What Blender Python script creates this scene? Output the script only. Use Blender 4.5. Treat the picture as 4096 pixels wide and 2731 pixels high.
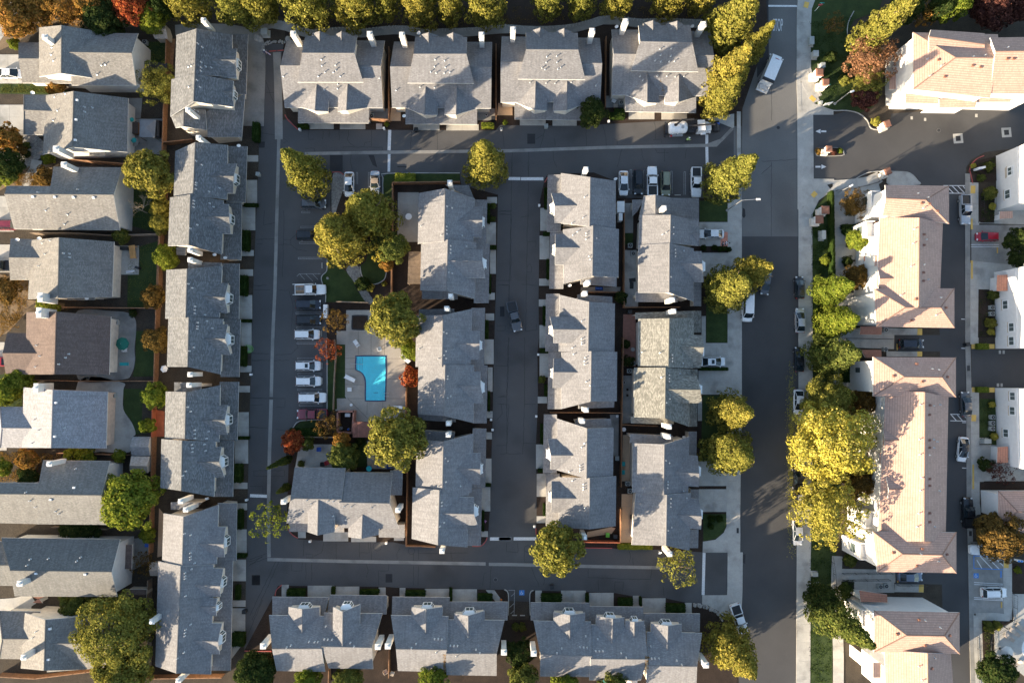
import bpy, math, random
from mathutils import Vector, Matrix, Euler
from mathutils.geometry import intersect_ray_tri
R_ = math.radians
random.seed(7)
SC = bpy.context.scene
for o in list(bpy.data.objects): bpy.data.objects.remove(o)

# ---------------------------------------------------------------- camera
FPX, CX, CY, H = 2730.67, 2048.0, 1365.5, 130.67
cam_d = bpy.data.cameras.new('drone_camera'); cam_d.sensor_width = 36.0; cam_d.lens = 24.0
cam_d.clip_start = 1.0; cam_d.clip_end = 4000.0
cam = bpy.data.objects.new('drone_camera', cam_d); SC.collection.objects.link(cam)
cam.location = (0, 0, H); cam.rotation_euler = (R_(2.1), R_(-1.0), 0)
SC.camera = cam
CAMM = Euler((R_(2.1), R_(-1.0), 0)).to_matrix(); CAMO = Vector((0, 0, H))

# ---------------------------------------------------------------- sky, sun, exposure
SUN_EL, SUN_AZ = 12.5, 31.0     # elevation; shadows run 31 deg above image-right
w = bpy.data.worlds.new('World'); SC.world = w; w.use_nodes = True
nt = w.node_tree; nt.nodes.clear()
sky = nt.nodes.new('ShaderNodeTexSky'); sky.sky_type = 'NISHITA'; sky.sun_disc = False
sky.sun_elevation = R_(SUN_EL); sky.sun_rotation = math.atan2(-math.cos(R_(SUN_AZ)), -math.sin(R_(SUN_AZ)))
sky.altitude = 100; sky.air_density = 1.0; sky.dust_density = 1.0; sky.ozone_density = 1.0
bg = nt.nodes.new('ShaderNodeBackground'); bg.inputs['Strength'].default_value = 0.10
wo = nt.nodes.new('ShaderNodeOutputWorld')
nt.links.new(sky.outputs[0], bg.inputs[0]); nt.links.new(bg.outputs[0], wo.inputs[0])
sun_d = bpy.data.lights.new('sun', 'SUN'); sun_d.energy = 4.6; sun_d.angle = R_(0.53); sun_d.color = (1.0, 0.82, 0.585)
sun = bpy.data.objects.new('sun', sun_d); SC.collection.objects.link(sun)
S_DIR = Vector((-math.cos(R_(SUN_AZ)) * math.cos(R_(SUN_EL)), -math.sin(R_(SUN_AZ)) * math.cos(R_(SUN_EL)), math.sin(R_(SUN_EL))))
sun.rotation_euler = S_DIR.to_track_quat('Z', 'Y').to_euler(); sun.location = (-80, -60, 60)
vs = SC.view_settings; vs.view_transform = 'Standard'; vs.look = 'None'; vs.gamma = 1.0; vs.exposure = 2.08
vs.use_curve_mapping = False

# ---------------------------------------------------------------- survey: photo grid -> ground coordinates
TILE = {}
for ci, ox in enumerate((0, 1000, 2000, 3046)):
    for rn, oy in zip('ABCD', (0, 650, 1350, 2031)): TILE[rn + str(ci)] = (ox, oy)
def Q(s):
    out = []
    ox = oy = 0; k = 2.24
    for t in s.split():
        if t in TILE: ox, oy = TILE[t]; k = 2.24
        elif t == 'N': ox = oy = 0; k = 1.0
        else:
            x, y = t.split(','); out.append((ox + float(x) / k, oy + float(y) / k))
    return out
def QQ(s):
    res = []; last = ''
    for part in s.split('|'):
        part = part.strip()
        if not (part.split()[0] in TILE or part.split()[0] == 'N'): part = last + ' ' + part
        for t in part.split():
            if t in TILE or t == 'N': last = t
        res.append(Q(part))
    return res
def RAY(p): return CAMM @ Vector(((p[0] - CX) / FPX, -(p[1] - CY) / FPX, -1.0))
def P(p, z=0.0):
    d = RAY(p); return CAMO + d * ((z - H) / d.z)
MPP = H / FPX   # metres per photo pixel on the ground
TPP = MPP / 2.24

# ---------------------------------------------------------------- mesh helpers
def link(o, parent=None):
    SC.collection.objects.link(o)
    if parent is not None: o.parent = parent
    return o
def tag(o, label=None, cat=None, group=None, kind=None):
    if label: o['label'] = label
    if cat: o['category'] = cat
    if group: o['group'] = group
    if kind: o['kind'] = kind
    return o
def empty(name, loc, rz=0.0, label=None, cat=None, group=None):
    o = bpy.data.objects.new(name, None); o.empty_display_size = 0.2
    o.location = loc; o.rotation_euler = (0, 0, rz); link(o); return tag(o, label, cat, group)
class MB:
    def __init__(s): s.v = []; s.f = []; s.m = []; s.uv = []
    def vert(s, p): s.v.append((p[0], p[1], p[2])); return len(s.v) - 1
    def face(s, pts, mi=0, uv=None):
        ids = [s.vert(p) for p in pts]; s.f.append(ids); s.m.append(mi); s.uv.append(uv); return ids
    def faces(s, verts, fl, mi=0):
        b = len(s.v); s.v.extend([tuple(p) for p in verts])
        for f in fl: s.f.append([b + i for i in f]); s.m.append(mi); s.uv.append(None)
    def box(s, c, d, rz=0.0, mi=0, taper=1.0):
        x, y, z = d[0] / 2, d[1] / 2, d[2] / 2; ca, sa = math.cos(rz), math.sin(rz)
        vs_ = []
        for sz in (-1, 1):
            k = 1.0 if sz < 0 else taper
            for sx, sy in ((-1, -1), (1, -1), (1, 1), (-1, 1)):
                px, py = sx * x * k, sy * y * k
                vs_.append((c[0] + px * ca - py * sa, c[1] + px * sa + py * ca, c[2] + sz * z))
        s.faces(vs_, [(3, 2, 1, 0), (4, 5, 6, 7), (0, 1, 5, 4), (1, 2, 6, 5), (2, 3, 7, 6), (3, 0, 4, 7)], mi)
    def cyl(s, p0, p1, r0, r1=None, n=8, mi=0, cap=True):
        r1 = r0 if r1 is None else r1
        p0 = Vector(p0); p1 = Vector(p1); d = (p1 - p0)
        if d.length < 1e-6: return
        q = d.to_track_quat('Z', 'Y'); vs_ = []
        for p, r in ((p0, r0), (p1, r1)):
            for i in range(n):
                a = 2 * math.pi * i / n; vs_.append(p + q @ Vector((math.cos(a) * r, math.sin(a) * r, 0)))
        fl = [(i, (i + 1) % n, n + (i + 1) % n, n + i) for i in range(n)]
        if cap: fl += [tuple(range(n - 1, -1, -1)), tuple(range(n, 2 * n))]
        s.faces(vs_, fl, mi)
    def prism(s, poly, z0, z1, mi=0, bottom=True):
        n = len(poly)
        a = sum(poly[i][0] * poly[(i + 1) % n][1] - poly[(i + 1) % n][0] * poly[i][1] for i in range(n))
        if a < 0: poly = poly[::-1]
        vs_ = [(p[0], p[1], z0) for p in poly] + [(p[0], p[1], z1) for p in poly]
        fl = [tuple(range(n, 2 * n))] + [(i, (i + 1) % n, n + (i + 1) % n, n + i) for i in range(n)]
        if bottom: fl.append(tuple(range(n - 1, -1, -1)))
        s.faces(vs_, fl, mi)
    def build(s, name, mats, parent=None, off=None, smooth=False):
        me = bpy.data.meshes.new(name)
        vs_ = s.v if off is None else [(p[0] - off[0], p[1] - off[1], p[2] - off[2]) for p in s.v]
        me.from_pydata(vs_, [], s.f)
        if not isinstance(mats, (list, tuple)): mats = [mats]
        for m in mats: me.materials.append(m)
        if len(mats) > 1: me.polygons.foreach_set('material_index', s.m)
        if any(u is not None for u in s.uv):
            ul = me.uv_layers.new(name='UVMap').data; k = 0
            for f, u in zip(s.f, s.uv):
                for i in range(len(f)):
                    if u is not None: ul[k].uv = u[i]
                    k += 1
        if smooth: me.polygons.foreach_set('use_smooth', [True] * len(me.polygons))
        me.update()
        return link(bpy.data.objects.new(name, me), parent)
def inset(poly, d):
    """offset a plan loop inward; d is one distance or one per edge (edge i runs from vertex i to i+1)"""
    n = len(poly); out = []; dl = d if isinstance(d, (list, tuple)) else [d] * n
    ar = sum(poly[i].x * poly[(i + 1) % n].y - poly[(i + 1) % n].x * poly[i].y for i in range(n))
    sg = 1 if ar > 0 else -1
    for i in range(n):
        a, b, c = poly[i - 1], poly[i], poly[(i + 1) % n]
        e1 = Vector((b.x - a.x, b.y - a.y)); e2 = Vector((c.x - b.x, c.y - b.y))
        if e1.length < 1e-6 or e2.length < 1e-6: out.append(b.copy()); continue
        e1.normalize(); e2.normalize()
        n1 = Vector((-e1.y, e1.x)) * sg; n2 = Vector((-e2.y, e2.x)) * sg; d1, d2 = dl[i - 1], dl[i]
        cr = e1.x * e2.y - e1.y * e2.x
        if abs(cr) < 0.2: m = n1 * d1 if d1 > d2 else n2 * d2; m = (n1 + n2) / 2 * (d1 + d2) / 2
        else:
            p1 = n1 * d1; p2 = n2 * d2; q = p2 - p1; t = (q.x * e2.y - q.y * e2.x) / cr; m = p1 + e1 * t
        out.append(Vector((b.x + m.x, b.y + m.y, b.z)))
    return out
def copy_tree(o, loc, rz=None, parent=None):
    c = o.copy(); link(c, parent)
    if parent is None:
        c.location = loc
        if rz is not None: c.rotation_euler = (0, 0, rz)
    for ch in o.children:
        d = ch.copy(); link(d, c)
        for g in ch.children:
            e = g.copy(); link(e, d)
    return c
# ---------------------------------------------------------------- materials
def newmat(name):
    m = bpy.data.materials.new(name); m.use_nodes = True; t = m.node_tree; t.nodes.clear()
    out = t.nodes.new('ShaderNodeOutputMaterial'); b = t.nodes.new('ShaderNodeBsdfPrincipled')
    t.links.new(b.outputs[0], out.inputs[0]); return m, t, b
def nd(t, typ, **kw):
    n = t.nodes.new(typ)
    for k, v in kw.items():
        if k in n.inputs: n.inputs[k].default_value = v
        else: setattr(n, k, v)
    return n
def ramp(t, fac, stops):
    r = t.nodes.new('ShaderNodeValToRGB'); e = r.color_ramp.elements
    while len(e) < len(stops): e.new(0.5)
    for el, (p, c) in zip(e, stops): el.position = p; el.color = (c[0], c[1], c[2], 1)
    t.links.new(fac, r.inputs[0]); return r
def mixc(t, a, b, fac, mode='MIX'):
    m = t.nodes.new('ShaderNodeMix'); m.data_type = 'RGBA'; m.blend_type = mode
    for s, v in ((m.inputs[0], fac), (m.inputs[6], a), (m.inputs[7], b)):
        if hasattr(v, 'links'): t.links.new(v, s)
        elif isinstance(v, (int, float)): s.default_value = v
        else: s.default_value = (v[0], v[1], v[2], 1)
    return m.outputs[2]
def plain(name, c, rough=0.6, metal=0.0, var=0.12, scale=1.5, bump=0.0):
    m, t, b = newmat(name)
    tc = nd(t, 'ShaderNodeTexCoord'); n = nd(t, 'ShaderNodeTexNoise', Scale=scale, Detail=4.0)
    t.links.new(tc.outputs['Object'], n.inputs['Vector'])
    r = ramp(t, n.outputs[0], [(0.3, [x * (1 - var) for x in c]), (0.7, [min(1, x * (1 + var)) for x in c])])
    t.links.new(r.outputs[0], b.inputs['Base Color']); b.inputs['Roughness'].default_value = rough; b.inputs['Metallic'].default_value = metal
    if bump:
        bp = nd(t, 'ShaderNodeBump', Strength=bump, Distance=0.02); n2 = nd(t, 'ShaderNodeTexNoise', Scale=scale * 12)
        t.links.new(tc.outputs['Object'], n2.inputs['Vector']); t.links.new(n2.outputs[0], bp.inputs['Height']); t.links.new(bp.outputs[0], b.inputs['Normal'])
    return m
def shingle(name, c, spread=0.35, mott=0.15, row=0.16, width=0.34, streak=0.12):
    m, t, b = newmat(name)
    uv = nd(t, 'ShaderNodeUVMap'); uv.uv_map = 'UVMap'
    bk = nd(t, 'ShaderNodeTexBrick', Scale=1.0); bk.inputs['Color1'].default_value = (0, 0, 0, 1); bk.inputs['Color2'].default_value = (1, 1, 1, 1)
    bk.inputs['Mortar'].default_value = (0.2, 0.2, 0.2, 1); bk.inputs['Mortar Size'].default_value = 0.02
    bk.inputs['Brick Width'].default_value = width; bk.inputs['Row Height'].default_value = row; bk.inputs['Bias'].default_value = 0.0
    t.links.new(uv.outputs[0], bk.inputs['Vector'])
    r = ramp(t, bk.outputs['Color'], [(0, [x * (1 - spread) for x in c]), (0.6, c), (1.0, [x * (1 + spread * 1.1) for x in c])])
    tc = nd(t, 'ShaderNodeTexCoord')
    n = nd(t, 'ShaderNodeTexNoise', Scale=0.35, Detail=6.0, Roughness=0.65); t.links.new(tc.outputs['Object'], n.inputs['Vector'])
    r2 = ramp(t, n.outputs[0], [(0.3, [1 - mott] * 3), (0.7, [1 + mott] * 3)])
    col = mixc(t, r.outputs[0], r2.outputs[0], 1.0, 'MULTIPLY')
    mp = nd(t, 'ShaderNodeMapping'); mp.inputs['Scale'].default_value = (3.0, 0.25, 1); t.links.new(uv.outputs[0], mp.inputs[0])
    n3 = nd(t, 'ShaderNodeTexNoise', Scale=1.0, Detail=4.0); t.links.new(mp.outputs[0], n3.inputs['Vector'])
    r3 = ramp(t, n3.outputs[0], [(0.35, [1 - streak] * 3), (0.65, [1 + streak * 0.6] * 3)])
    col = mixc(t, col, r3.outputs[0], 1.0, 'MULTIPLY')
    oi = nd(t, 'ShaderNodeObjectInfo'); r4 = ramp(t, oi.outputs['Random'], [(0, [0.93] * 3), (1, [1.07] * 3)])
    col = mixc(t, col, r4.outputs[0], 1.0, 'MULTIPLY')
    t.links.new(col, b.inputs['Base Color']); b.inputs['Roughness'].default_value = 0.9; b.inputs['Specular IOR Level'].default_value = 0.2
    bp = nd(t, 'ShaderNodeBump', Strength=0.35, Distance=0.02); t.links.new(bk.outputs['Fac'], bp.inputs['Height']); bp.invert = True
    t.links.new(bp.outputs[0], b.inputs['Normal']); return m
def rooftile(name, c):
    m, t, b = newmat(name)
    uv = nd(t, 'ShaderNodeUVMap'); uv.uv_map = 'UVMap'
    bk = nd(t, 'ShaderNodeTexBrick', Scale=1.0); bk.inputs['Color1'].default_value = (0, 0, 0, 1); bk.inputs['Color2'].default_value = (1, 1, 1, 1)
    bk.inputs['Mortar'].default_value = (0, 0, 0, 1); bk.inputs['Mortar Size'].default_value = 0.03
    bk.inputs['Brick Width'].default_value = 0.32; bk.inputs['Row Height'].default_value = 0.4; bk.offset = 0.0; bk.inputs['Bias'].default_value = 0.0
    t.links.new(uv.outputs[0], bk.inputs['Vector'])
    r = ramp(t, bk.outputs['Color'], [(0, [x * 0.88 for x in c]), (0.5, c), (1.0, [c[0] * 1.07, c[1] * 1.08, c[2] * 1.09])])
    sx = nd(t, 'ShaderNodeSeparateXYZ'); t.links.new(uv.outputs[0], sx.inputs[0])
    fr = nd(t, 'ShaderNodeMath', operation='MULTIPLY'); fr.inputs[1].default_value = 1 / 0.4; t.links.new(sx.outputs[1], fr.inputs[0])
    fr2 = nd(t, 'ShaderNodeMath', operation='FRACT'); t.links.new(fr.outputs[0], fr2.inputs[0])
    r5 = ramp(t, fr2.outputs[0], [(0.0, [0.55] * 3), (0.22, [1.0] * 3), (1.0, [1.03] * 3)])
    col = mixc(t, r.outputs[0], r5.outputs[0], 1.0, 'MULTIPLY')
    tc = nd(t, 'ShaderNodeTexCoord'); n = nd(t, 'ShaderNodeTexNoise', Scale=0.5, Detail=6.0); t.links.new(tc.outputs['Object'], n.inputs['Vector'])
    r2 = ramp(t, n.outputs[0], [(0.3, [0.93] * 3), (0.7, [1.06] * 3)])
    col = mixc(t, col, r2.outputs[0], 1.0, 'MULTIPLY')
    t.links.new(col, b.inputs['Base Color']); b.inputs['Roughness'].default_value = 0.8
    bp = nd(t, 'ShaderNodeBump', Strength=0.6, Distance=0.05); t.links.new(fr2.outputs[0], bp.inputs['Height']); t.links.new(bp.outputs[0], b.inputs['Normal'])
    return m
def ground_mat(name, c, c2, s1=0.25, s2=6.0, rough=0.95, amt2=0.5, crack=0.0, bump=0.3, stain=None):
    m, t, b = newmat(name)
    g = nd(t, 'ShaderNodeNewGeometry')
    n1 = nd(t, 'ShaderNodeTexNoise', Scale=s1, Detail=7.0, Roughness=0.6); n2 = nd(t, 'ShaderNodeTexNoise', Scale=s2, Detail=5.0, Roughness=0.7)
    for n in (n1, n2): t.links.new(g.outputs['Position'], n.inputs['Vector'])
    r1 = ramp(t, n1.outputs[0], [(0.32, c), (0.68, c2)])
    r2 = ramp(t, n2.outputs[0], [(0.3, [1 - amt2] * 3), (0.72, [1 + amt2] * 3)])
    col = mixc(t, r1.outputs[0], r2.outputs[0], 1.0, 'MULTIPLY')
    if crack > 0:
        nn = nd(t, 'ShaderNodeTexNoise', Scale=0.7, Detail=3.0); t.links.new(g.outputs['Position'], nn.inputs['Vector'])
        mp = mixc(t, g.outputs['Position'], nn.outputs['Color'], 0.12, 'ADD')
        v = nd(t, 'ShaderNodeTexVoronoi', Scale=crack); v.feature = 'DISTANCE_TO_EDGE'; t.links.new(mp, v.inputs['Vector'])
        rc = ramp(t, v.outputs['Distance'], [(0.0, [0.35] * 3), (0.006, [0.45] * 3), (0.011, [1.0] * 3)])
        nm = nd(t, 'ShaderNodeTexNoise', Scale=0.12); t.links.new(g.outputs['Position'], nm.inputs['Vector'])
        rm = ramp(t, nm.outputs[0], [(0.42, [0] * 3), (0.55, [1] * 3)])
        col = mixc(t, col, mixc(t, col, rc.outputs[0], 1.0, 'MULTIPLY'), rm.outputs[0])
    if stain:
        ns = nd(t, 'ShaderNodeTexNoise', Scale=stain, Detail=2.0); t.links.new(g.outputs['Position'], ns.inputs['Vector'])
        rs = ramp(t, ns.outputs[0], [(0.30, [0.72] * 3), (0.45, [1.0] * 3), (0.62, [1.0] * 3), (0.75, [1.18] * 3)])
        col = mixc(t, col, rs.outputs[0], 1.0, 'MULTIPLY')
    t.links.new(col, b.inputs['Base Color']); b.inputs['Roughness'].default_value = rough; b.inputs['Specular IOR Level'].default_value = 0.25
    bp = nd(t, 'ShaderNodeBump', Strength=bump, Distance=0.03); t.links.new(n2.outputs[0], bp.inputs['Height']); t.links.new(bp.outputs[0], b.inputs['Normal'])
    return m
def leafmat(name, c1, c2, c3=None, trans=0.3):
    m = bpy.data.materials.new(name); m.use_nodes = True; t = m.node_tree; t.nodes.clear()
    out = t.nodes.new('ShaderNodeOutputMaterial'); d = t.nodes.new('ShaderNodeBsdfDiffuse'); tr = t.nodes.new('ShaderNodeBsdfTranslucent'); mx = t.nodes.new('ShaderNodeMixShader')
    g = nd(t, 'ShaderNodeNewGeometry'); oi = nd(t, 'ShaderNodeObjectInfo')
    stops = [(0.0, c1), (0.75, c2)] + ([(1.0, c3)] if c3 else [])
    r = ramp(t, g.outputs['Random Per Island'], stops)
    tc = nd(t, 'ShaderNodeTexCoord'); n = nd(t, 'ShaderNodeTexNoise', Scale=2.2, Detail=3.0); t.links.new(tc.outputs['Object'], n.inputs['Vector'])
    r2 = ramp(t, n.outputs[0], [(0.3, (0.82, 0.84, 0.88)), (0.7, (1.18, 1.15, 1.05))])
    col = mixc(t, r.outputs[0], r2.outputs[0], 1.0, 'MULTIPLY')
    r3 = ramp(t, oi.outputs['Random'], [(0, (0.88, 0.95, 0.95)), (1, (1.12, 1.05, 1.0))])
    col = mixc(t, col, r3.outputs[0], 1.0, 'MULTIPLY')
    t.links.new(col, d.inputs[0]); t.links.new(col, tr.inputs[0]); mx.inputs[0].default_value = trans
    t.links.new(d.outputs[0], mx.inputs[1]); t.links.new(tr.outputs[0], mx.inputs[2]); t.links.new(mx.outputs[0], out.inputs[0]); return m
def paint(name, c, rough=0.25, coat=0.5, metal=0.0):
    m, t, b = newmat(name); b.inputs['Roughness'].default_value = rough; b.inputs['Coat Weight'].default_value = coat
    b.inputs['Metallic'].default_value = metal
    tc = nd(t, 'ShaderNodeTexCoord'); n = nd(t, 'ShaderNodeTexNoise', Scale=3.0, Detail=5.0); t.links.new(tc.outputs['Object'], n.inputs['Vector'])
    r = ramp(t, n.outputs[0], [(0.3, [x * 0.93 for x in c]), (0.7, [min(1, x * 1.05) for x in c])]); t.links.new(r.outputs[0], b.inputs['Base Color']); return m
M = {}
M['roof_grey'] = shingle('shingle_grey', (0.195, 0.192, 0.198), 0.20, 0.10)
M['roof_slate'] = shingle('shingle_slate', (0.152, 0.155, 0.160), 0.34, 0.10, width=0.42)
M['roof_house'] = shingle('shingle_house_grey', (0.190, 0.182, 0.172), 0.24, 0.10)
M['roof_dark'] = shingle('shingle_charcoal', (0.12, 0.123, 0.126), 0.22, 0.10)
M['roof_brown'] = shingle('shingle_brown', (0.125, 0.095, 0.085), 0.18, 0.07)
M['roof_blue'] = shingle('shingle_blue', (0.26, 0.262, 0.28), 0.22, 0.08)
M['roof_olive'] = shingle('shingle_olive', (0.205, 0.20, 0.178), 0.40, 0.10, width=0.42)
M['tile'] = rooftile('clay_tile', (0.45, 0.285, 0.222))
M['tile_red'] = rooftile('clay_tile_red', (0.40, 0.185, 0.125))
M['stucco'] = plain('stucco_cream', (0.62, 0.56, 0.48), 0.9, bump=0.1)
M['stucco_w'] = plain('stucco_white', (0.70, 0.69, 0.68), 0.9, var=0.04, bump=0.08)
M['siding_w'] = plain('siding_white', (0.54, 0.535, 0.52), 0.75, var=0.06)
M['siding_tan'] = plain('siding_tan', (0.50, 0.42, 0.33), 0.85)
M['siding_pink'] = plain('siding_peach', (0.62, 0.48, 0.38), 0.85)
M['trim'] = plain('trim_white', (0.80, 0.80, 0.79), 0.5, var=0.04)
M['fascia'] = plain('fascia_grey', (0.58, 0.58, 0.57), 0.6)
M['glass'] = paint('window_glass', (0.085, 0.11, 0.11), 0.06, 0.0)
M['glass_car'] = paint('car_glass', (0.012, 0.02, 0.026), 0.07, 0.3)
M['asphalt'] = ground_mat('asphalt_old', (0.072, 0.071, 0.073), (0.100, 0.098, 0.098), 0.06, 9.0, 0.9, 0.22, stain=0.11)
M['asphalt_street'] = ground_mat('asphalt_street', (0.130, 0.128, 0.126), (0.160, 0.157, 0.152), 0.12, 9.0, 0.9, 0.2, stain=0.05)
M['asphalt_new'] = ground_mat('asphalt_new', (0.060, 0.059, 0.061), (0.075, 0.074, 0.075), 0.15, 10.0, 0.88, 0.2, stain=0.05)
M['asphalt_dark'] = ground_mat('asphalt_patch', (0.030, 0.030, 0.033), (0.040, 0.040, 0.042), 0.5, 9.0, 0.9, 0.2)
M['seal'] = plain('crack_sealer', (0.020, 0.020, 0.022), 0.7)
M['concrete'] = ground_mat('concrete_light', (0.34, 0.33, 0.305), (0.43, 0.415, 0.385), 0.5, 5.0, 0.9, 0.10, bump=0.1, stain=0.35)
M['concrete_d'] = ground_mat('concrete_dark', (0.215, 0.21, 0.198), (0.285, 0.275, 0.258), 0.4, 5.0, 0.9, 0.12, bump=0.1, stain=0.3)
M['concrete_tan'] = ground_mat('concrete_tan', (0.42, 0.30, 0.20), (0.48, 0.34, 0.23), 0.4, 5.0, 0.9, 0.10, bump=0.1)
M['pool_deck'] = ground_mat('pool_deck', (0.31, 0.28, 0.245), (0.39, 0.355, 0.315), 0.25, 5.0, 0.9, 0.10, bump=0.1, stain=0.2)
M['soil'] = ground_mat('soil', (0.042, 0.034, 0.026), (0.070, 0.056, 0.042), 0.4, 7.0, 0.98, 0.5, bump=0.8)
M['mulch'] = ground_mat('mulch', (0.028, 0.020, 0.016), (0.045, 0.031, 0.024), 0.6, 9.0, 0.98, 0.55, bump=0.9)
M['dirt'] = ground_mat('dry_ground', (0.15, 0.105, 0.065), (0.22, 0.16, 0.10), 0.35, 6.0, 0.98, 0.35, bump=0.6)
M['lawn'] = ground_mat('lawn', (0.026, 0.044, 0.014), (0.045, 0.066, 0.020), 0.6, 10.0, 0.98, 0.45, bump=0.9)
M['gravel'] = ground_mat('river_stone', (0.16, 0.15, 0.145), (0.30, 0.29, 0.27), 2.2, 9.0, 0.95, 0.6, bump=0.9)
M['stone'] = plain('field_stone', (0.30, 0.29, 0.27), 0.9, var=0.35, scale=0.9, bump=0.4)
M['line_white'] = plain('road_paint_white', (0.62, 0.62, 0.62), 0.8, var=0.22, scale=6.0)
M['line_faded'] = plain('road_paint_faded', (0.26, 0.26, 0.26), 0.8, var=0.35, scale=6.0)
M['line_yellow'] = plain('tactile_yellow', (0.62, 0.40, 0.10), 0.8, var=0.1)
M['line_blue'] = plain('parking_blue', (0.05, 0.20, 0.52), 0.8)
M['kerb_red'] = plain('kerb_red', (0.36, 0.08, 0.07), 0.8)
M['wood'] = plain('fence_wood', (0.24, 0.125, 0.065), 0.85, var=0.3, scale=2.5)
M['wood_red'] = plain('fence_redwood', (0.34, 0.10, 0.05), 0.85, var=0.2)
M['wood_orange'] = plain('cedar_wood', (0.50, 0.26, 0.09), 0.7, var=0.15)
M['wood_grey'] = plain('weathered_wood', (0.22, 0.165, 0.12), 0.9, var=0.25)
M['brick_red'] = plain('red_stucco', (0.30, 0.145, 0.11), 0.9)
M['pergola'] = plain('pergola_redwood', (0.30, 0.13, 0.10), 0.85, var=0.2)
M['metal'] = plain('galvanised', (0.45, 0.46, 0.47), 0.4, 0.7)
M['metal_d'] = plain('dark_metal', (0.035, 0.035, 0.038), 0.45, 0.4)
M['grey_box'] = plain('utility_grey', (0.34, 0.36, 0.35), 0.6)
M['black'] = plain('black_plastic', (0.018, 0.019, 0.021), 0.5)
M['rubber'] = plain('tyre_rubber', (0.014, 0.014, 0.014), 0.85)
M['white_pl'] = plain('white_plastic', (0.74, 0.74, 0.74), 0.5, var=0.03)
M['canvas'] = plain('canvas_offwhite', (0.62, 0.58, 0.54), 0.9)
M['teal'] = plain('teal_fabric', (0.02, 0.33, 0.34), 0.8)
M['green_f'] = plain('green_umbrella', (0.005, 0.12, 0.085), 0.8)
M['blue_f'] = plain('blue_plastic', (0.02, 0.09, 0.40), 0.6)
M['red_f'] = plain('red_plastic', (0.45, 0.03, 0.04), 0.6)
M['lime_f'] = plain('lime_plastic', (0.16, 0.50, 0.06), 0.6)
M['beige_f'] = plain('beige_fabric', (0.42, 0.36, 0.30), 0.9)
M['bark'] = plain('bark', (0.12, 0.085, 0.06), 0.95, var=0.35, scale=4.0)
M['bark_pale'] = plain('pale_bark', (0.40, 0.31, 0.22), 0.95, var=0.2, scale=4.0)
M['pool_tile'] = plain('pool_tile_navy', (0.035, 0.045, 0.10), 0.3, var=0.3, scale=8.0)
M['pool_floor'] = plain('pool_plaster', (0.06, 0.78, 0.95), 0.6, var=0.06)
M['red_light'] = paint('tail_lamp', (0.35, 0.01, 0.01), 0.2)
M['lamp_glass'] = paint('head_lamp', (0.65, 0.67, 0.68), 0.1)
M['rim'] = plain('alloy_rim', (0.42, 0.42, 0.43), 0.35, 0.6)
def watermat():
    m, t, b = newmat('pool_water'); b.inputs['Base Color'].default_value = (0.5, 0.93, 0.98, 1); b.inputs['Roughness'].default_value = 0.03
    b.inputs['Transmission Weight'].default_value = 0.85; b.inputs['IOR'].default_value = 1.2
    g = nd(t, 'ShaderNodeNewGeometry'); n = nd(t, 'ShaderNodeTexNoise', Scale=2.5, Detail=2.0); t.links.new(g.outputs['Position'], n.inputs['Vector'])
    bp = nd(t, 'ShaderNodeBump', Strength=0.12, Distance=0.05); t.links.new(n.outputs[0], bp.inputs['Height']); t.links.new(bp.outputs[0], b.inputs['Normal']); return m
M['water'] = watermat()
LEAF = {
 'evergreen': leafmat('leaf_evergreen', (0.105, 0.108, 0.024), (0.220, 0.203, 0.045), (0.31, 0.265, 0.068)),
 'green': leafmat('leaf_green', (0.055, 0.076, 0.020), (0.125, 0.14, 0.036), (0.19, 0.19, 0.055)),
 'dark': leafmat('leaf_dark', (0.020, 0.038, 0.012), (0.045, 0.062, 0.020), (0.08, 0.09, 0.03)),
 'lime': leafmat('leaf_lime', (0.08, 0.115, 0.018), (0.17, 0.20, 0.028), (0.26, 0.26, 0.05)),
 'yellow': leafmat('leaf_yellow', (0.22, 0.21, 0.035), (0.46, 0.40, 0.075), (0.58, 0.49, 0.14)),
 'straw': leafmat('leaf_straw', (0.15, 0.15, 0.03), (0.30, 0.275, 0.055), (0.40, 0.34, 0.09)),
 'orange': leafmat('leaf_orange', (0.14, 0.09, 0.025), (0.30, 0.165, 0.04), (0.42, 0.20, 0.07)),
 'red': leafmat('leaf_red', (0.14, 0.03, 0.018), (0.30, 0.07, 0.03), (0.42, 0.17, 0.05)),
 'purple': leafmat('leaf_purple', (0.035, 0.016, 0.016), (0.10, 0.042, 0.036), (0.20, 0.09, 0.07)),
 'pink': leafmat('leaf_pink', (0.09, 0.05, 0.025), (0.26, 0.13, 0.075), (0.40, 0.22, 0.13)),
 'brown': leafmat('leaf_brown', (0.07, 0.05, 0.02), (0.17, 0.105, 0.03), (0.26, 0.15, 0.05)),
 'hedge': leafmat('leaf_hedge', (0.018, 0.034, 0.010), (0.035, 0.058, 0.015), (0.06, 0.085, 0.025)),
}
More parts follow.
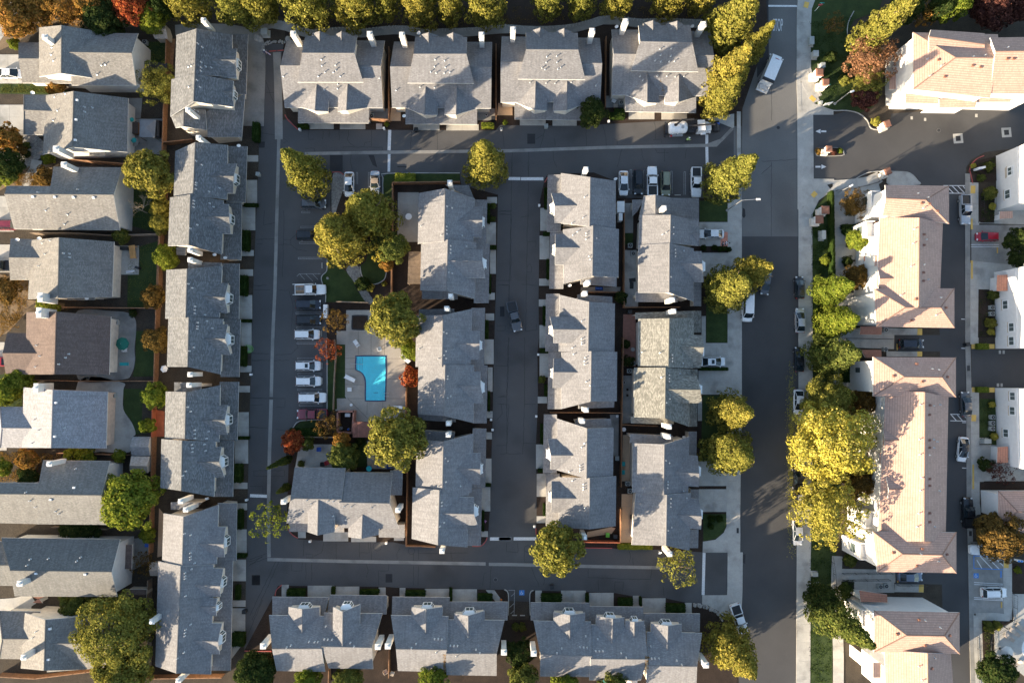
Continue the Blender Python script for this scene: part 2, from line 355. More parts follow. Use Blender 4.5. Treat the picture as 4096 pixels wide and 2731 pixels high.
# ---------------------------------------------------------------- the ground and everything laid on it
def sheet(name, pts, z, mat, parent=None, kind='structure', label=None, cat=None, thick=0.0):
    mb = MB(); poly = [P(p, z) for p in pts]
    if thick > 0: mb.prism([(p.x, p.y) for p in poly], z - thick, z)
    else:
        ar = sum(poly[i].x * poly[(i + 1) % len(poly)].y - poly[(i + 1) % len(poly)].x * poly[i].y for i in range(len(poly)))
        if ar < 0: poly = poly[::-1]
        mb.face(poly)
    o = mb.build(name, mat, parent)
    if parent is None: tag(o, label, cat, None, kind)
    return o
def smooth_poly(pts, n=4, closed=True):
    out = []; m = len(pts)
    for i in range(m if closed else m - 1):
        p0, p1, p2, p3 = (pts[(i - 1) % m], pts[i], pts[(i + 1) % m], pts[(i + 2) % m]) if closed else (pts[max(0, i - 1)], pts[i], pts[i + 1], pts[min(m - 1, i + 2)])
        for k in range(n):
            t = k / n; t2 = t * t; t3 = t2 * t
            out.append(tuple(0.5 * ((2 * p1[j]) + (-p0[j] + p2[j]) * t + (2 * p0[j] - 5 * p1[j] + 4 * p2[j] - p3[j]) * t2 + (-p0[j] + 3 * p1[j] - 3 * p2[j] + p3[j]) * t3) for j in (0, 1)))
    if not closed: out.append(pts[-1])
    return out
def rect(a, b): return [(a[0], a[1]), (b[0], a[1]), (b[0], b[1]), (a[0], b[1])]
def ribbon_pts(pts, w):
    L, Rr = [], []; n = len(pts)
    for i, p in enumerate(pts):
        a = pts[max(0, i - 1)]; b = pts[min(n - 1, i + 1)]
        dx, dy = b[0] - a[0], b[1] - a[1]; l = math.hypot(dx, dy) or 1
        ww = w[i] if isinstance(w, (list, tuple)) else w
        L.append((p[0] - dy / l * ww / 2, p[1] + dx / l * ww / 2)); Rr.append((p[0] + dy / l * ww / 2, p[1] - dx / l * ww / 2))
    return L, Rr
def strip(name, pts, w, z0, z1, mat, parent=None, kind='structure', label=None, cat=None):
    wp = [P(p, z1) for p in pts]; L, Rr = ribbon_pts([(p.x, p.y) for p in wp], w); mb = MB()
    for i in range(len(pts) - 1):
        a, b, c, d = L[i], L[i + 1], Rr[i + 1], Rr[i]
        mb.face([(*d, z1), (*c, z1), (*b, z1), (*a, z1)])
        if z1 - z0 > 0.02:
            mb.face([(*a, z1), (*b, z1), (*b, z0), (*a, z0)]); mb.face([(*c, z1), (*d, z1), (*d, z0), (*c, z0)])
    if z1 - z0 > 0.02:
        for i in (0, -1): mb.face([(*L[i], z1), (*L[i], z0), (*Rr[i], z0), (*Rr[i], z1)])
    o = mb.build(name, mat, parent)
    if parent is None: tag(o, label, cat, None, kind)
    return o
def resample(wp, step):
    out = [wp[0]]; acc = 0
    tot = sum((wp[i + 1] - wp[i]).length for i in range(len(wp) - 1)); n = max(1, round(tot / step)); st = tot / n
    need = st
    for i in range(len(wp) - 1):
        a, b = wp[i], wp[i + 1]; l = (b - a).length; pos = 0
        while need <= l - pos + 1e-6:
            pos += need; out.append(a + (b - a) * (pos / l)); need = st
        need -= (l - pos)
    if (out[-1] - wp[-1]).length > 0.05: out.append(wp[-1])
    return out
def slab_walk(name, pts, w, step, z, mat, base_mat=None, gap=0.03, thick=0.06, curved=True):
    """a walk or gutter: a base strip (structure) with one child slab per bay"""
    if curved and len(pts) > 2: pts = smooth_poly(pts, 4, False)
    base = strip(name, pts, w * 0.98, 0, z - 0.03, base_mat or M['concrete_d'])
    wp = resample([P(p, z) for p in pts], step)
    L, Rr = ribbon_pts([(p.x, p.y) for p in wp], w)
    for i in range(len(wp) - 1):
        a, b, c, d = [Vector(v) for v in (L[i], L[i + 1], Rr[i + 1], Rr[i])]
        u = (b - a); l = u.length
        if l < 0.15: continue
        k = gap / 2 / l; a2, b2 = a + (b - a) * k, b + (a - b) * k; d2, c2 = d + (c - d) * k, c + (d - c) * k
        mb = MB(); dz = random.uniform(-0.004, 0.004); mb.prism([tuple(d2), tuple(c2), tuple(b2), tuple(a2)], z - thick, z + dz)
        mb.build('slab', mat, base)
    return base
def slab_rect(name, q, nx, ny, z, mat, gap=0.03, thick=0.06, mats=None):
    """q: four photo corners in order; child slabs nx by ny"""
    c = [P(p, z) for p in q]; base = sheet(name, q, z - 0.03, M['concrete_d'])
    def at(u, v):
        a = c[0] + (c[1] - c[0]) * u; b = c[3] + (c[2] - c[3]) * u; return a + (b - a) * v
    W = (c[1] - c[0]).length; Hh = (c[3] - c[0]).length
    gu, gv = gap / 2 / max(W, .1), gap / 2 / max(Hh, .1)
    for i in range(nx):
        for j in range(ny):
            u0, u1, v0, v1 = i / nx + gu, (i + 1) / nx - gu, j / ny + gv, (j + 1) / ny - gv
            ps = [at(u0, v0), at(u1, v0), at(u1, v1), at(u0, v1)]
            mb = MB(); mb.prism([(p.x, p.y) for p in ps], z - thick, z + random.uniform(-0.003, 0.003)); mb.build('slab', mat if mats is None else random.choice(mats), base)
    return base

# base terrain: one sheet to beyond any view
mbg = MB(); mbg.face([(-900, -900, 0), (900, -900, 0), (900, 900, 0), (-900, 900, 0)])
tag(mbg.build('ground', M['soil']), None, None, None, 'structure')

# private lanes and parking court (islands lie on top)
lane = sheet('private_lane', Q('N 1047,178 1137,175 1125,480 1450,470 2935,470 2935,660 2815,668 2815,2205 2926,2208 2926,2380 2808,2382 2808,2440 2000,2400 1100,2400 1082,2602 978,2602 984,2299 991,1975 1000,1618 1011,1185 1022,918 1035,620 1042,300'), 0.012, M['asphalt'])
street = sheet('street', Q('N 2972,-80 3205,-80 3192,150 3188,300 3190,480 3194,946 2966,946 2966,700 2972,300'), 0.012, M['asphalt_street'])
sheet('street', Q('N 2966,946 3194,946 3195,1500 3192,2200 3186,2820 2955,2820 2958,2400 2962,1800'), 0.012, M['asphalt_new'])
sheet('street', Q('N 2935,505 2966,505 2966,660 2935,660'), 0.008, M['asphalt_street'])
sheet('street_junction', Q('A3 -40,-60 62,-60 66,560 -40,700'), 0.016, M['asphalt_dark'])
# right-hand estate road
sheet('estate_road', Q('A3 463,1030 645,1030 760,998 870,1020 950,1080 990,1150 1100,1165 1150,1140 1160,1020 2700,900 2700,1330 2270,1330 2000,1365 1880,1430 1835,1500 B3 1835,140 1835,1568 C3 1845,1568 D3 1850,200 1862,1000 1880,1700 1640,1700 C3 1600,1500 1600,0 B3 1600,1568 1560,1120 1590,500 1430,190 1390,130 1320,90 1230,85 1000,85 900,120 800,165 650,180 640,145 468,142'), 0.010, M['asphalt_new'])
sheet('estate_road', Q('C3 1880,105 2500,108 2500,445 1885,445'), 0.010, M['asphalt_new'])
sheet('estate_road', Q('B3 1195,1545 1840,1545 C3 1840,125 1195,123'), 0.014, M['asphalt_new'])
sheet('estate_road', Q('D3 1200,575 1860,575 1860,690 1455,680 1200,675'), 0.014, M['asphalt_new'])

# soil islands
def island(name, s, mat=None, z=0.05): return sheet(name, Q(s), z, mat or M['mulch'], thick=0.05)
island('planting_island', 'B1 735,88 800,85 840,110 845,290 1188,300 1192,140 1235,98 1880,95 1890,200 2222,290 2215,700 2200,1250 2190,1568 C1 2185,100 2175,700 2165,1000 2155,1568 D1 2150,0 2135,230 2110,290 2062,335 1400,330 1285,305 900,305 430,278 370,240 345,200 330,140 C1 345,1140 310,1000 320,880 390,800 450,745 690,735 690,200 682,80 690,0 B1 676,1250 676,1160 640,1050 648,1010 688,965 690,840 725,600 722,330')
island('planting_island', 'B2 400,150 425,108 840,90 1045,170 1060,318 1800,322 2070,335 2068,1568 C2 2065,900 2055,1400 D2 2052,50 2040,130 2000,220 1930,280 1818,300 1815,395 1390,372 1060,368 1000,358 710,355 340,262 318,215 328,140 C2 328,1400 322,960 340,560 335,130 350,0 B2 345,1250 350,850 360,330')
island('planting_bed', 'A1 270,590 310,355 320,170 A0 2400,100 1700,-60 A3 40,-60 60,300 A2 2160,1010 1830,1062 1680,1072 690,1128 0,1122 A1 2200,1168 1100,1165 430,1165 330,1045 305,960')
island('planting_bed', 'D0 2180,1290 D1 215,780 250,695 1215,705 1300,712 2120,730 2270,730 2310,760 2320,1000 D2 265,1000 265,780 300,738 1010,757 1250,800 1490,808 1700,855 1850,880 1960,940 2010,1010 2100,1200 2140,1700 D1 0,1700 0,1290')
island('garden_ground', 'A0 -60,-60 1700,-60 2300,180 2310,300 2320,1400 B0 2290,600 2265,1250 C0 2245,400 2215,1420 D0 2205,560 2190,1290 1800,1700 -60,1700', M['soil'], 0.045)
# ---------------------------------------------------------------- driveways, walks, lawns, markings
def pads(s, mat='concrete', z=0.10):
    ls = Q(s)
    for i in range(0, len(ls), 2):
        a, b = ls[i], ls[i + 1]; wpx, hpx = abs(b[0] - a[0]), abs(b[1] - a[1])
        nx = max(1, round(wpx / 56)); ny = max(1, round(hpx / 56))
        slab_rect('driveway', rect(a, b), nx, ny, z, M[mat])
pads('B0 2208,157 2304,372 2168,397 2288,608 2162,785 2274,838 2145,957 2268,1016 2143,1187 2260,1402 2160,1432 2254,1700')
pads('C0 2150,252 2254,310 2142,432 2240,490 2134,667 2230,884 2104,914 2224,1128 2094,1297 2218,1354 2124,1482 2214,1544')
pads('D0 2122,190 2210,403 2084,460 2204,654 2086,826 2200,884 2074,896 2198,1118 A0 2216,1392 2314,1450')
slab_rect('driveway', Q('D0 2072,1240 2185,1150 2190,1195 2075,1350'), 1, 1, 0.1, M['concrete'])
slab_walk('front_walk', Q('A0 2235,300 2275,420 2280,620 2270,900 2265,1130'), 4.2, 2.6, 0.10, M['concrete_d'])
slab_walk('front_walk', Q('A0 1570,275 1900,262 2120,280 2200,310 2250,400'), 2.2, 2.2, 0.104, M['concrete_d'])
pads('B1 2124,310 2214,368 2118,536 2204,738 2150,782 2204,998 2138,1167 2194,1230 2110,1352 2188,1414')
pads('C1 2100,16 2184,238 2130,266 2174,484 2122,658 2174,720 2118,847 2168,910 2110,1082 2164,1304 2074,1337 2154,1555 D1 2072,206 2132,258')
pads('B2 360,408 425,612 354,656 444,868 350,1040 440,1104 347,1226 412,1290 353,1456 412,1660 C2 354,142 434,354 338,528 424,588 322,956 390,1174 328,1218 412,1424 D2 328,72 410,134')
pads('A1 518,1100 750,1158 805,1102 1034,1160 1130,1108 1184,1160 1464,1115 1698,1168 1758,1115 2050,1170 A2 178,1072 410,1126 470,1078 688,1128 1153,1000 1384,1070 1446,1005 1675,1073')
pads('D1 283,686 348,800 516,694 756,810 762,702 980,790 1152,710 1216,790 1340,714 1393,800 1566,722 1786,806 1812,726 2034,845')
slab_rect('front_walk', Q('D1 2112,734 2190,734 2265,838 2205,842'), 1, 2, 0.1, M['concrete'])
pads('D2 316,738 375,850 547,738 770,858 798,758 1018,890 1190,784 1252,890 1274,806 1484,950 1656,848 1718,948')
pads('D1 656,215 880,298 906,255 1130,304 430,210 500,268 1290,262 1380,292')
pads('B2 1784,534 2066,750 1804,808 2066,1022 1806,1375 1844,1630')
pads('C2 1815,48 2064,268 1778,292 2062,510 1772,540 1810,745 1772,1106 2054,1328 1780,1356 2052,1560')
# left-hand house driveways and patios
pads('A0 -60,490 200,750 -60,940 230,1160', 'concrete')
pads('B0 -60,300 125,620 -60,735 95,985', 'concrete')
pads('C0 -60,40 40,170 -60,690 60,1010', 'concrete')
slab_rect('patio', Q('B0 1050,745 1245,745 1245,1005 1050,1005'), 2, 2, 0.09, M['concrete'])
slab_rect('patio', Q('A0 1150,880 1275,880 1260,1060 1150,1060'), 1, 2, 0.09, M['concrete_d'])
slab_rect('patio', Q('A0 1150,1065 1480,1065 1475,1385 1140,1385'), 4, 4, 0.094, M['concrete_d'])
sheet('patio', smooth_poly(Q('B0 700,1325 1000,1330 1140,1345 1210,1400 1220,1500 C0 1205,100 1210,200 1180,320 1100,375 700,372 B0 690,1500'), 4), 0.09, M['concrete_d'])
sheet('patio', smooth_poly(Q('C0 700,390 1090,400 1105,470 1105,640 1180,760 1215,860 1180,900 1160,1025 900,1020 700,1000'), 4), 0.09, M['concrete'])
sheet('patio', Q('D0 1080,285 1330,260 1340,480 1180,560 1080,540'), 0.09, M['concrete_d'])
sheet('front_yard', Q('A0 -60,750 420,750 640,830 420,850 230,845 -60,840'), 0.06, M['lawn'])
sheet('front_yard', smooth_poly(Q('A0 -60,1150 180,1150 380,1260 380,1400 120,1560 -60,1500'), 3), 0.062, M['gravel'])
sheet('front_yard', Q('A0 -60,-60 1500,-60 1350,230 870,270 540,205 350,245 160,380 -60,480'), 0.058, M['dirt'])
sheet('front_yard', Q('B0 -60,20 470,20 430,210 60,215 -60,290'), 0.06, M['dirt'])
sheet('front_yard', Q('B0 -60,990 250,1055 250,1230 580,1260 570,1320 240,1340 60,1530 -60,1568'), 0.06, M['dirt'])
sheet('front_yard', Q('C0 -60,340 50,325 310,340 320,420 200,440 200,620 -60,690'), 0.06, M['lawn'])
slab_walk('front_walk', Q('B0 330,-20 300,90 200,200'), 2.0, 1.6, 0.09, M['concrete'])
slab_walk('front_walk', Q('A0 290,-80 150,60 -60,330'), 3.0, 3.0, 0.075, M['concrete'])
slab_walk('side_path', Q('D0 -60,880 180,860 290,800'), 2.6, 2.0, 0.09, M['concrete'])
sheet('front_walk', Q('D0 -60,815 290,815 280,900 90,915 -60,1060'), 0.085, M['concrete'])
# lawns
def lawn(s, sm=0, z=0.075): return sheet('lawn', smooth_poly(Q(s), sm) if sm else Q(s), z, M['lawn'])
lawn('B0 1145,1010 1250,990 1250,760 1420,700 1425,1310 1140,1305'); lawn('B0 1150,120 1440,130 1440,640 1150,560')
lawn('C0 1215,-60 1398,-60 1395,345 1190,350 1215,200'); lawn('C0 1105,457 1280,460 1268,860 1215,868 1185,760 1105,650', 0)
lawn('A0 1290,380 1500,370 1500,560 1290,560')
lawn('B1 690,840 740,850 830,950 900,1010 960,1150 1040,1250 675,1250 676,1165 642,1060 650,1010 688,965', 0)
lawn('B1 985,930 1040,880 1090,700 1200,690 1225,980 1200,1050 1120,1090 1040,1075 1000,1010', 3)
lawn('B1 1195,130 1235,100 1880,98 1880,185 1285,190 1270,380 1190,300')
lawn('C1 692,200 770,195 780,640 700,660'); lawn('C1 775,65 853,62 852,520 875,542 770,545'); lawn('C1 400,800 460,752 590,735 600,820 400,815', 0)
lawn('C1 950,930 1046,925 1045,1160 950,1160')
lawn('B2 1788,345 2066,335 2066,530 1788,530', 0); lawn('B2 1848,1040 2066,1028 2066,1568 C2 2064,44 1848,42'); lawn('C2 1815,515 2062,515 2060,1100 1800,1100')
lawn('D2 1820,54 2050,54 2040,130 2000,215 1930,275 1822,296'); lawn('B2 1118,635 1192,635 1192,735 1118,735')
lawn('A3 500,-60 1100,-60 1050,100 830,180 770,300 820,420 800,640 1090,760 1000,960 880,1015 760,990 640,985 520,945 475,920 530,860 450,700 418,600 418,190 440,100')
lawn('B3 590,285 612,380 615,1020 442,1020 440,470 500,380'); lawn('B3 440,1024 680,1024 680,1568 C3 680,700 440,700 B3 440,1568'); lawn('C3 440,702 720,702 700,1568 D3 640,700 635,1568 425,1568 428,0 C3 430,1300')
lawn('C3 1945,547 2095,550 2110,960 1950,950 ', 0)
sheet('planter', Q('B3 1955,300 2090,260 2085,540 1960,540'), 0.14, M['mulch'], thick=0.14); sheet('planter', Q('B3 1945,1140 2100,1150 2100,1568 1940,1568'), 0.14, M['mulch'], thick=0.14)
sheet('planter', Q('A3 1890,1490 1930,1440 2100,1400 2200,1500 B3 2100,170 1890,180 1865,60'), 0.14, M['mulch'], thick=0.14)
sheet('planter', Q('C3 1960,1310 2000,1285 2500,1285 2500,1500 2120,1390 D3 2110,100 1965,80'), 0.14, M['mulch'], thick=0.14)
sheet('planter', Q('D3 1975,1005 2250,1015 2160,1060 2090,1100 2050,1130 2050,1568 1995,1568'), 0.16, M['mulch'], thick=0.16)
sheet('planter', Q('D3 2245,500 2400,500 2400,770 2245,750'), 0.14, M['mulch'], thick=0.14)
# sidewalks and kerbs of the street
slab_walk('sidewalk', Q('B2 2100,330 2100,1568 C2 2098,600 2090,1200 D2 2088,60 2095,180 2090,400'), 2.6, 3.4, 0.12, M['concrete'], curved=False)
slab_walk('sidewalk', Q('D2 2108,395 2105,780 2098,900'), 2.9, 3.4, 0.116, M['concrete'], curved=False)
slab_walk('kerb', Q('A2 2140,1000 2140,1300 B2 2150,300 2150,1568 C2 2150,600 2140,1200 D2 2135,60 2135,400 2130,860'), 0.75, 3.4, 0.135, M['concrete'], curved=False)
sheet('corner_pavement', Q('D2 1818,300 1930,283 2005,220 2050,120 2085,120 2085,398 1815,398'), 0.11, M['concrete'])
sheet('corner_pavement', Q('D2 1812,780 2085,778 2080,960 2070,990 1990,960 1960,925 1860,870 1810,862'), 0.11, M['concrete'])
sheet('corner_pavement', Q('A2 1850,1062 2098,1020 2098,1140 2088,1150 1900,1075'), 0.11, M['concrete'])
sheet('corner_pavement', Q('A3 463,925 645,990 645,1030 463,1030 B3 468,145 650,148 655,185 590,200 500,250 440,330 345,420 322,420 322,20 A3 320,1000'), 0.11, M['concrete'])
slab_walk('sidewalk', Q('A3 440,-60 395,60 385,200 383,560 400,690 470,840 490,880'), 2.6, 3.2, 0.125, M['concrete'])
slab_walk('kerb', Q('A3 350,-60 335,120 333,500 335,800 345,1000'), 0.8, 3.6, 0.13, M['concrete'])
slab_walk('sidewalk', Q('B3 600,215 470,310 410,420 405,580 408,1568 C3 408,800 402,1568 D3 390,400 388,1000 385,1700'), 2.2, 3.4, 0.125, M['concrete'], curved=False)
slab_walk('kerb', Q('B3 350,250 350,1568 C3 352,800 350,1568 D3 335,300 330,1700'), 0.8, 3.6, 0.13, M['concrete'], curved=False)
sheet('corner_pavement', Q('A3 316,760 410,720 500,850 522,900 463,928 463,1005 320,1005'), 0.105, M['concrete'])
slab_walk('garden_path', Q('B3 640,215 700,240 705,520 705,700 700,1010 710,1100 C3 700,300 690,420'), 2.2, 2.4, 0.11, M['concrete'], curved=False)
slab_walk('garden_path', Q('B3 640,210 760,205 880,190 1000,165 1060,130'), 2.2, 2.4, 0.115, M['concrete'])
slab_walk('garden_path', Q('B3 680,270 760,280 930,260 1060,225'), 2.6, 2.4, 0.112, M['concrete'])
sheet('garden_path', smooth_poly(Q('B3 1150,100 1240,88 1330,100 1390,150 1415,200 1140,200'), 4), 0.12, M['concrete'], thick=0.12)
for s in ('B3 700,525 950,525', 'B3 700,815 900,815', 'B3 700,940 880,945', 'B3 700,1220 900,1220', 'C3 690,420 880,425', 'C3 690,0 1190,20', 'D3 690,600 1200,610', 'D3 830,700 1190,700'):
    slab_walk('entry_path', Q(s), 2.4 if 'C3 690,0' not in s else 3.6, 2.4, 0.108, M['concrete'])
slab_walk('garden_path', Q('D3 680,430 672,600 672,780 690,1300 690,1700'), 2.0, 2.4, 0.112, M['concrete'], curved=False)
slab_rect('side_path', Q('D3 1195,678 1455,682 1452,755 1190,752'), 3, 1, 0.12, M['concrete']); slab_rect('side_path', Q('B3 1120,1482 1440,1488 1440,1545 1120,1545'), 3, 1, 0.12, M['concrete'])
slab_rect('side_path', Q('C3 1120,122 1440,124 1440,170 1120,168'), 3, 1, 0.12, M['concrete'])
# lane-side walk of the right estate
slab_walk('kerb', Q('B3 1848,100 1848,1568 C3 1858,400 1862,1568 D3 1872,300 1885,1000 1900,1700'), 1.0, 3.4, 0.12, M['concrete_d'], curved=False)
slab_walk('sidewalk', Q('B3 1905,180 1905,560'), 1.7, 2.2, 0.126, M['concrete']); slab_walk('sidewalk', Q('B3 1908,900 1908,1568 C3 1910,60'), 1.6, 2.2, 0.126, M['concrete'], curved=False)
slab_walk('sidewalk', Q('C3 1912,450 1915,900 1920,1568 D3 1935,60'), 1.6, 2.2, 0.126, M['concrete'], curved=False); slab_walk('sidewalk', Q('D3 1940,960 1950,1300 1965,1700'), 1.8, 2.2, 0.126, M['concrete'], curved=False)
sheet('parking_bay', Q('B3 1880,560 2500,560 2500,940 1880,880'), 0.10, M['concrete_d']); sheet('parking_bay', Q('D3 1890,300 2180,310 2180,955 1900,945'), 0.10, M['concrete_d'])
slab_walk('sidewalk', Q('D3 2205,420 2210,980 1920,975'), 1.7, 2.0, 0.13, M['concrete'], curved=False)
sheet('pool_terrace', Q('D3 2090,1100 2160,1065 2260,1015 2250,770 2600,770 2600,1700 2350,1500 2250,1420 2090,1400'), 0.12, M['concrete'], thick=0.1)
sheet('courtyard', Q('B3 2090,260 2500,300 2500,560 1950,545 1950,610 1885,610 1885,560 1950,540'), 0.09, M['concrete']); sheet('courtyard', Q('C3 1940,960 2500,960 2500,1290 1890,1290 1890,900'), 0.09, M['concrete']); sheet('courtyard', Q('B3 1885,875 2500,930 2500,1150 1945,1135 1890,1100'), 0.096, M['concrete'])
# concrete valley gutters down the lanes (one slab per bay)
slab_walk('valley_gutter', Q('A1 240,470 245,560 255,900 258,1250'), 1.5, 3.2, 0.045, M['concrete_d'], curved=False)
slab_walk('valley_gutter', Q('A1 258,1250 B1 252,60 238,560 225,1100 203,1568 C1 190,530'), 0.62, 3.2, 0.045, M['concrete_d'], curved=False)
slab_walk('valley_gutter', Q('C1 190,555 175,1000 165,1568 D1 170,440'), 0.66, 3.2, 0.045, M['concrete_d'], curved=False)
slab_walk('valley_gutter', Q('D1 155,460 900,478 2112,500'), 0.62, 3.2, 0.045, M['concrete_d'], curved=False)
slab_walk('valley_gutter', Q('D1 2140,503 D2 0,503 700,520 1480,535'), 0.6, 3.2, 0.045, M['concrete_d'], curved=False)
slab_walk('valley_gutter', Q('A1 490,1378 1200,1366 2352,1352 A2 950,1322 1940,1302 2085,1150'), 0.62, 3.2, 0.045, M['concrete_d'], curved=False)
# winding path along the back of the top row with a stone edging
pth = 'A1 0,330 60,250 180,215 330,240 520,300 700,290 870,280 1000,300 1200,275 1400,270 1560,300 1800,292 1960,290 2200,265 2352,262 A2 100,262 300,275 600,262 780,225 930,180 1100,190 1250,210 1500,200 1700,212 1880,210'
slab_walk('winding_path', Q(pth), 1.7, 2.6, 0.10, M['concrete_d'])
# ---------------------------------------------------------------- houses
def roof_uv(pts):
    n = Vector((0, 0, 0)); m = len(pts)
    for i in range(m): n += pts[i].cross(pts[(i + 1) % m])
    n.normalize()
    if n.z < 0: n = -n
    g = Vector((n.x, n.y, 0))
    if g.length < 1e-3: return [(p.x, p.y) for p in pts]
    g.normalize(); u = Vector((-g.y, g.x, 0)); v = n.cross(u)
    return [(p.dot(u), p.dot(v)) for p in pts]
ALLTRI = []
class House:
    def __init__(s, name, label, cat, roof, wall, group=None, trim='trim'):
        s.name, s.label, s.cat, s.group = name, label, cat, group
        s.roof, s.wall, s.trim = M[roof], M[wall], M[trim]; s.root = None; s.tris = []
    def base(s, p):
        if s.root is None:
            s.loc = Vector((p.x, p.y, 0)); s.root = empty(s.name, s.loc, 0, s.label, s.cat, s.group)
    def hit(s, px):
        d = RAY(px); best = None
        for a, b, c in s.tris:
            h = intersect_ray_tri(a, b, c, d, CAMO, True)
            if h is not None and (best is None or h.z > best.z): best = h
        return best
    def shell(s, faces, outline, thick=0.2, over=0.35, zbot=0.0, roof=None, wall=True, name='roof'):
        """faces: lists of 3D points (roof planes); outline: boundary loop"""
        s.base(sum(outline, Vector()) / len(outline))
        mb = MB()
        for f in faces:
            n = (f[1] - f[0]).cross(f[2] - f[0])
            if n.z < 0: f = f[::-1]
            uvs = roof_uv(f); dn = [p - Vector((0, 0, thick)) for p in f]
            for i in range(1, len(f) - 1): mb.face([f[0], f[i], f[i + 1]], 0, [uvs[0], uvs[i], uvs[i + 1]]); mb.face([dn[0], dn[i + 1], dn[i]], 1)
            for i in range(1, len(f) - 1): s.tris.append((f[0], f[i], f[i + 1])); ALLTRI.append((f[0], f[i], f[i + 1]))
        m = len(outline)
        for i in range(m):
            a, b = outline[i], outline[(i + 1) % m]; t = Vector((0, 0, thick)); mb.face([a, b, b - t, a - t], 1)
        r = mb.build(name, [roof or s.roof, M['fascia']], s.root, s.loc)
        if wall:
            ins = inset(outline, over); wb = MB()
            for i in range(m):
                a, b = ins[i], ins[(i + 1) % m]; dz = Vector((0, 0, thick * 0.6))
                a, b = a - dz, b - dz
                wb.face([a, b, Vector((b.x, b.y, zbot)), Vector((a.x, a.y, zbot))])
            wb.build('wall', s.wall, s.root, s.loc)
        return r
    def ridge_cap(s, a, b, parent, mat=None):
        mb = MB(); mb.cyl(a + Vector((0, 0, .0)), b + Vector((0, 0, .0)), 0.11, 0.11, 6); mb.build('ridge_cap', mat or s.roof, s.root, s.loc)
    def g(s, spec, zr=8.3, pitch=0.458, hip='', over=0.35, zbot=0.0, cap=True, eo=0.75):
        A, Rr, B = QQ(spec); r1, r2 = P(Rr[0], zr), P(Rr[1], zr)
        def eave(E):
            z = zr - 2
            for _ in range(6):
                e1, e2 = P(E[0], z), P(E[1], z); u = Vector((r2.x - r1.x, r2.y - r1.y)).normalized()
                mid = (e1 + e2) / 2 - r1; run = abs(mid.x * u.y - mid.y * u.x); z = zr - pitch * run
            return P(E[0], z), P(E[1], z)
        a1, a2 = eave(A); b1, b2 = eave(B)
        faces = [[a1, a2, r2, r1], [b2, b1, r1, r2]]
        if '1' in hip: faces.append([b1, a1, r1])
        if '2' in hip: faces.append([a2, b2, r2])
        outline = [a1, a2] + ([] if '2' in hip else [r2]) + [b2, b1] + ([] if '1' in hip else [r1])
        ov = {}
        for i in range(len(outline)):
            pr = (outline[i], outline[(i + 1) % len(outline)])
            ov[i] = eo if (pr == (a1, a2) or pr == (b2, b1)) else over
        ro = s.shell(faces, outline, over=[ov[i] for i in range(len(outline))], zbot=zbot)
        if cap:
            s.ridge_cap(r1, r2, ro)
            if '1' in hip: s.ridge_cap(a1, r1, ro); s.ridge_cap(b1, r1, ro)
            if '2' in hip: s.ridge_cap(a2, r2, ro); s.ridge_cap(b2, r2, ro)
        return s
    def s_(s, spec, zb=2.8, pitch=0.33, over=0.25, eo=1.0, wall=True, roof=None, zbot=0.0):
        T, E = QQ(spec); z = zb + 1; e1, e2 = P(E[0], zb), P(E[1], zb)
        for _ in range(5):
            t1, t2 = P(T[0], z), P(T[1], z); u = Vector((e2.x - e1.x, e2.y - e1.y)).normalized(); mid = (t1 + t2) / 2 - e1
            z = zb + pitch * abs(mid.x * u.y - mid.y * u.x)
        t1, t2 = P(T[0], z), P(T[1], z)
        s.shell([[e1, e2, t2, t1]], [e1, e2, t2, t1], over=[eo, over, over, over], wall=wall, roof=roof, zbot=zbot); return s
    def d(s, spec, pitch=0.458, bay=True, zr=None, zbot=None, roof=None):
        o1, o2, ro, ri = Q(spec)
        if zr is None:
            h = s.hit(ri); zr = h.z if h is not None else 7.6
        ro, ri = P(ro, zr), P(ri, zr); dv = ri - ro; u = Vector((dv.x, dv.y)).normalized()
        def ev(o):
            z = zr - 1
            for _ in range(5):
                e = P(o, z); m = e - ro; z = zr - pitch * abs(m.x * u.y - m.y * u.x)
            return P(o, z)
        e1, e2 = ev(o1), ev(o2); z = (e1.z + e2.z) / 2; e1, e2 = P(o1, e1.z), P(o2, e2.z)
        i1, i2 = e1 + dv, e2 + dv; zb = (z - 1.6) if zbot is None else zbot
        rr = s.shell([[e1, ro, ri, i1], [ro, e2, i2, ri]], [e1, ro, e2, i2, ri, i1], over=0.25, zbot=zb, roof=roof)
        s.ridge_cap(ro, ri, rr, roof)
        if bay:
            w = (e2 - e1).length; out = Vector((-u.x, -u.y, 0)); mid = (e1 + e2) / 2
            s.bay(Vector((mid.x, mid.y, 0)) - out * 0.25, out, min(2.4, w * 0.42), z - 1.25, z + 0.15)
        return s
    def bay(s, p, out, w, z0, z1, depth=0.65):
        side = Vector((-out.y, out.x, 0)); a = [p - side * w / 2, p - side * w * 0.3 + out * depth, p + side * w * 0.3 + out * depth, p + side * w / 2]
        mb = MB(); t = 0.10
        ring = [Vector((q.x, q.y, 0)) for q in a] + [p + side * w / 2 - out * 0.4, p - side * w / 2 - out * 0.4]
        mb.prism([(q.x, q.y) for q in ring], z0 - 0.18, z0); mb.prism([(q.x, q.y) for q in ring], z1, z1 + 0.14)
        for q in a: mb.cyl((q.x, q.y, z0), (q.x, q.y, z1), 0.09, n=6)
        b = mb.build('bay_window', s.trim, s.root, s.loc)
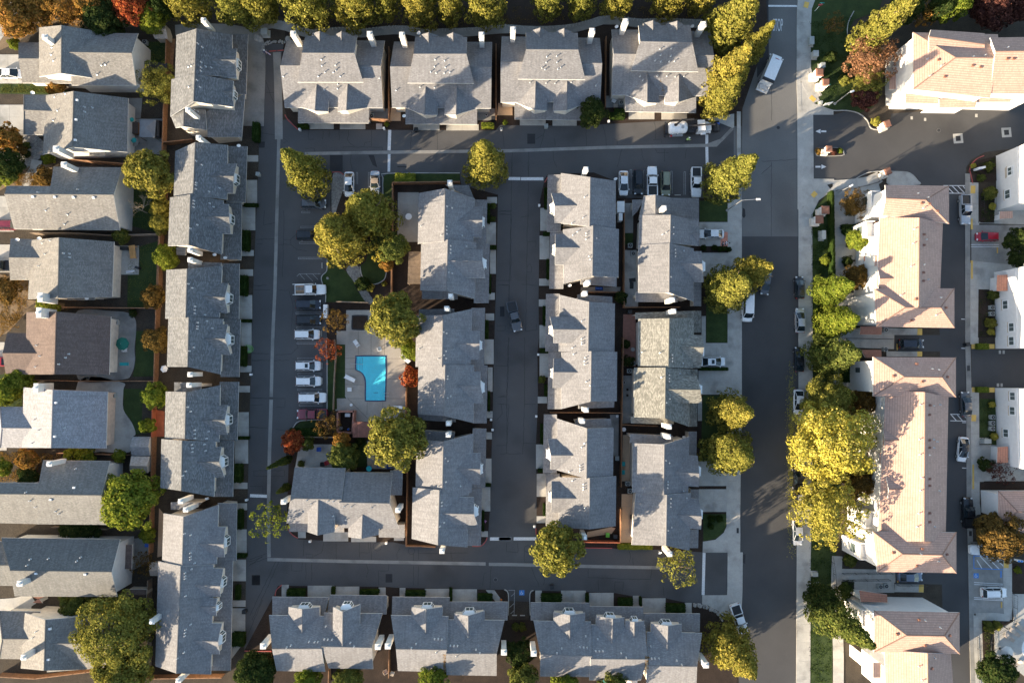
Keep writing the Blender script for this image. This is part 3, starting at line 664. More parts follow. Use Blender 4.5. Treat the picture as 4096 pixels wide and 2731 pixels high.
        for i in range(3):
            g = MB(); q0, q1 = a[i] - out * 0.03, a[i + 1] - out * 0.03
            g.face([(q0.x, q0.y, z0), (q1.x, q1.y, z0), (q1.x, q1.y, z1), (q0.x, q0.y, z1)]); g.build('pane', M['glass'], b, s.loc)
            m = MB(); c0 = (q0 + q1) / 2; m.cyl((c0.x + out.x * .03, c0.y + out.y * .03, z0), (c0.x + out.x * .03, c0.y + out.y * .03, z1), 0.04, n=5); m.build('muntin', s.trim, b, s.loc)
    def ch(s, spec, z=9.4, size=0.85, depth=None, drop=5.0, mat=None):
        z -= 0.35; size *= 0.88; drop = min(drop, 4.2)
        for p in Q(spec):
            q = P(p, z); mb = MB(); dpt = depth or size
            mb.box((q.x, q.y, z - drop / 2), (size, dpt, drop)); mb.box((q.x, q.y, z + 0.05), (size + 0.14, dpt + 0.14, 0.12))
            c = mb.build('chimney', mat or M['siding_w'], s.root, s.loc)
            k = MB(); k.cyl((q.x, q.y, z + 0.1), (q.x, q.y, z + 0.5), 0.2, n=12); k.cyl((q.x, q.y, z + 0.5), (q.x, q.y, z + 0.62), 0.30, 0.24, n=12); k.build('chimney_cap', M['metal'] if mat else M['white_pl'], c, s.loc)
        return s
    def v(s, spec, kind='pipe'):
        for p in Q(spec):
            h = s.hit(p)
            if h is None: continue
            mb = MB()
            if kind == 'pipe':
                mb.cyl(h - Vector((0, 0, .2)), h + Vector((0, 0, .36)), 0.06, n=7); mb.cyl(h + Vector((0, 0, .32)), h + Vector((0, 0, .40)), 0.12, 0.10, n=8); mb.cyl(h + Vector((0, 0, -.02)), h + Vector((0, 0, .08)), 0.18, 0.08, n=8)
            else:
                mb.box(h + Vector((0, 0, .08)), (0.5, 0.4, 0.28), taper=0.8)
            mb.build('roof_vent' if kind != 'pipe' else 'vent_pipe', M['metal'] if kind == 'pipe' else (M['white_pl'] if kind == 'box' else M['tile_red']), s.root, s.loc)
        return s
    def dish(s, spec):
        for p in Q(spec):
            h = s.hit(p) or P(p, 5.0); mb = MB(); mb.cyl(h - Vector((0, 0, .1)), h + Vector((0, 0, .5)), 0.04, n=6)
            c = h + Vector((0, -.1, .6)); n = 14; nrm = Vector((0.2, -0.7, 0.7)).normalized(); q = nrm.to_track_quat('Z', 'Y')
            rings = []
            for r, dd in ((0.02, -.08), (0.22, -.05), (0.36, 0.02)): rings.append([c + q @ Vector((math.cos(6.283 * i / n) * r, math.sin(6.283 * i / n) * r * 0.85, dd)) for i in range(n)])
            for a, b in zip(rings, rings[1:]):
                for i in range(n): mb.face([a[i], a[(i + 1) % n], b[(i + 1) % n], b[i]])
            mb.build('satellite_dish', M['white_pl'], s.root, s.loc)
        return s
    def win(s, spec, X=None, Y=None, w=1.3, h=1.35):
        """windows on a vertical wall plane x = X or y = Y, located by photo point"""
        for p in Q(spec):
            d = RAY(p)
            t = (X - CAMO.x) / d.x if X is not None else (Y - CAMO.y) / d.y
            c = CAMO + d * t; nx = Vector((-1, 0, 0)) if X is not None else Vector((0, 1, 0)); sd = Vector((0, 1, 0)) if X is not None else Vector((1, 0, 0))
            mb = MB(); up = Vector((0, 0, 1))
            for a, b, ww in ((-1, -1, 0), (1, 1, 0)):
                q = c + sd * a * w / 2; mb.box(q + nx * 0.03, (0.09, 0.14, h + .14) if X is not None else (0.14, 0.09, h + .14))
                q = c + up * a * h / 2; mb.box(q + nx * 0.035, (0.10, w + .14, 0.12) if X is not None else (w + .14, 0.10, 0.12))
            mb.box(c + nx * 0.02, (0.06, 0.06, h) if X is not None else (0.06, 0.06, h))
            f = mb.build('window', M['trim'], s.root, s.loc)
            g = MB(); q = c + nx * 0.01; g.face([q - sd * w / 2 - up * h / 2, q + sd * w / 2 - up * h / 2, q + sd * w / 2 + up * h / 2, q - sd * w / 2 + up * h / 2]); g.build('pane', M['glass'], f, s.loc)
            k = MB(); q = c - up * (h / 2 + .12) + nx * .1; k.box(q, (.22, w + .35, .09) if X is not None else (w + .35, .22, .09)); k.build('sill', M['siding_tan'], f, s.loc)
        return s
# ---- detached houses along the left side
h = House('house', 'grey roofed house with a long east wing at the top left corner', 'house', 'roof_house', 'siding_w', 'detached houses on the left')
h.g('A0 350,248 350,690 | 552,228 549,658 | 870,280 858,705', 7.8).g('A0 640,298 1238,300 | 625,472 1180,480 | 640,765 1222,765', 7.5).g('A0 165,382 700,385 | 165,528 640,530 | 200,745 860,748', 5.0)
h.ch('A0 405,335', 9.3, 1.0, drop=3).v('A0 465,425 460,490 480,545 910,585 945,580 870,670')
h = House('house', 'pitched grey roof house with hipped garage, second from the top on the left', 'house', 'roof_house', 'siding_w', 'detached houses on the left')
h.g('A0 412,855 383,1385 | 660,818 648,1320 | 1148,880 1140,1365', 7.6).g('A0 215,850 480,850 | 215,988 510,1000 | 215,1205 480,1210', 5.0, hip='1').s_('A0 800,1330 935,1345 | 800,1400 935,1400', 3.2)
h.ch('A0 505,1335', 9.0, 1.1, drop=5).v('A0 490,870 585,840 760,962 830,967 762,1005 515,990 480,1080').v('A0 690,900 682,1075 676,1257', 'box').dish('A0 310,838')
h = House('house', 'long grey roofed house with white east gable beside the bare trees', 'house', 'roof_house', 'siding_w', 'detached houses on the left')
h.g('B0 480,38 1095,45 | 440,287 1018,292 | 480,600 1075,605', 7.4).g('B0 60,210 500,212 | 40,285 480,288 | 125,597 500,600', 7.2, over=0.5)
h.ch('B0 575,20', 8.8, 1.0, drop=5).v('B0 345,270 700,245 410,430 605,467 580,553').v('B0 297,308 492,310 660,312 840,314', 'box')
X = (P(Q('B0 1095,80')[0], 4).x + P(Q('B0 1140,340')[0], 2).x) / 2 + .2
h = House('house', 'grey roofed house with a patio holding a cedar bench frame', 'house', 'roof_house', 'stucco', 'detached houses on the left')
h.g('B0 283,695 250,1222 | 530,672 520,1215 | 1022,710 1005,1205', 7.6).g('B0 95,680 400,690 | 78,852 385,855 | 90,1050 400,1052', 5.2).s_('B0 600,1195 850,1200 | 600,1232 850,1230', 3.2)
h.ch('B0 362,1208', 9.0, 0.9, 1.6, drop=5).v('B0 450,700 405,820 572,815 625,818 625,850 350,928 378,720').dish('B0 175,690 370,680 795,1215')
h = House('house', 'brown roofed house with green umbrella on its curved patio', 'house', 'roof_brown', 'stucco', 'detached houses on the left')
h.g('B0 237,1340 C0 228,330 | B0 505,1335 C0 490,330 | B0 993,1380 C0 978,330', 7.6).g('B0 65,1525 470,1530 | C0 22,140 355,142 | C0 50,325 470,330', 5.4)
h.ch('B0 350,1345', 9.2, 0.9, 1.7, drop=5).v('C0 330,70 320,262 360,165 620,147 590,180 530,238')
h = House('house', 'pale blue-grey roofed house with curved lawn behind it', 'house', 'roof_blue', 'siding_pink', 'detached houses on the left')
h.g('C0 210,445 200,985 | 475,468 460,988 | 965,485 950,992', 7.6).g('C0 0,618 340,620 | 15,810 322,812 | 0,985 340,988', 5.2, hip='1')
h.ch('C0 325,450', 8.6, 0.8, 1.5, drop=5).v('C0 310,735 350,828 290,945 580,808').v('C0 500,583 490,885', 'box')
h = House('house', 'house with charcoal north slope and pale south slope above the ivy fence', 'house', 'roof_dark', 'siding_w', 'detached houses on the left')
h.roof = shingle('shingle_charcoal_b', (0.165, 0.162, 0.155), 0.22, 0.08)
h.g('C0 385,1098 985,1105 | 330,1405 908,1412 | D0 330,145 970,150', 7.6).g('C0 -90,1298 400,1300 | -90,1400 400,1405 | D0 -90,133 400,145', 7.4)
h.ch('C0 445,1130', 9.3, 0.9, drop=4).v('C0 680,1175 235,1385 270,1460 320,1515 D0 500,30 530,50').v('C0 665,1343 455,1450', 'box')
h = House('house', 'house with blue-black north slope, brown porch roof at its east end', 'house', 'roof_dark', 'siding_w', 'detached houses on the left')
h.roof = shingle('shingle_charcoal_c', (0.15, 0.15, 0.147), 0.2, 0.08)
h.g('D0 10,266 1075,282 | 90,560 1000,572 | 130,790 1050,795', 7.8).g('D0 -90,300 300,300 | -90,512 300,515 | -90,695 300,697', 6.6).s_('D0 1045,330 1045,545 | 1185,328 1178,545', 2.7, 0.10, roof=M['roof_brown'])
h.ch('D0 180,675', 9.4, 1.0, drop=5).v('D0 275,458 245,512 437,452 690,475 727,440').v('D0 325,585 765,592', 'box')
h = House('house', 'house with blue-grey hipped garage at the bottom left corner', 'house', 'roof_house', 'stucco', 'detached houses on the left')
h.g('D0 222,940 185,1435 | 408,1000 395,1455 | 880,960 770,1445', 7.4).g('D0 -10,920 360,925 | 20,1172 340,1172 | -10,1350 360,1355', 5.4, hip='1').g('D0 400,1000 1000,930 | 408,1213 1000,1215 | 420,1470 1000,1425', 6.9)
h.ch('D0 215,1335', 9.0, 0.95, drop=4).v('D0 325,1105 295,1160').v('D0 450,1080 435,1355 672,1178', 'box')
# ---- slate-roofed townhouses west of the left lane
GT = 'slate-roofed townhouses west of the left lane'
t = House('townhouse', 'slate-roofed duplex townhouse at the top of the column west of the left lane', 'townhouse', 'roof_slate', 'stucco', GT)
t.g('A0 1580,315 1567,715 | 1762,258 1746,668 | 2080,312 2080,690', 8.4).g('A0 1535,712 1525,1045 | 1746,662 1735,912 | 2092,725 2092,960', 8.6).g('A0 1530,1040 1572,1145 | 1650,968 1645,1135 | 1840,985 1852,1165', 6.6)
t.s_('A0 2060,308 2060,845 | 2222,308 2205,845', 2.9).s_('A0 1848,1000 1860,1228 | 2195,840 2165,1228', 2.85, 0.3)
t.d('A0 2122,437 2118,700 2112,540 1893,540').d('A0 2088,735 2080,945 2085,822 1990,822').ch('A0 1825,185 1685,985', 9.9, drop=6).v('A0 1775,395 1815,428 1805,562 1805,610 1803,640 1845,600 1895,608 1768,722 1692,780 1795,785 1690,600 1715,592 1740,982 1775,1000 1780,1052')
t = House('townhouse', 'slate-roofed duplex townhouse, second from the top west of the left lane', 'townhouse', 'roof_slate', 'stucco', GT)
t.g('A0 1570,1355 B0 1555,302 | A0 1750,1275 B0 1730,298 | A0 2040,1300 B0 2033,330', 8.4).g('B0 1522,314 1505,748 | 1706,286 1692,742 | 2003,342 1985,825', 8.6)
t.s_('A0 2035,1310 B0 2025,357 | A0 2215,1312 B0 2200,357', 2.9).s_('B0 1990,357 1975,868 | 2166,360 2160,868', 2.85)
t.d('B0 2122,10 2088,275 2092,125 1883,122').d('B0 2050,372 2066,640 2052,490 1840,487').s_('B0 1580,760 1665,755 | 1580,828 1665,830', 3.2)
t.ch('A0 1780,1235 B0 1705,785', 9.8, drop=6).v('B0 1812,25 1760,185 1758,205 1758,240 1875,262 1967,230 1740,345 1738,372 1738,402 1880,368 1915,400 1770,560 1708,592 A0 1760,1445 1812,1480').dish('A0 2150,1310 B0 1935,825 2030,852')
t = House('townhouse', 'slate-roofed duplex townhouse, third from the top west of the left lane', 'townhouse', 'roof_slate', 'stucco', GT)
t.g('B0 1490,962 1480,1398 | 1677,952 1665,1392 | 1990,925 1965,1392', 8.4).g('B0 1508,1400 C0 1495,262 | B0 1692,1386 C0 1682,262 | B0 1998,1400 C0 1975,330', 8.6).s_('B0 1685,890 1980,898 | 1685,962 1980,962', 5.4, 0.2)
t.s_('B0 1975,902 1962,1402 | 2145,904 2140,1402', 2.9).s_('B0 1985,1402 C0 1975,352 | B0 2155,1405 C0 2142,352', 2.85)
t.d('B0 2045,1080 2040,1350 2012,1210 1808,1200').d('B0 2040,1450 C0 2066,155 C0 2015,12 1830,8').ch('B0 1705,872 C0 1705,330', 9.8, drop=6).v('B0 1690,1088 1725,1125 1750,1290 1748,1322 1748,1352 1840,1365 1775,1435 1772,1468 1770,1490 1857,1420 1905,1485 C0 1740,88 1700,120')
t = House('townhouse', 'slate-roofed duplex townhouse, fourth from the top west of the left lane', 'townhouse', 'roof_slate', 'stucco', GT)
t.g('C0 1485,482 1475,902 | 1667,488 1657,908 | 1972,425 1962,935', 8.4).g('C0 1445,908 1437,1345 | 1632,922 1625,1372 | 1932,930 1917,1425', 8.6).s_('C0 1560,400 1800,405 | 1560,488 1800,490', 5.4, 0.1)
t.s_('C0 1968,395 1955,918 | 2140,397 2125,918', 2.9).s_('C0 1925,922 1915,1424 | 2096,922 2086,1424', 2.85)
t.d('C0 2042,605 2036,870 2012,740 1808,740').d('C0 1985,978 2010,1250 1962,1112 1767,1115').ch('C0 1695,425 1620,1465', 9.8, drop=6).v('C0 1685,622 1712,662 1747,828 1747,862 1747,900 1870,840 1853,903 1722,958 1727,990 1725,1022 1833,955 1843,1012 1668,1195 1640,1235').dish('C0 1865,1430')
t = House('townhouse', 'long slate-roofed townhouse at the bottom of the column west of the left lane', 'townhouse', 'roof_slate', 'stucco', GT)
t.roof = M['roof_grey']
t.g('D0 1465,48 1452,470 | 1645,78 1632,530 | 1957,-30 1940,500', 8.4).g('D0 1418,478 1390,1415 | 1620,520 1580,1480 | 1912,510 1888,1490', 8.6)
t.s_('D0 1950,-45 1935,475 | 2122,-40 2116,470', 2.9).s_('D0 1905,472 1890,1455 | 2086,468 2066,1455', 2.85).s_('C0 1530,1475 1810,1475 | 1530,1540 1740,1540', 4.8, 0.15)
t.d('D0 2022,170 2012,440 2002,325 1780,322').d('D0 2000,545 1972,795 1972,700 1740,690').d('D0 1946,810 1938,965 1932,885 1790,885').d('D0 1987,1035 1966,1310 1952,1195 1733,1188')
t.ch('C0 1665,1540 D0 1365,1015 1600,1545', 9.8, drop=6).v('D0 1655,228 1710,240 1708,400 1708,435 1708,458 1745,492 1718,545 1660,580 1660,608 1660,630 1665,1085 1660,1115 1658,1142 1650,1290 1590,1345 1665,785 1710,1040')

# ---- grey-roofed row along the top lane
GR = 'grey townhouses along the top lane'
def toprow(label, low, up, skirt, pk, ng, chs, vents):
    t = House('townhouse', label, 'townhouse', 'roof_grey', 'stucco', GR)
    t.g(low, 7.2).g(up, 9.0)
    t.s_(skirt, 2.8, 0.30)
    for q in pk: t.d(q, bay=False, pitch=0.5, zbot=0)
    for q in ng: t.d(q, bay=False, pitch=0.6)
    t.ch(chs, 9.6, 1.0, drop=5).v(vents); return t
toprow('grey-roofed townhouse at the left end of the row along the top lane', 'A1 330,362 1208,365 | 270,590 1170,593 | 310,965 1190,968', 'A1 495,323 960,323 | 465,478 935,480 | 425,738 1015,738', 'A1 430,940 1065,940 | 430,1102 1062,1105',
 ['A1 435,960 700,1000 582,995 597,762', 'A1 785,1000 1066,965 863,990 875,758'], ['A1 555,300 715,320 625,282 625,372', 'A1 755,318 915,320 820,282 820,374'], 'A1 388,305 1073,308', 'A1 640,535 645,590 768,585 672,648 747,648 612,685 810,685 300,685 788,755 785,795 665,805 1160,700 770,628')
toprow('grey-roofed townhouse with shaded south gables, second along the top lane', 'A1 1290,375 2170,378 | 1255,600 2165,602 | 1272,965 2160,972', 'A1 1480,330 1945,333 | 1465,487 1940,487 | 1410,745 2008,748', 'A1 1393,945 2035,950 | 1393,1112 2035,1115',
 ['A1 1395,967 1680,1030 1565,1030 1573,782', 'A1 1742,1030 2036,972 1845,1030 1853,782'], ['A1 1520,315 1690,320 1600,292 1600,382', 'A1 1750,320 1905,322 1820,292 1820,384'], 'A1 1362,315 2074,315', 'A1 1660,535 1745,545 1655,598 1752,605 1620,645 1670,655 1742,655 1792,650 1525,780 1655,785 1310,810').dish('A1 1515,305 1385,1045')
toprow('grey-roofed townhouse behind the round dark tree, third along the top lane', 'A2 15,328 895,342 | 5,555 915,570 | 5,918 900,912', 'A2 232,290 697,295 | 232,447 702,450 | 160,710 765,716', 'A2 130,900 752,905 | 130,1068 752,1078',
 ['A2 132,918 422,990 312,985 318,735', 'A2 478,995 752,935 598,990 600,733'], ['A2 283,275 437,290 360,250 360,340', 'A2 495,285 652,292 575,255 575,345'], 'A2 116,268 826,280', 'A2 420,510 510,505 415,560 512,560 378,610 405,625 520,620 545,605 270,740 415,745 495,748 640,738 860,770').dish('A2 300,1000 595,1000')
toprow('grey-roofed townhouse at the right end of the top lane, behind the truck', 'A2 1000,265 1885,283 | 1015,485 1918,500 | 1000,852 1890,862', 'A2 1240,230 1705,225 | 1255,375 1725,385 | 1172,635 1778,645', 'A2 1122,835 1757,845 | 1122,1000 1757,1012',
 ['A2 1122,850 1424,925 1318,920 1320,660', 'A2 1476,920 1760,868 1600,915 1602,668'], ['A2 1283,210 1442,215 1370,185 1370,272', 'A2 1490,215 1652,222 1587,190 1587,280'], 'A2 1125,195 1822,220', 'A2 1435,442 1535,437 1440,495 1530,505 1390,545 1440,555 1517,555 1565,550 1255,685 1410,683 1497,683 1572,690 1650,685 1280,720').dish('A2 1040,250 1715,245')

# ---- grey-roofed pairs on the west side of the middle lane
GC = 'grey townhouses on the west side of the middle lane'
t = House('townhouse', 'grey townhouse with wooden pergola, top one west of the middle lane', 'townhouse', 'roof_grey', 'stucco', GC)
t.g('B1 1512,275 1503,727 | 1748,232 1740,707 | 2013,322 2000,717', 8.4).g('B1 1533,730 1525,1145 | 1772,690 1760,1150 | 2028,715 2015,1222', 8.6).s_('B1 1540,1140 1860,1145 | 1540,1222 1860,1225', 4.6, 0.3).s_('B1 1750,200 1960,205 | 1990,330 2010,330', 5.2, 0.1)
t.s_('B1 2005,332 1995,730 | 2126,335 2116,730', 2.9).s_('B1 2015,724 2005,1258 | 2148,728 2138,1258', 2.85)
t.d('B1 2085,395 2076,670 2082,520 1868,518').d('B1 2085,780 2110,1035 2082,882 1788,882').ch('B1 1790,180 1798,1195', 9.6, drop=5.5).v('B1 1765,395 1810,408 1762,575 1762,608 1765,640 1797,748 1797,780 1797,812 1780,985 1812,992 1715,650 1535,568 1900,655 1940,752').dish('B1 1820,250')
t = House('townhouse', 'grey townhouse beside the swimming pool, west of the middle lane', 'townhouse', 'roof_grey', 'stucco', GC)
t.g('B1 1490,1370 C1 1482,262 | B1 1728,1366 C1 1720,262 | B1 1990,1310 C1 1978,245', 8.4).g('C1 1508,262 1503,685 | 1748,245 1742,702 | 2006,245 2003,765', 8.6).s_('B1 1515,1315 1830,1310 | 1510,1372 1825,1370', 5.0, 0.2).s_('C1 1505,678 1842,690 | 1510,738 1842,757', 4.6, 0.3)
t.s_('B1 1983,1302 C1 1972,248 | B1 2106,1302 C1 2098,248', 2.9).s_('C1 2000,246 1995,768 | 2128,248 2121,768', 2.85)
t.d('C1 2062,-60 2055,197 2057,55 1845,55').d('C1 2066,303 2096,592 2066,433 1868,432').ch('B1 1762,1308 C1 1778,768', 9.6, drop=5.5).v('B1 1735,1518 1760,1530 C1 1757,122 1738,158 1757,187 1772,345 1770,370 1797,525 1770,540 1690,190 1520,100')
t = House('townhouse', 'grey townhouse at the foot of the middle lane, west side', 'townhouse', 'roof_grey', 'stucco', GC)
t.g('C1 1493,915 1483,1342 | 1732,930 1722,1402 | 2002,858 1985,1388', 8.4).g('C1 1457,1342 D1 1448,275 | C1 1697,1365 D1 1683,332 | C1 1962,1382 D1 1948,352', 8.6).s_('C1 1545,835 1832,850 | 1500,915 1832,930', 5.0, 0.15)
t.s_('C1 1995,813 1983,1345 | 2118,815 2108,1345', 2.9).s_('C1 1955,1347 D1 1945,338 | C1 2078,1347 D1 2068,338', 2.85)
t.d('C1 2068,1035 2061,1317 2063,1180 1855,1175').d('C1 2008,1430 D1 2040,155 D1 2006,55 1725,50').ch('C1 1775,870 D1 1720,385', 9.6, drop=5.5).v('C1 1750,1080 1772,1105 1755,1292 1885,1330 1718,1475 1718,1505 D1 1700,165 1738,130 C1 1690,1330')
t = House('townhouse', 'grey townhouse facing the bottom lane beside the tall cypress', 'townhouse', 'roof_grey', 'stucco', 'grey townhouses on the bottom lane')
t.g('C1 400,1162 856,1168 | 362,1440 820,1450 | D1 325,135 830,150', 8.2).g('C1 850,1205 1276,1212 | 800,1475 1250,1485 | D1 815,178 1335,186', 8.2).s_('C1 1255,1190 1250,1410 | 1368,1188 1360,1410', 4.8, 0.3)
t.s_('D1 345,100 835,110 | 350,212 842,218', 2.8, 0.35).s_('D1 1150,150 1385,150 | 1155,262 1385,266', 2.8, 0.35)
t.d('D1 515,215 758,215 605,245 C1 612,1455', bay=False, zbot=0).d('D1 878,260 1152,240 1000,276 1008,62', bay=False, zbot=0).ch('C1 300,1470 1325,1545', 9.4, drop=5.5).v('C1 510,1455 550,1485 700,1462 748,1465 845,1510 908,1512 1090,1520 D1 745,70 860,105')

# ---- grey-roofed pairs on the east side of the middle lane
GE = 'grey townhouses on the east side of the middle lane'
t = House('townhouse', 'grey townhouse next to the parked cars, top one east of the middle lane', 'townhouse', 'roof_grey', 'stucco', GE)
t.g('B2 548,95 545,545 | 808,132 802,574 | 1038,165 1037,592', 8.4).g('B2 565,600 570,1088 | 833,565 828,1018 | 1066,597 1062,1030', 8.6).s_('B2 725,1015 1045,1025 | 720,1090 1045,1112', 4.6, 0.3)
t.s_('B2 545,108 545,618 | 428,110 420,620', 2.9).s_('B2 568,612 568,1130 | 450,618 442,1130', 2.85)
t.d('B2 458,275 487,540 490,390 685,385').d('B2 495,640 492,915 495,762 710,765').ch('B2 770,62 788,1075', 9.6, drop=5.5).v('B2 745,495 645,545 695,620 773,632 773,655 773,688 800,840 812,868 865,680 760,310 655,650').dish('B2 1030,150 620,1100')
t = House('townhouse', 'grey townhouse in the middle of the block east of the middle lane', 'townhouse', 'roof_grey', 'stucco', GE)
t.g('B2 535,1185 C2 525,125 | B2 798,1248 C2 790,127 | B2 1030,1262 C2 1026,128', 8.4).g('C2 550,130 548,640 | 818,122 812,573 | 1050,128 1047,570', 8.6).s_('B2 695,1182 1005,1202 | 695,1250 1008,1260', 5.0, 0.15).s_('C2 705,565 1025,568 | 702,637 1022,625', 4.6, 0.3)
t.s_('B2 535,1175 C2 525,122 | B2 413,1176 C2 406,124', 2.9).s_('C2 548,126 548,640 | 436,127 427,640', 2.85)
t.d('B2 445,1380 C2 480,50 B2 475,1495 770,1498').d('C2 480,185 473,452 476,310 690,312').ch('B2 762,1172 C2 772,648', 9.6, drop=5.5).v('C2 735,40 735,60 735,10 652,90 662,148 765,180 760,210 762,240 775,395 808,428 B2 735,1420')
t = House('townhouse', 'grey townhouse with three roof vents in a row, bottom one east of the middle lane', 'townhouse', 'roof_grey', 'stucco', GE)
t.g('C2 512,725 507,1187 | 780,812 775,1263 | 1018,805 1013,1242', 8.4).g('C2 537,1250 D2 525,175 | C2 803,1257 D2 800,190 | C2 1042,1240 D2 1037,162', 8.6).s_('C2 672,735 995,725 | 672,806 1000,806', 5.0, 0.12)
t.s_('C2 510,688 508,1214 | 393,688 386,1214', 2.9).s_('C2 535,1220 D2 525,160 | C2 415,1220 D2 412,160', 2.85)
t.d('C2 425,905 450,1180 455,1055 652,1055').d('C2 460,1285 D2 458,40 C2 460,1440 680,1440').ch('C2 738,748 D2 757,262', 9.6, drop=5.5).v('C2 720,1145 720,1170 720,1192 750,1312 750,1338 750,1360 622,1200 652,1280 760,945 735,980 762,1525')

# ---- townhouses facing the street
GF = 'townhouses facing the street'
t = House('townhouse', 'grey townhouse facing the street with a white car on a painted driveway', 'townhouse', 'roof_grey', 'stucco', GF)
t.g('B2 1253,470 1243,740 | 1528,470 1522,722 | 1782,525 1780,748', 8.4).g('B2 1240,740 1240,1167 | 1518,722 1515,1167 | 1736,770 1736,1245', 8.5).g('B2 1290,300 1253,470 | 1392,290 1390,470 | 1530,315 1530,520', 7.0).s_('B2 1215,1160 1600,1162 | 1215,1248 1592,1250', 4.6, 0.3)
t.s_('B2 1528,318 1528,530 | 1783,320 1783,530', 3.0, 0.3).s_('B2 1735,1075 1735,1285 | 1804,1076 1803,1286', 2.9).s_('B2 1186,335 1292,332 | 1190,480 1230,440', 3.4, 0.1)
t.d('B2 1806,795 1826,1072 1812,910 1618,908').d('B2 1785,565 1785,735 1790,642 1712,640', bay=False).ch('B2 1470,408 1545,1230', 9.6, drop=5.5).v('B2 1553,582 1553,642 1568,782 1570,812 1570,842 1645,792 1490,625 1460,645 1530,1025')
t = House('townhouse', 'olive-grey speckled roof townhouse facing the street, middle one', 'townhouse', 'roof_olive', 'stucco', GF)
t.g('B2 1240,1400 C2 1238,255 | B2 1517,1395 C2 1508,267 | B2 1740,1390 C2 1730,276', 8.4).g('C2 1203,268 1198,712 | 1482,268 1477,722 | 1707,285 1695,797', 8.5).s_('B2 1215,1345 1735,1328 | 1215,1402 1735,1400', 5.0, 0.15).s_('C2 1175,708 1562,712 | 1175,767 1556,777', 4.6, 0.25)
t.s_('B2 1733,1328 1733,1522 | 1804,1328 1803,1522', 2.9).s_('C2 1700,590 1690,796 | 1769,590 1766,796', 2.9).s_('C2 1700,283 1700,345 | 1771,285 1771,345', 2.9)
t.d('B2 1812,1545 C2 1802,272 C2 1828,88 1617,85').d('C2 1766,340 1810,587 1797,468 1495,465').ch('B2 1555,1332 C2 1515,798', 9.6, drop=5.5).v('C2 1543,155 1543,185 1543,212 1640,230 1515,335 1515,365 1515,392 1610,320 1520,548 1490,582 1435,135 1275,130 1450,355')
t = House('townhouse', 'grey townhouse facing the street by the quarter-round lawn', 'townhouse', 'roof_grey', 'stucco', GF)
t.g('C2 1190,945 1185,1387 | 1472,956 1466,1407 | 1697,885 1688,1397', 8.4).g('C2 1217,1390 D2 1180,330 | C2 1494,1408 D2 1487,337 | C2 1712,1390 D2 1698,382', 8.5).s_('C2 1168,862 1550,880 | 1165,943 1550,957', 5.0, 0.12)
t.s_('C2 1690,842 1690,1056 | 1764,842 1761,1056', 2.9).s_('D2 1700,195 1696,358 | 1779,195 1776,358', 2.9).s_('C2 1705,1360 1705,1445 | 1782,1360 1780,1445', 2.9)
t.d('C2 1771,1058 1782,1337 1786,1218 1567,1205').d('C2 1782,1445 D2 1802,192 1807,75 1590,60').ch('C2 1508,888 D2 1520,412', 9.6, drop=5.5).v('C2 1485,1100 1517,1122 1503,1290 1503,1315 1500,1345 1642,1372 1530,1440 1528,1480 1528,1512 1670,1435 D2 1505,200 1537,172').dish('C2 1640,880 D2 1425,390')

# ---- grey-roofed row along the bottom
GB = 'grey townhouses along the bottom edge'
def botrow(label, units, dorm, chs, vents):
    t = House('townhouse', label, 'townhouse', 'roof_grey', 'stucco', GB)
    for gsp, low in units: t.g(gsp, 8.4); t.s_(low, 2.85)
    for q in dorm: t.d(q)
    t.ch(chs, 9.7, 1.0, drop=7).v(vents); return t
botrow('grey-roofed duplex townhouse at the left end of the bottom row', [('D1 170,960 662,968 | 197,1260 642,1258 | 238,1458 673,1465', 'D1 200,960 668,966 | 200,795 706,800'), ('D1 665,938 1186,945 | 640,1240 1092,1250 | 705,1435 1103,1442', 'D1 692,940 1222,952 | 716,778 1228,785')],
 ['D1 345,885 623,888 467,905 467,1122', 'D1 743,885 986,865 830,930 828,1238'], 'D1 118,1235 1145,1240', 'D1 530,1195 580,1197 610,1197 330,1245 368,1228 680,1058 668,1172 700,1175 738,1175 932,1238 900,1205')
botrow('grey-roofed duplex townhouse in the middle of the bottom row', [('D1 1262,960 1779,970 | 1307,1262 1766,1270 | 1325,1458 1755,1468', 'D1 1270,958 1782,966 | 1275,795 1790,800'), ('D1 1775,1000 2281,1005 | 1757,1303 2211,1303 | 1760,1495 2210,1502', 'D1 1782,1000 2308,1005 | 1790,840 2311,840')],
 ['D1 1447,885 1726,885 1578,905 1575,1130', 'D1 1827,945 2103,920 1955,965 1955,1165'], 'D1 1235,1235 2275,1290', 'D1 1655,1170 1687,1172 1718,1175 1488,1215 1447,1252 1795,1230 1828,1232 1860,1232 2025,1265 2060,1295 1670,1290 1850,1325')
botrow('grey-roofed triplex townhouse at the right end of the bottom row', [('D2 300,1010 813,1018 | 362,1312 826,1328 | 358,1508 803,1512', 'D2 275,1006 800,1014 | 275,845 803,850'), ('D2 818,1045 1300,1050 | 812,1350 1323,1355 | 800,1543 1262,1545', 'D2 805,1048 1286,1050 | 800,880 1284,885'), ('D2 1315,1110 1811,1120 | 1320,1412 1767,1418 | 1310,1605 1760,1605', 'D2 1290,1108 1790,1110 | 1286,942 1793,945')],
 ['D2 480,932 763,938 627,960 625,1180', 'D2 861,968 1116,980 1010,990 1003,1215', 'D2 1124,1010 1293,1010 1205,1020 1202,1160', 'D2 1354,1035 1631,1038 1505,1055 1498,1272'], 'D2 302,1300 1845,1405', 'D2 715,1243 750,1247 780,1249 768,1145 553,1255 510,1297 857,1277 890,1278 922,1277 875,1172 1357,1343 1387,1345 1424,1345 1350,1238 1583,1362 1628,1398 1085,1295 1130,1335')
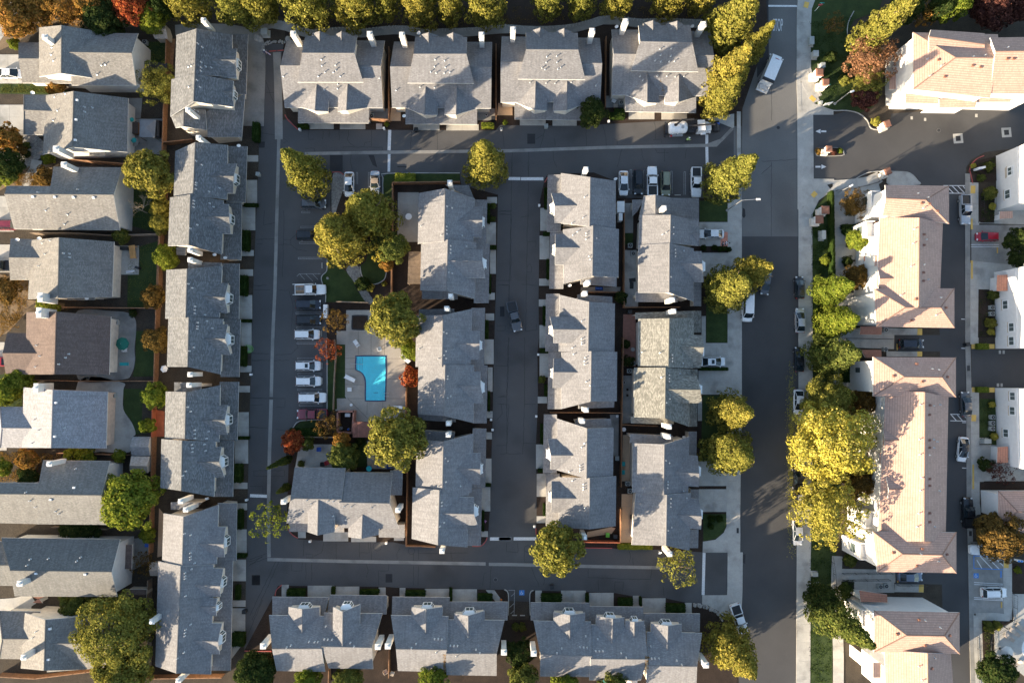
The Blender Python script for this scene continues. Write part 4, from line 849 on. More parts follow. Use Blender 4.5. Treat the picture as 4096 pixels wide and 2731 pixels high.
# ---- white apartment buildings with clay tile roofs
GA = 'white apartment buildings with clay tile roofs'
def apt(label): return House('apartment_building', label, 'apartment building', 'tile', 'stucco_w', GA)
a = apt('white apartment building with stepped clay tile roof at the top right corner')
a.g('A3 1358,292 2120,310 | 1738,518 2120,520 | 1360,800 2050,880', 11.8, 0.40, '1').g('A3 2050,340 2600,330 | 2095,462 2600,458 | 2050,835 2600,850', 12.4, 0.40).g('A3 1518,268 2000,300 | 1500,330 2000,400 | 1500,520 2000,540', 11.2, 0.36)
a.s_('A3 1290,835 1580,860 | 1290,925 1585,930', 5.6, 0.3).s_('A3 1590,890 1940,865 | 1592,962 1915,966', 5.6, 0.3).s_('A3 1935,865 2250,838 | 1930,915 2230,915', 5.6, 0.3).s_('A3 1225,668 1225,800 | 1145,672 1145,802', 3.2, 0.3)
a.v('A3 1890,590 1960,605 1640,690 2200,530 2255,530 1585,540', 'tile').v('A3 1485,530 1610,590 1510,680 1895,510 2000,498 2205,428')
a = apt('white apartment building with clay tile roof beside the estate entrance')
a.g('B3 1062,495 1020,1300 | 1413,495 1408,1300 | 1625,545 1595,1300', 11.7, 0.40).g('B3 1108,202 1680,210 | 1115,320 1470,335 | 1085,475 1680,548', 11.6, 0.40, '2').g('B3 1005,1130 1728,1128 | 1290,1298 1605,1300 | 1030,1470 1728,1480', 11.4, 0.40, '12')
a.d('B3 1040,940 1045,1142 1060,1040 1178,1036', bay=False, pitch=0.4)
for q in ('B3 1055,428 1055,548 | 990,430 990,548', 'B3 1005,725 1005,835 | 945,728 945,835', 'B3 980,840 980,980 | 915,842 915,980', 'B3 1080,1470 890,1468 | 1075,1542 880,1540'): a.s_(q, 3.4, 0.3, roof=M['tile_red'])
for q in ('B3 1190,725 1190,830 | 1045,725 1045,835', 'B3 1155,815 1155,925 | 1012,840 1012,928'): a.s_(q, 8.9, 0.12)
a.v('B3 1435,365 1505,370 1575,435 1455,645 1455,740 1450,985 1450,1060 1385,1225 1345,1415 1650,1300', 'tile').v('B3 1400,278 1490,315 1450,410 1370,597 1360,725 1340,930 1455,915 1475,690 1490,1048 1250,1188 1605,1210 1565,1365')
a = apt('long white apartment building with clay tile roof behind the big yellow tree')
a.g('C3 1110,480 D3 1040,300 | C3 1463,488 D3 1456,300 | C3 1675,530 D3 1650,300', 11.7, 0.40).g('C3 1000,172 1742,178 | 1280,352 1618,356 | 1000,525 1742,532', 11.5, 0.40, '12').g('D3 998,210 1746,218 | 1262,412 1620,420 | 1038,572 1746,582', 11.5, 0.40, '12')
a.d('C3 1090,815 1095,1037 1105,920 1228,918', bay=False, pitch=0.4).d('C3 1115,1230 1130,1472 1140,1360 1265,1355', bay=False, pitch=0.4)
for q in ('C3 1245,712 1245,805 | 1095,712 1095,805', 'C3 1195,1030 1195,1130 | 1055,1032 1055,1130', 'C3 1235,1140 1235,1240 | 1082,1140 1082,1240', 'C3 1180,1462 1180,1552 | 1042,1462 1042,1552'): a.s_(q, 8.9, 0.12)
for q in ('C3 1062,670 1062,800 | 1000,672 1000,800', 'C3 1040,985 1040,1120 | 950,990 950,1120', 'C3 1045,1128 1045,1240 | 982,1130 982,1240', 'C3 1005,1415 1005,1540 | 945,1418 945,1540', 'C3 1075,110 890,108 | 1075,182 930,178'): a.s_(q, 3.4, 0.3, roof=M['tile_red'])
a.v('C3 1390,235 1440,395 1508,605 1505,690 1505,918 1505,985 1505,1265 1505,1325 1665,352 1185,345 D3 1505,45 1505,125 1440,365 1180,400 1390,518 1660,415', 'tile').v('C3 1530,280 1588,288 1425,600 1540,610 1415,910 1540,912 1420,1045 1500,1050 1595,600 1570,930 1435,1255 1425,1368 1540,985 1590,1370 D3 1410,45 1395,165 1548,165 1425,410 1585,475')
a = apt('white apartment building with clay tile roof at the bottom, by the dark conifer')
a.g('D3 1105,1270 1110,1720 | 1488,1300 1492,1720 | 1698,1305 1728,1720', 11.7, 0.40).g('D3 1010,918 1774,935 | 1300,1140 1638,1146 | 1008,1290 1776,1305', 11.5, 0.40, '12')
a.s_('D3 1000,1385 1000,1520 | 1070,1385 1070,1520', 8.5, 0.1).s_('D3 890,840 1130,845 | 875,738 1125,775', 4.6, 0.35, roof=M['tile_red'])
a.v('D3 1410,1000 1465,1230 1215,1130 1685,1140 1525,1435', 'tile').v('D3 1465,1005 1600,1068 1410,1415 1550,1340 1440,1540')
# right-edge buildings: only their west walls come into view
def edge(label, s, hh, extra=0.0):
    q = Q(s); p0, p1 = P(q[0]), P(q[1]); X = (p0.x + p1.x) / 2; y0, y1 = sorted((p0.y, p1.y))
    hb = House('apartment_building', label, 'apartment building', 'tile', 'stucco_w', GA)
    zr = hh + 3.2; a1, a2 = Vector((X - .5, y1 + .5, hh)), Vector((X - .5, y0 - .5, hh)); b1, b2 = Vector((X + 16.5, y1 + .5, hh)), Vector((X + 16.5, y0 - .5, hh))
    r1, r2 = Vector((X + 8, y1 - 6, zr)), Vector((X + 8, y0 + 6, zr))
    hb.shell([[a1, a2, r2, r1], [b2, b1, r1, r2], [b1, a1, r1], [a2, b2, r2]], [a1, a2, b2, b1], over=0.5)
    mb = MB(); mb.box((X - 0.05, (y0 + y1) / 2, 5.6), (0.14, y1 - y0, 0.22)); mb.build('belt_course', M['stucco_w'], hb.root, hb.loc); return hb, X
e, X = edge('white apartment wall with planter and small windows, uppermost at the right edge', 'A3 2085,1400 B3 2120,430', 8.6)
e.win('A3 2230,1530 B3 2220,85 2205,285', X, w=1.7).s_('B3 2250,435 2250,500 | 2135,440 2135,508', 2.9, 0.05)
e, X = edge('white apartment wall right of the red car, middle of the right edge', 'B3 2085,985 C3 2090,100', 8.6)
e.win('B3 2185,1275 2240,1475 C3 2240,30', X, w=1.6).s_('B3 2205,1005 2205,1150 | 2110,1008 2105,1152', 3.2, 0.3, roof=M['tile_red'])
e, X = edge('white apartment wall with four windows and utility meters, lower right edge', 'C3 2090,450 2110,1130', 8.6)
e.win('C3 2250,525 2248,655 2190,855', X, w=1.5).s_('C3 2210,975 2210,1120 | 2115,980 2110,1122', 3.2, 0.3, roof=M['tile_red'])
c = House('clubhouse', 'low tile-roofed clubhouse at the right edge above the pool terrace', 'clubhouse', 'tile', 'stucco_w')
c.g('C3 2120,1372 2600,1375 | 2300,1560 2600,1560 | D3 2120,120 2600,330', 6.6, 0.38, '1')
# ---------------------------------------------------------------- trees, shrubs, hedges
def prof(shape, t):
    if shape == 'round': return max(0.05, math.sqrt(max(0, 1 - (2 * t - 1) ** 2)))
    if shape == 'cone': return max(0.06, (1 - t) ** 0.75) * min(1, 0.55 + t * 3.5)
    if shape == 'oval': return max(0.05, math.sin(math.pi * min(1, t * 0.93 + 0.07)) ** 0.7) * (1.0 if t < .5 else 1 - (t - .5) * 0.25)
    if shape == 'spire': return max(0.04, (1 - t) ** 0.6) * min(1, 0.3 + t * 5)
    if shape == 'redwood': return max(0.05, (1 - t) ** 0.72) * min(1, 0.72 + t * 3)
    if shape == 'vase': return 0.35 + 0.65 * math.sin(math.pi * min(1, 0.15 + t * 0.62))
    return 1.0
PROTO = {}
def crown_proto(key, shape, seed, lumps, per, leaf, zh=2.0, ragged=0.12, rl=(0.16, 0.30), inner=0.15):
    rnd = random.Random(seed); V = []; F = []
    def leafq(c, n, s):
        n = (n + Vector((rnd.gauss(0, .45), rnd.gauss(0, .45), rnd.gauss(0, .35)))).normalized()
        q = n.to_track_quat('Z', 'Y'); a = rnd.uniform(0, 6.283); u = q @ Vector((math.cos(a), math.sin(a), 0)); v = q @ Vector((-math.sin(a), math.cos(a), 0))
        s *= rnd.uniform(0.6, 1.35); b = len(V); k = rnd.uniform(0.55, 0.9)
        V.extend([c - u * s, c - v * s * k + n * s * .15, c + u * s, c + v * s * k + n * s * .15]); F.append((b, b + 1, b + 2, b + 3))
    for i in range(lumps):
        t = (i + rnd.random()) / lumps; t = t ** (1.25 if shape in ('cone', 'spire') else 0.95)
        a = i * 2.39996 + rnd.uniform(-.4, .4); r = prof(shape, t) * rnd.uniform(0.62, 1.0 + ragged); L = rnd.uniform(*rl) * (0.75 + 0.5 * prof(shape, t))
        c = Vector((math.cos(a) * max(0, r - L * .6), math.sin(a) * max(0, r - L * .6), t * zh))
        out = Vector((math.cos(a) * .8, math.sin(a) * .8, (t - .25) * 1.1)).normalized()
        m = max(8, int(per * (L / 0.23) ** 1.6 * rnd.uniform(.7, 1.2)))
        for _ in range(m):
            d = Vector((rnd.gauss(0, 1), rnd.gauss(0, 1), rnd.gauss(0, 1))).normalized()
            if d.dot(out) < -0.35: d = -d
            p = c + Vector((d.x * L, d.y * L, d.z * L * 0.8)) * rnd.uniform(0.72, 1.06)
            leafq(p, (d * .8 + out * .4), leaf)
    for _ in range(int(lumps * per * inner)):
        t = rnd.random(); a = rnd.uniform(0, 6.283); r = prof(shape, t) * math.sqrt(rnd.random()) * .8
        leafq(Vector((math.cos(a) * r, math.sin(a) * r, t * zh)), Vector((math.cos(a), math.sin(a), .5)), leaf)
    me = bpy.data.meshes.new('crown_' + key); me.from_pydata([tuple(v) for v in V], [], F); me.update(); PROTO[key] = me; return me
for i in range(3):
    crown_proto('redwood%d' % i, 'redwood', 131 + i, 210, 52, 0.050, zh=4.0, ragged=.22, rl=(.13, .25), inner=.3)
    crown_proto('round%d' % i, 'round', 11 + i, 85, 85, 0.054, ragged=.2, rl=(.13, .26), inner=.3)
    crown_proto('cone%d' % i, 'cone', 31 + i, 85, 75, 0.058, zh=2.4, ragged=.2, rl=(.15, .27))
    crown_proto('oval%d' % i, 'oval', 51 + i, 85, 80, 0.055, zh=2.2, ragged=.18, rl=(.14, .26))
    crown_proto('shrub%d' % i, 'round', 71 + i, 26, 40, 0.10, zh=1.5, ragged=.2, rl=(.22, .38))
crown_proto('big', 'round', 90, 130, 170, 0.031, zh=1.9, ragged=.15, rl=(.11, .22))
crown_proto('wisp', 'vase', 91, 120, 95, 0.036, zh=1.9, ragged=.35, rl=(.08, .17), inner=.3)
crown_proto('sparse', 'vase', 92, 46, 34, 0.055, zh=1.7, ragged=.4, rl=(.10, .22), inner=.3)
crown_proto('spire', 'spire', 93, 90, 46, 0.10, zh=8.0, ragged=.1, rl=(.25, .45), inner=.1)
crown_proto('pine', 'spire', 94, 120, 70, 0.055, zh=3.2, ragged=.25, rl=(.13, .25))
MCACHE = {}
def crown_mesh(key, leaf):
    k = (key, leaf)
    if k not in MCACHE:
        me = PROTO[key].copy(); me.materials.clear(); me.materials.append(LEAF[leaf]); MCACHE[k] = me
    return MCACHE[k]
TZH = {'round': 2.0, 'cone': 2.4, 'oval': 2.2, 'shrub': 1.5, 'redwood': 4.0, 'big': 1.9, 'wisp': 1.9, 'sparse': 1.7, 'spire': 8.0, 'pine': 3.2}
trunk_cache = {}
def trunk_mesh(var, pale=False):
    k = (var, pale)
    if k in trunk_cache: return trunk_cache[k]
    rnd = random.Random(200 + var); mb = MB(); p = Vector((0, 0, -.05)); pts = [p]
    for i in range(1, 5): pts.append(Vector((rnd.uniform(-.04, .04) * i, rnd.uniform(-.04, .04) * i, i * .2)))
    rr = [.034, .026, .021, .014, .006]
    for i in range(4): mb.cyl(pts[i], pts[i + 1], rr[i], rr[i + 1], 7)
    for i in range(7):
        a = i * 2.4 + rnd.uniform(-.3, .3); z = .28 + .08 * i; q = Vector((pts[2].x, pts[2].y, z)); e = q + Vector((math.cos(a) * .2, math.sin(a) * .2, .16)) * rnd.uniform(.7, 1.1)
        mb.cyl(q, e, .013, .006, 5); f = e + Vector((math.cos(a + .6) * .1, math.sin(a + .6) * .1, .1)); mb.cyl(e, f, .006, .002, 4)
    ob = mb.build('trunk', M['bark_pale'] if pale else M['bark']); me = ob.data; bpy.data.objects.remove(ob); trunk_cache[k] = me; return me
tree_n = [0]
def tree(spec, Rt, h, shape, leaf, label, name='tree', cat='tree', group=None, low=0.22, pale=False, squash=1.0, zk=None):
    """spec: photo point of the crown's middle; Rt: crown radius in survey units; h: height in metres"""
    i = tree_n[0]; tree_n[0] += 1
    zc = h * (low + 1) / 2 if shape not in ('cone', 'pine', 'spire', 'redwood') else h * (0.45 if shape == 'redwood' else 0.5)
    if zk: zc = h * zk
    if shape == 'redwood': low = 0.08
    q = P(Q(spec)[0], zc); Rm = Rt * TPP * (1 - zc / H); key = shape if shape in PROTO else shape + str(i % 3)
    root = empty(name, (q.x, q.y, 0.03), random.uniform(0, 6.28), label, cat, group)
    hc = h * (1 - low); cr = bpy.data.objects.new('crown', crown_mesh(key, leaf)); link(cr, root)
    cr.location = (0, 0, h * low); cr.scale = (Rm * squash, Rm, hc / TZH[shape])
    tr = bpy.data.objects.new('trunk', trunk_mesh(i % 4, pale)); link(tr, root); k = h * (.8 if shape not in ('shrub',) else .6); wk = max(.5, min(h, Rm * 2.2)); tr.scale = (wk, wk, k)
    return root
GTOP = 'evergreens along the top edge'
tops = [('A0 1720,40', 200, 'rightmost of the two evergreens above the first slate townhouse'), ('A0 2160,70', 215, 'broad evergreen between the slate townhouse and the winding path'), ('A1 120,60', 190, 'evergreen over the start of the winding path'), ('A1 520,60', 235, 'tall evergreen above the first grey top-row townhouse'),
 ('A1 980,90', 210, 'evergreen above the gap between the first and second top-row townhouses'), ('A1 1230,60', 120, 'narrow shaded evergreen beside the second top-row townhouse'), ('A1 1520,80', 190, 'evergreen above the satellite dish of the second top-row townhouse'), ('A1 1800,100', 130, 'small evergreen between two larger ones above the second townhouse'), ('A1 2110,70', 200, 'evergreen above the gap beside the third top-row townhouse'),
 ('A2 430,40', 150, 'evergreen above the third top-row townhouse, left one'), ('A2 720,40', 140, 'evergreen above the third top-row townhouse, right one'), ('A2 1050,20', 160, 'evergreen above the gap between third and fourth townhouses'), ('A2 1500,10', 180, 'evergreen above the fourth top-row townhouse'), ('A2 1780,-10', 140, 'evergreen cut by the top edge near the street corner')]
for sp, r, lb in tops: tree(sp, r * 0.98, random.uniform(17, 21), 'redwood', 'evergreen', lb, group=GTOP, zk=.2)
for sp, r, lb in [('A2 2100,180', 235, 'upper evergreen of the three leaning over the street corner'), ('A2 2035,665', 215, 'middle evergreen of the three leaning over the street corner'), ('A2 2000,860', 170, 'lowest evergreen of the three leaning over the street corner, near the truck'), ('A2 2290,400', 120, 'smaller evergreen crown overhanging the street at the corner')]:
    tree(sp, r, 20 if r > 180 else 15, 'redwood', 'evergreen', lb, group='evergreens at the street corner')
GM = 'large evergreens inside the estate'
for sp, r, hh, shp, lb in [('A1 480,1530', 200, 20, 'redwood', 'pointed evergreen over the corner of the parking court'), ('A1 2105,1450', 205, 19, 'redwood', 'pointed evergreen at the head of the middle lane'), ('B1 1060,450', 250, 18, 'redwood', 'larger right-hand evergreen of the pair over the parking court lawn'), ('B1 800,660', 260, 19, 'redwood', 'left-hand evergreen of the pair hiding the black car'),
  ('B1 1290,1400', 225, 13, 'round', 'round evergreen beside the square planter terrace'), ('C1 1310,910', 240, 13, 'round', 'round evergreen over the redwood pergola'), ('B2 2080,120', 205, 20, 'redwood', 'evergreen above the street lamp'), ('B2 2070,1120', 215, 15, 'redwood', 'evergreen on the street lawn beside the painted driveway'), ('B2 2265,985', 175, 15, 'redwood', 'evergreen leaning over the parked grey car'),
  ('C2 2100,660', 185, 15, 'redwood', 'upper evergreen of the pair on the street lawn'), ('C2 2080,1030', 240, 14, 'redwood', 'lower evergreen of the pair on the street lawn'), ('D2 510,360', 205, 13, 'round', 'round evergreen at the foot of the middle lane'), ('D2 2095,1290', 225, 17, 'redwood', 'evergreen at the bottom right corner beside the white pickup')]:
    tree(sp, r, hh, shp, 'evergreen', lb, group=GM)
for a in [('A2 830,1005', 130, 6, 'round', 'dark', 'round dark tree against the third top-row townhouse'), ('D2 1600,520', 145, 8, 'sparse', 'evergreen', 'thin olive tree at the end of the bottom lane'), ('D1 180,110', 135, 8, 'sparse', 'lime', 'thin yellow-green tree at the left end of the bottom lane'), ('D0 1050,1120', 345, 11, 'big', 'evergreen', 'wide green tree over the bottom left house'), ('D0 1100,1500', 210, 9, 'round', 'evergreen', 'olive tree at the bottom edge left of the long townhouse'), ('D0 2290,1470', 160, 8, 'round', 'dark', 'dark tree at the bottom end of the left lane'),
  ('C0 1160,1440', 250, 9, 'round', 'lime', 'yellow-green tree by the two garden sheds'), ('C0 1385,520', 105, 5, 'round', 'lime', 'round two-toned tree behind the curved lawn'), ('C0 1325,790', 66, 3.5, 'shrub', 'lime', 'small yellow-green tree below the curved lawn'), ('C0 1400,20', 112, 5, 'round', 'brown', 'bronze tree behind the brown roofed house'), ('B0 1370,1205', 95, 4.5, 'round', 'brown', 'bronze tree against the fence behind the patio bench'),
  ('B0 1490,850', 108, 5, 'round', 'lime', 'round yellow-green tree at the fence below the second slate townhouse'), ('B0 1440,545', 92, 4.5, 'round', 'evergreen', 'lower of two olive trees by the fence near the bare trees'), ('B0 1440,405', 84, 4.5, 'round', 'evergreen', 'upper of two olive trees by the fence near the bare trees'), ('B0 1345,95', 205, 9, 'round', 'evergreen', 'green tree beside the patio tent'), ('B0 1085,655', 66, 3.5, 'shrub', 'green', 'small green tree between the bare trees and the grey patio house'),
  ('A0 1420,760', 160, 6, 'wisp', 'evergreen', 'feathery tree behind the top left house'), ('B1 1290,770', 130, 5.5, 'round', 'green', 'green tree beside the pergola fence'), ('B1 1230,920', 58, 3, 'shrub', 'orange', 'small orange tree at the round lawn'), ('B1 1190,820', 75, 4, 'sparse', 'yellow', 'pale thin tree left of the pergola'), ('B1 760,1410', 95, 4.5, 'sparse', 'brown', 'bronze tree beside the mailboxes'),
  ('C1 700,110', 92, 4.5, 'sparse', 'red', 'dusty red tree at the edge of the parking row'), ('C1 1435,350', 84, 4, 'shrub', 'red', 'bright red tree by the pool fence'), ('C1 1440,110', 95, 4, 'round', 'lime', 'yellow-green clipped tree at the pool fence'), ('C1 690,780', 98, 5, 'sparse', 'brown', 'olive-brown tree beside the red pickup'), ('C1 390,930', 95, 4.5, 'round', 'red', 'dark red tree at the corner of the left lane'), ('C1 820,920', 78, 4, 'shrub', 'orange', 'orange tree below the pump enclosure'), ('C1 835,1070', 130, 6, 'round', 'green', 'dense green tree in the courtyard above the bottom-lane townhouse'), ('C1 520,950', 56, 3.5, 'shrub', 'green', 'small green tree at the courtyard slab'),
  ('A3 1110,200', 175, 24, 'redwood', 'evergreen', 'tall leaning conifer at the top right lawn'), ('A3 980,520', 200, 8, 'wisp', 'pink', 'pinkish autumn tree left of the top right apartments'), ('A3 960,760', 120, 6, 'wisp', 'evergreen', 'yellow-green tree below the pinkish autumn tree'), ('A3 930,880', 110, 5, 'round', 'purple', 'dark shaded tree by the curved estate walk'), ('A3 1720,40', 130, 9, 'round', 'lime', 'yellow-green tree above the top right apartments'), ('A3 2080,90', 170, 8, 'round', 'purple', 'purple-leaved tree at the top right'), ('A3 1900,10', 80, 7, 'round', 'purple', 'purple-leaved tree cut by the top edge'), ('A3 2300,60', 120, 7, 'round', 'purple', 'purple-leaved tree in the top right corner'), ('A3 1480,120', 100, 6, 'sparse', 'orange', 'thin orange tree behind the top right apartments'), ('A3 1300,60', 130, 9, 'round', 'dark', 'dark tree behind the tall conifer'), ('A3 1600,60', 110, 9, 'round', 'dark', 'dark tree beside the yellow-green one at the top edge'), ('A3 655,215', 78, 4, 'sparse', 'brown', 'brown thin tree on the top right lawn'),
  ('B3 840,370', 115, 5, 'wisp', 'brown', 'brown feathery tree at the estate entrance apartments'), ('B3 865,690', 100, 4.5, 'shrub', 'lime', 'yellow shrub tree beside the apartment entries'), ('B3 650,1130', 160, 12, 'redwood', 'lime', 'upper yellow-green tree on the estate verge'), ('B3 690,1420', 175, 12, 'redwood', 'lime', 'lower yellow-green tree on the estate verge'), ('B3 860,1020', 110, 5, 'round', 'brown', 'bronze tree between the verge trees and the apartments'),
  ('C3 660,150', 205, 15, 'redwood', 'green', 'dark green tree on the verge beside the black car'), ('C3 600,560', 215, 10, 'big', 'evergreen', 'olive tree above the big yellow tree'), ('C3 630,920', 370, 14, 'big', 'yellow', 'big bright yellow tree overhanging the street'), ('C3 600,1540', 270, 12, 'wisp', 'straw', 'feathery yellow-green tree below the big yellow tree'), ('C3 880,1300', 140, 6, 'round', 'brown', 'shaded bronze tree between the yellow trees and apartments'), ('C3 900,560', 125, 6, 'round', 'brown', 'shaded bronze tree beside the long apartment building'), ('C3 850,1180', 85, 5, 'shrub', 'green', 'green shrub tree under the apartments'),
  ('D3 690,1010', 200, 20, 'redwood', 'green', 'dark leaning conifer at the bottom right verge'), ('D3 540,800', 130, 8, 'round', 'dark', 'dark round tree beside the bottom right verge conifer'), ('D3 2125,250', 200, 8, 'round', 'brown', 'olive-bronze tree over the white pickup in the parking bay'), ('D3 2110,1460', 160, 6, 'round', 'dark', 'dark tree at the bottom of the pool terrace'), ('B3 2300,690', 100, 7, 'round', 'dark', 'dark tree right of the red car'), ('B3 2320,850', 85, 6, 'round', 'dark', 'dark tree below the one right of the red car'), ('C3 2150,1200', 95, 4, 'sparse', 'purple', 'bare-looking purple shrub tree beside the white car'),
  ('D2 180,1300', 120, 6, 'round', 'dark', 'dark tree between the middle and right bottom-row townhouses'), ('D1 1650,1510', 120, 9, 'round', 'lime', 'yellow-green tree at the bottom edge under the middle townhouse'), ('D1 60,1450', 150, 9, 'round', 'dark', 'dark tree at the bottom edge by the red fence'), ('D1 880,1530', 120, 9, 'round', 'green', 'green shrub tree at the bottom edge under the left townhouse'), ('D1 520,1520', 100, 8, 'round', 'lime', 'small yellow tree at the bottom edge under the left townhouse'), ('D2 200,1540', 130, 11, 'round', 'green', 'green tree at the bottom edge below the dark tree'),
  ('D2 580,1560', 110, 9, 'round', 'lime', 'yellow-green tree cut by the bottom edge under the triplex, left'), ('D2 1010,1575', 120, 10, 'round', 'green', 'green tree cut by the bottom edge under the triplex, right'), ('A0 130,150', 170, 8, 'round', 'orange', 'large orange tree at the top left corner'), ('A0 330,40', 160, 7, 'round', 'orange', 'orange tree along the top edge, left of centre of the orange group'), ('A0 560,50', 150, 7, 'wisp', 'orange', 'thinning orange tree at the top edge above the first house'), ('A0 830,40', 150, 7, 'round', 'orange', 'orange tree at the top edge beside the dark tree'), ('A0 930,190', 180, 7, 'round', 'dark', 'dark green tree behind the top left house'), ('A0 1200,60', 165, 8, 'round', 'red', 'red-orange tree at the top edge'), ('A0 1370,170', 130, 6, 'round', 'lime', 'yellow-green tree beside the garden shed at the top'), ('A0 1450,60', 100, 7, 'round', 'dark', 'dark tree right of the red-orange tree'),
  ('A0 510,770', 90, 3, 'shrub', 'orange', 'orange shrub between the first two houses'), ('A0 60,1230', 115, 5, 'shrub', 'orange', 'orange bush at the left edge'), ('A0 140,1330', 80, 2.5, 'shrub', 'brown', 'brown bush on the gravel yard at the left edge'), ('A0 50,1460', 120, 9, 'round', 'dark', 'dark tree at the left edge above the long house'), ('A0 135,395', 50, 2.5, 'shrub', 'lime', 'small lime shrub by the first driveway'), ('B0 400,130', 90, 2.5, 'shrub', 'brown', 'golden shrub beside the long grey house'), ('B0 40,90', 110, 3, 'shrub', 'lime', 'lime shrub at the left edge of the long house yard'),
  ('B0 430,1290', 95, 2.5, 'shrub', 'lime', 'lime shrub above the brown roofed house'), ('B0 80,1410', 75, 3, 'sparse', 'brown', 'thin pale shrub left of the brown roofed house'), ('B0 60,1150', 110, 3, 'shrub', 'brown', 'brown ground shrub at the left edge'), ('C0 180,385', 120, 4, 'shrub', 'lime', 'lime shrub below the brown roofed house'), ('C0 60,480', 110, 5, 'shrub', 'lime', 'lime shrub at the left edge above the blue roofed house'), ('C0 645,1045', 66, 3, 'shrub', 'lime', 'left of two lime bushes behind the charcoal roofed house'), ('C0 770,1055', 78, 3, 'shrub', 'lime', 'right of two lime bushes behind the charcoal roofed house'), ('C0 240,1090', 90, 3.5, 'shrub', 'orange', 'orange-yellow bush in the left garden'), ('C0 20,1160', 80, 3.5, 'shrub', 'lime', 'lime bush at the left edge of the garden'), ('C0 1065,1060', 58, 2.5, 'shrub', 'lime', 'small lime bush beside the sheds'), ('C0 250,1260', 90, 2, 'shrub', 'dark', 'low dark planting beside the charcoal roofed house'),
  ('D0 680,880', 140, 4.5, 'round', 'green', 'green tree over the white curved wall'), ('D0 1290,500', 90, 2.5, 'sparse', 'brown', 'tangled vine by the brown porch'), ('D0 650,210', 120, 1.8, 'shrub', 'dark', 'ivy clump on the fence below the charcoal roofed house'), ('D0 800,215', 100, 1.8, 'shrub', 'dark', 'second ivy clump on the fence below the charcoal roofed house'), ('D0 1320,240', 70, 3, 'shrub', 'lime', 'lime shrub at the brown fence')]:
    sp, r, hh, shp, lf, lb = a; tree(sp, r, hh, shp, lf, lb, name='shrub' if hh < 3.2 else 'tree', cat='shrub' if hh < 3.2 else 'tree')
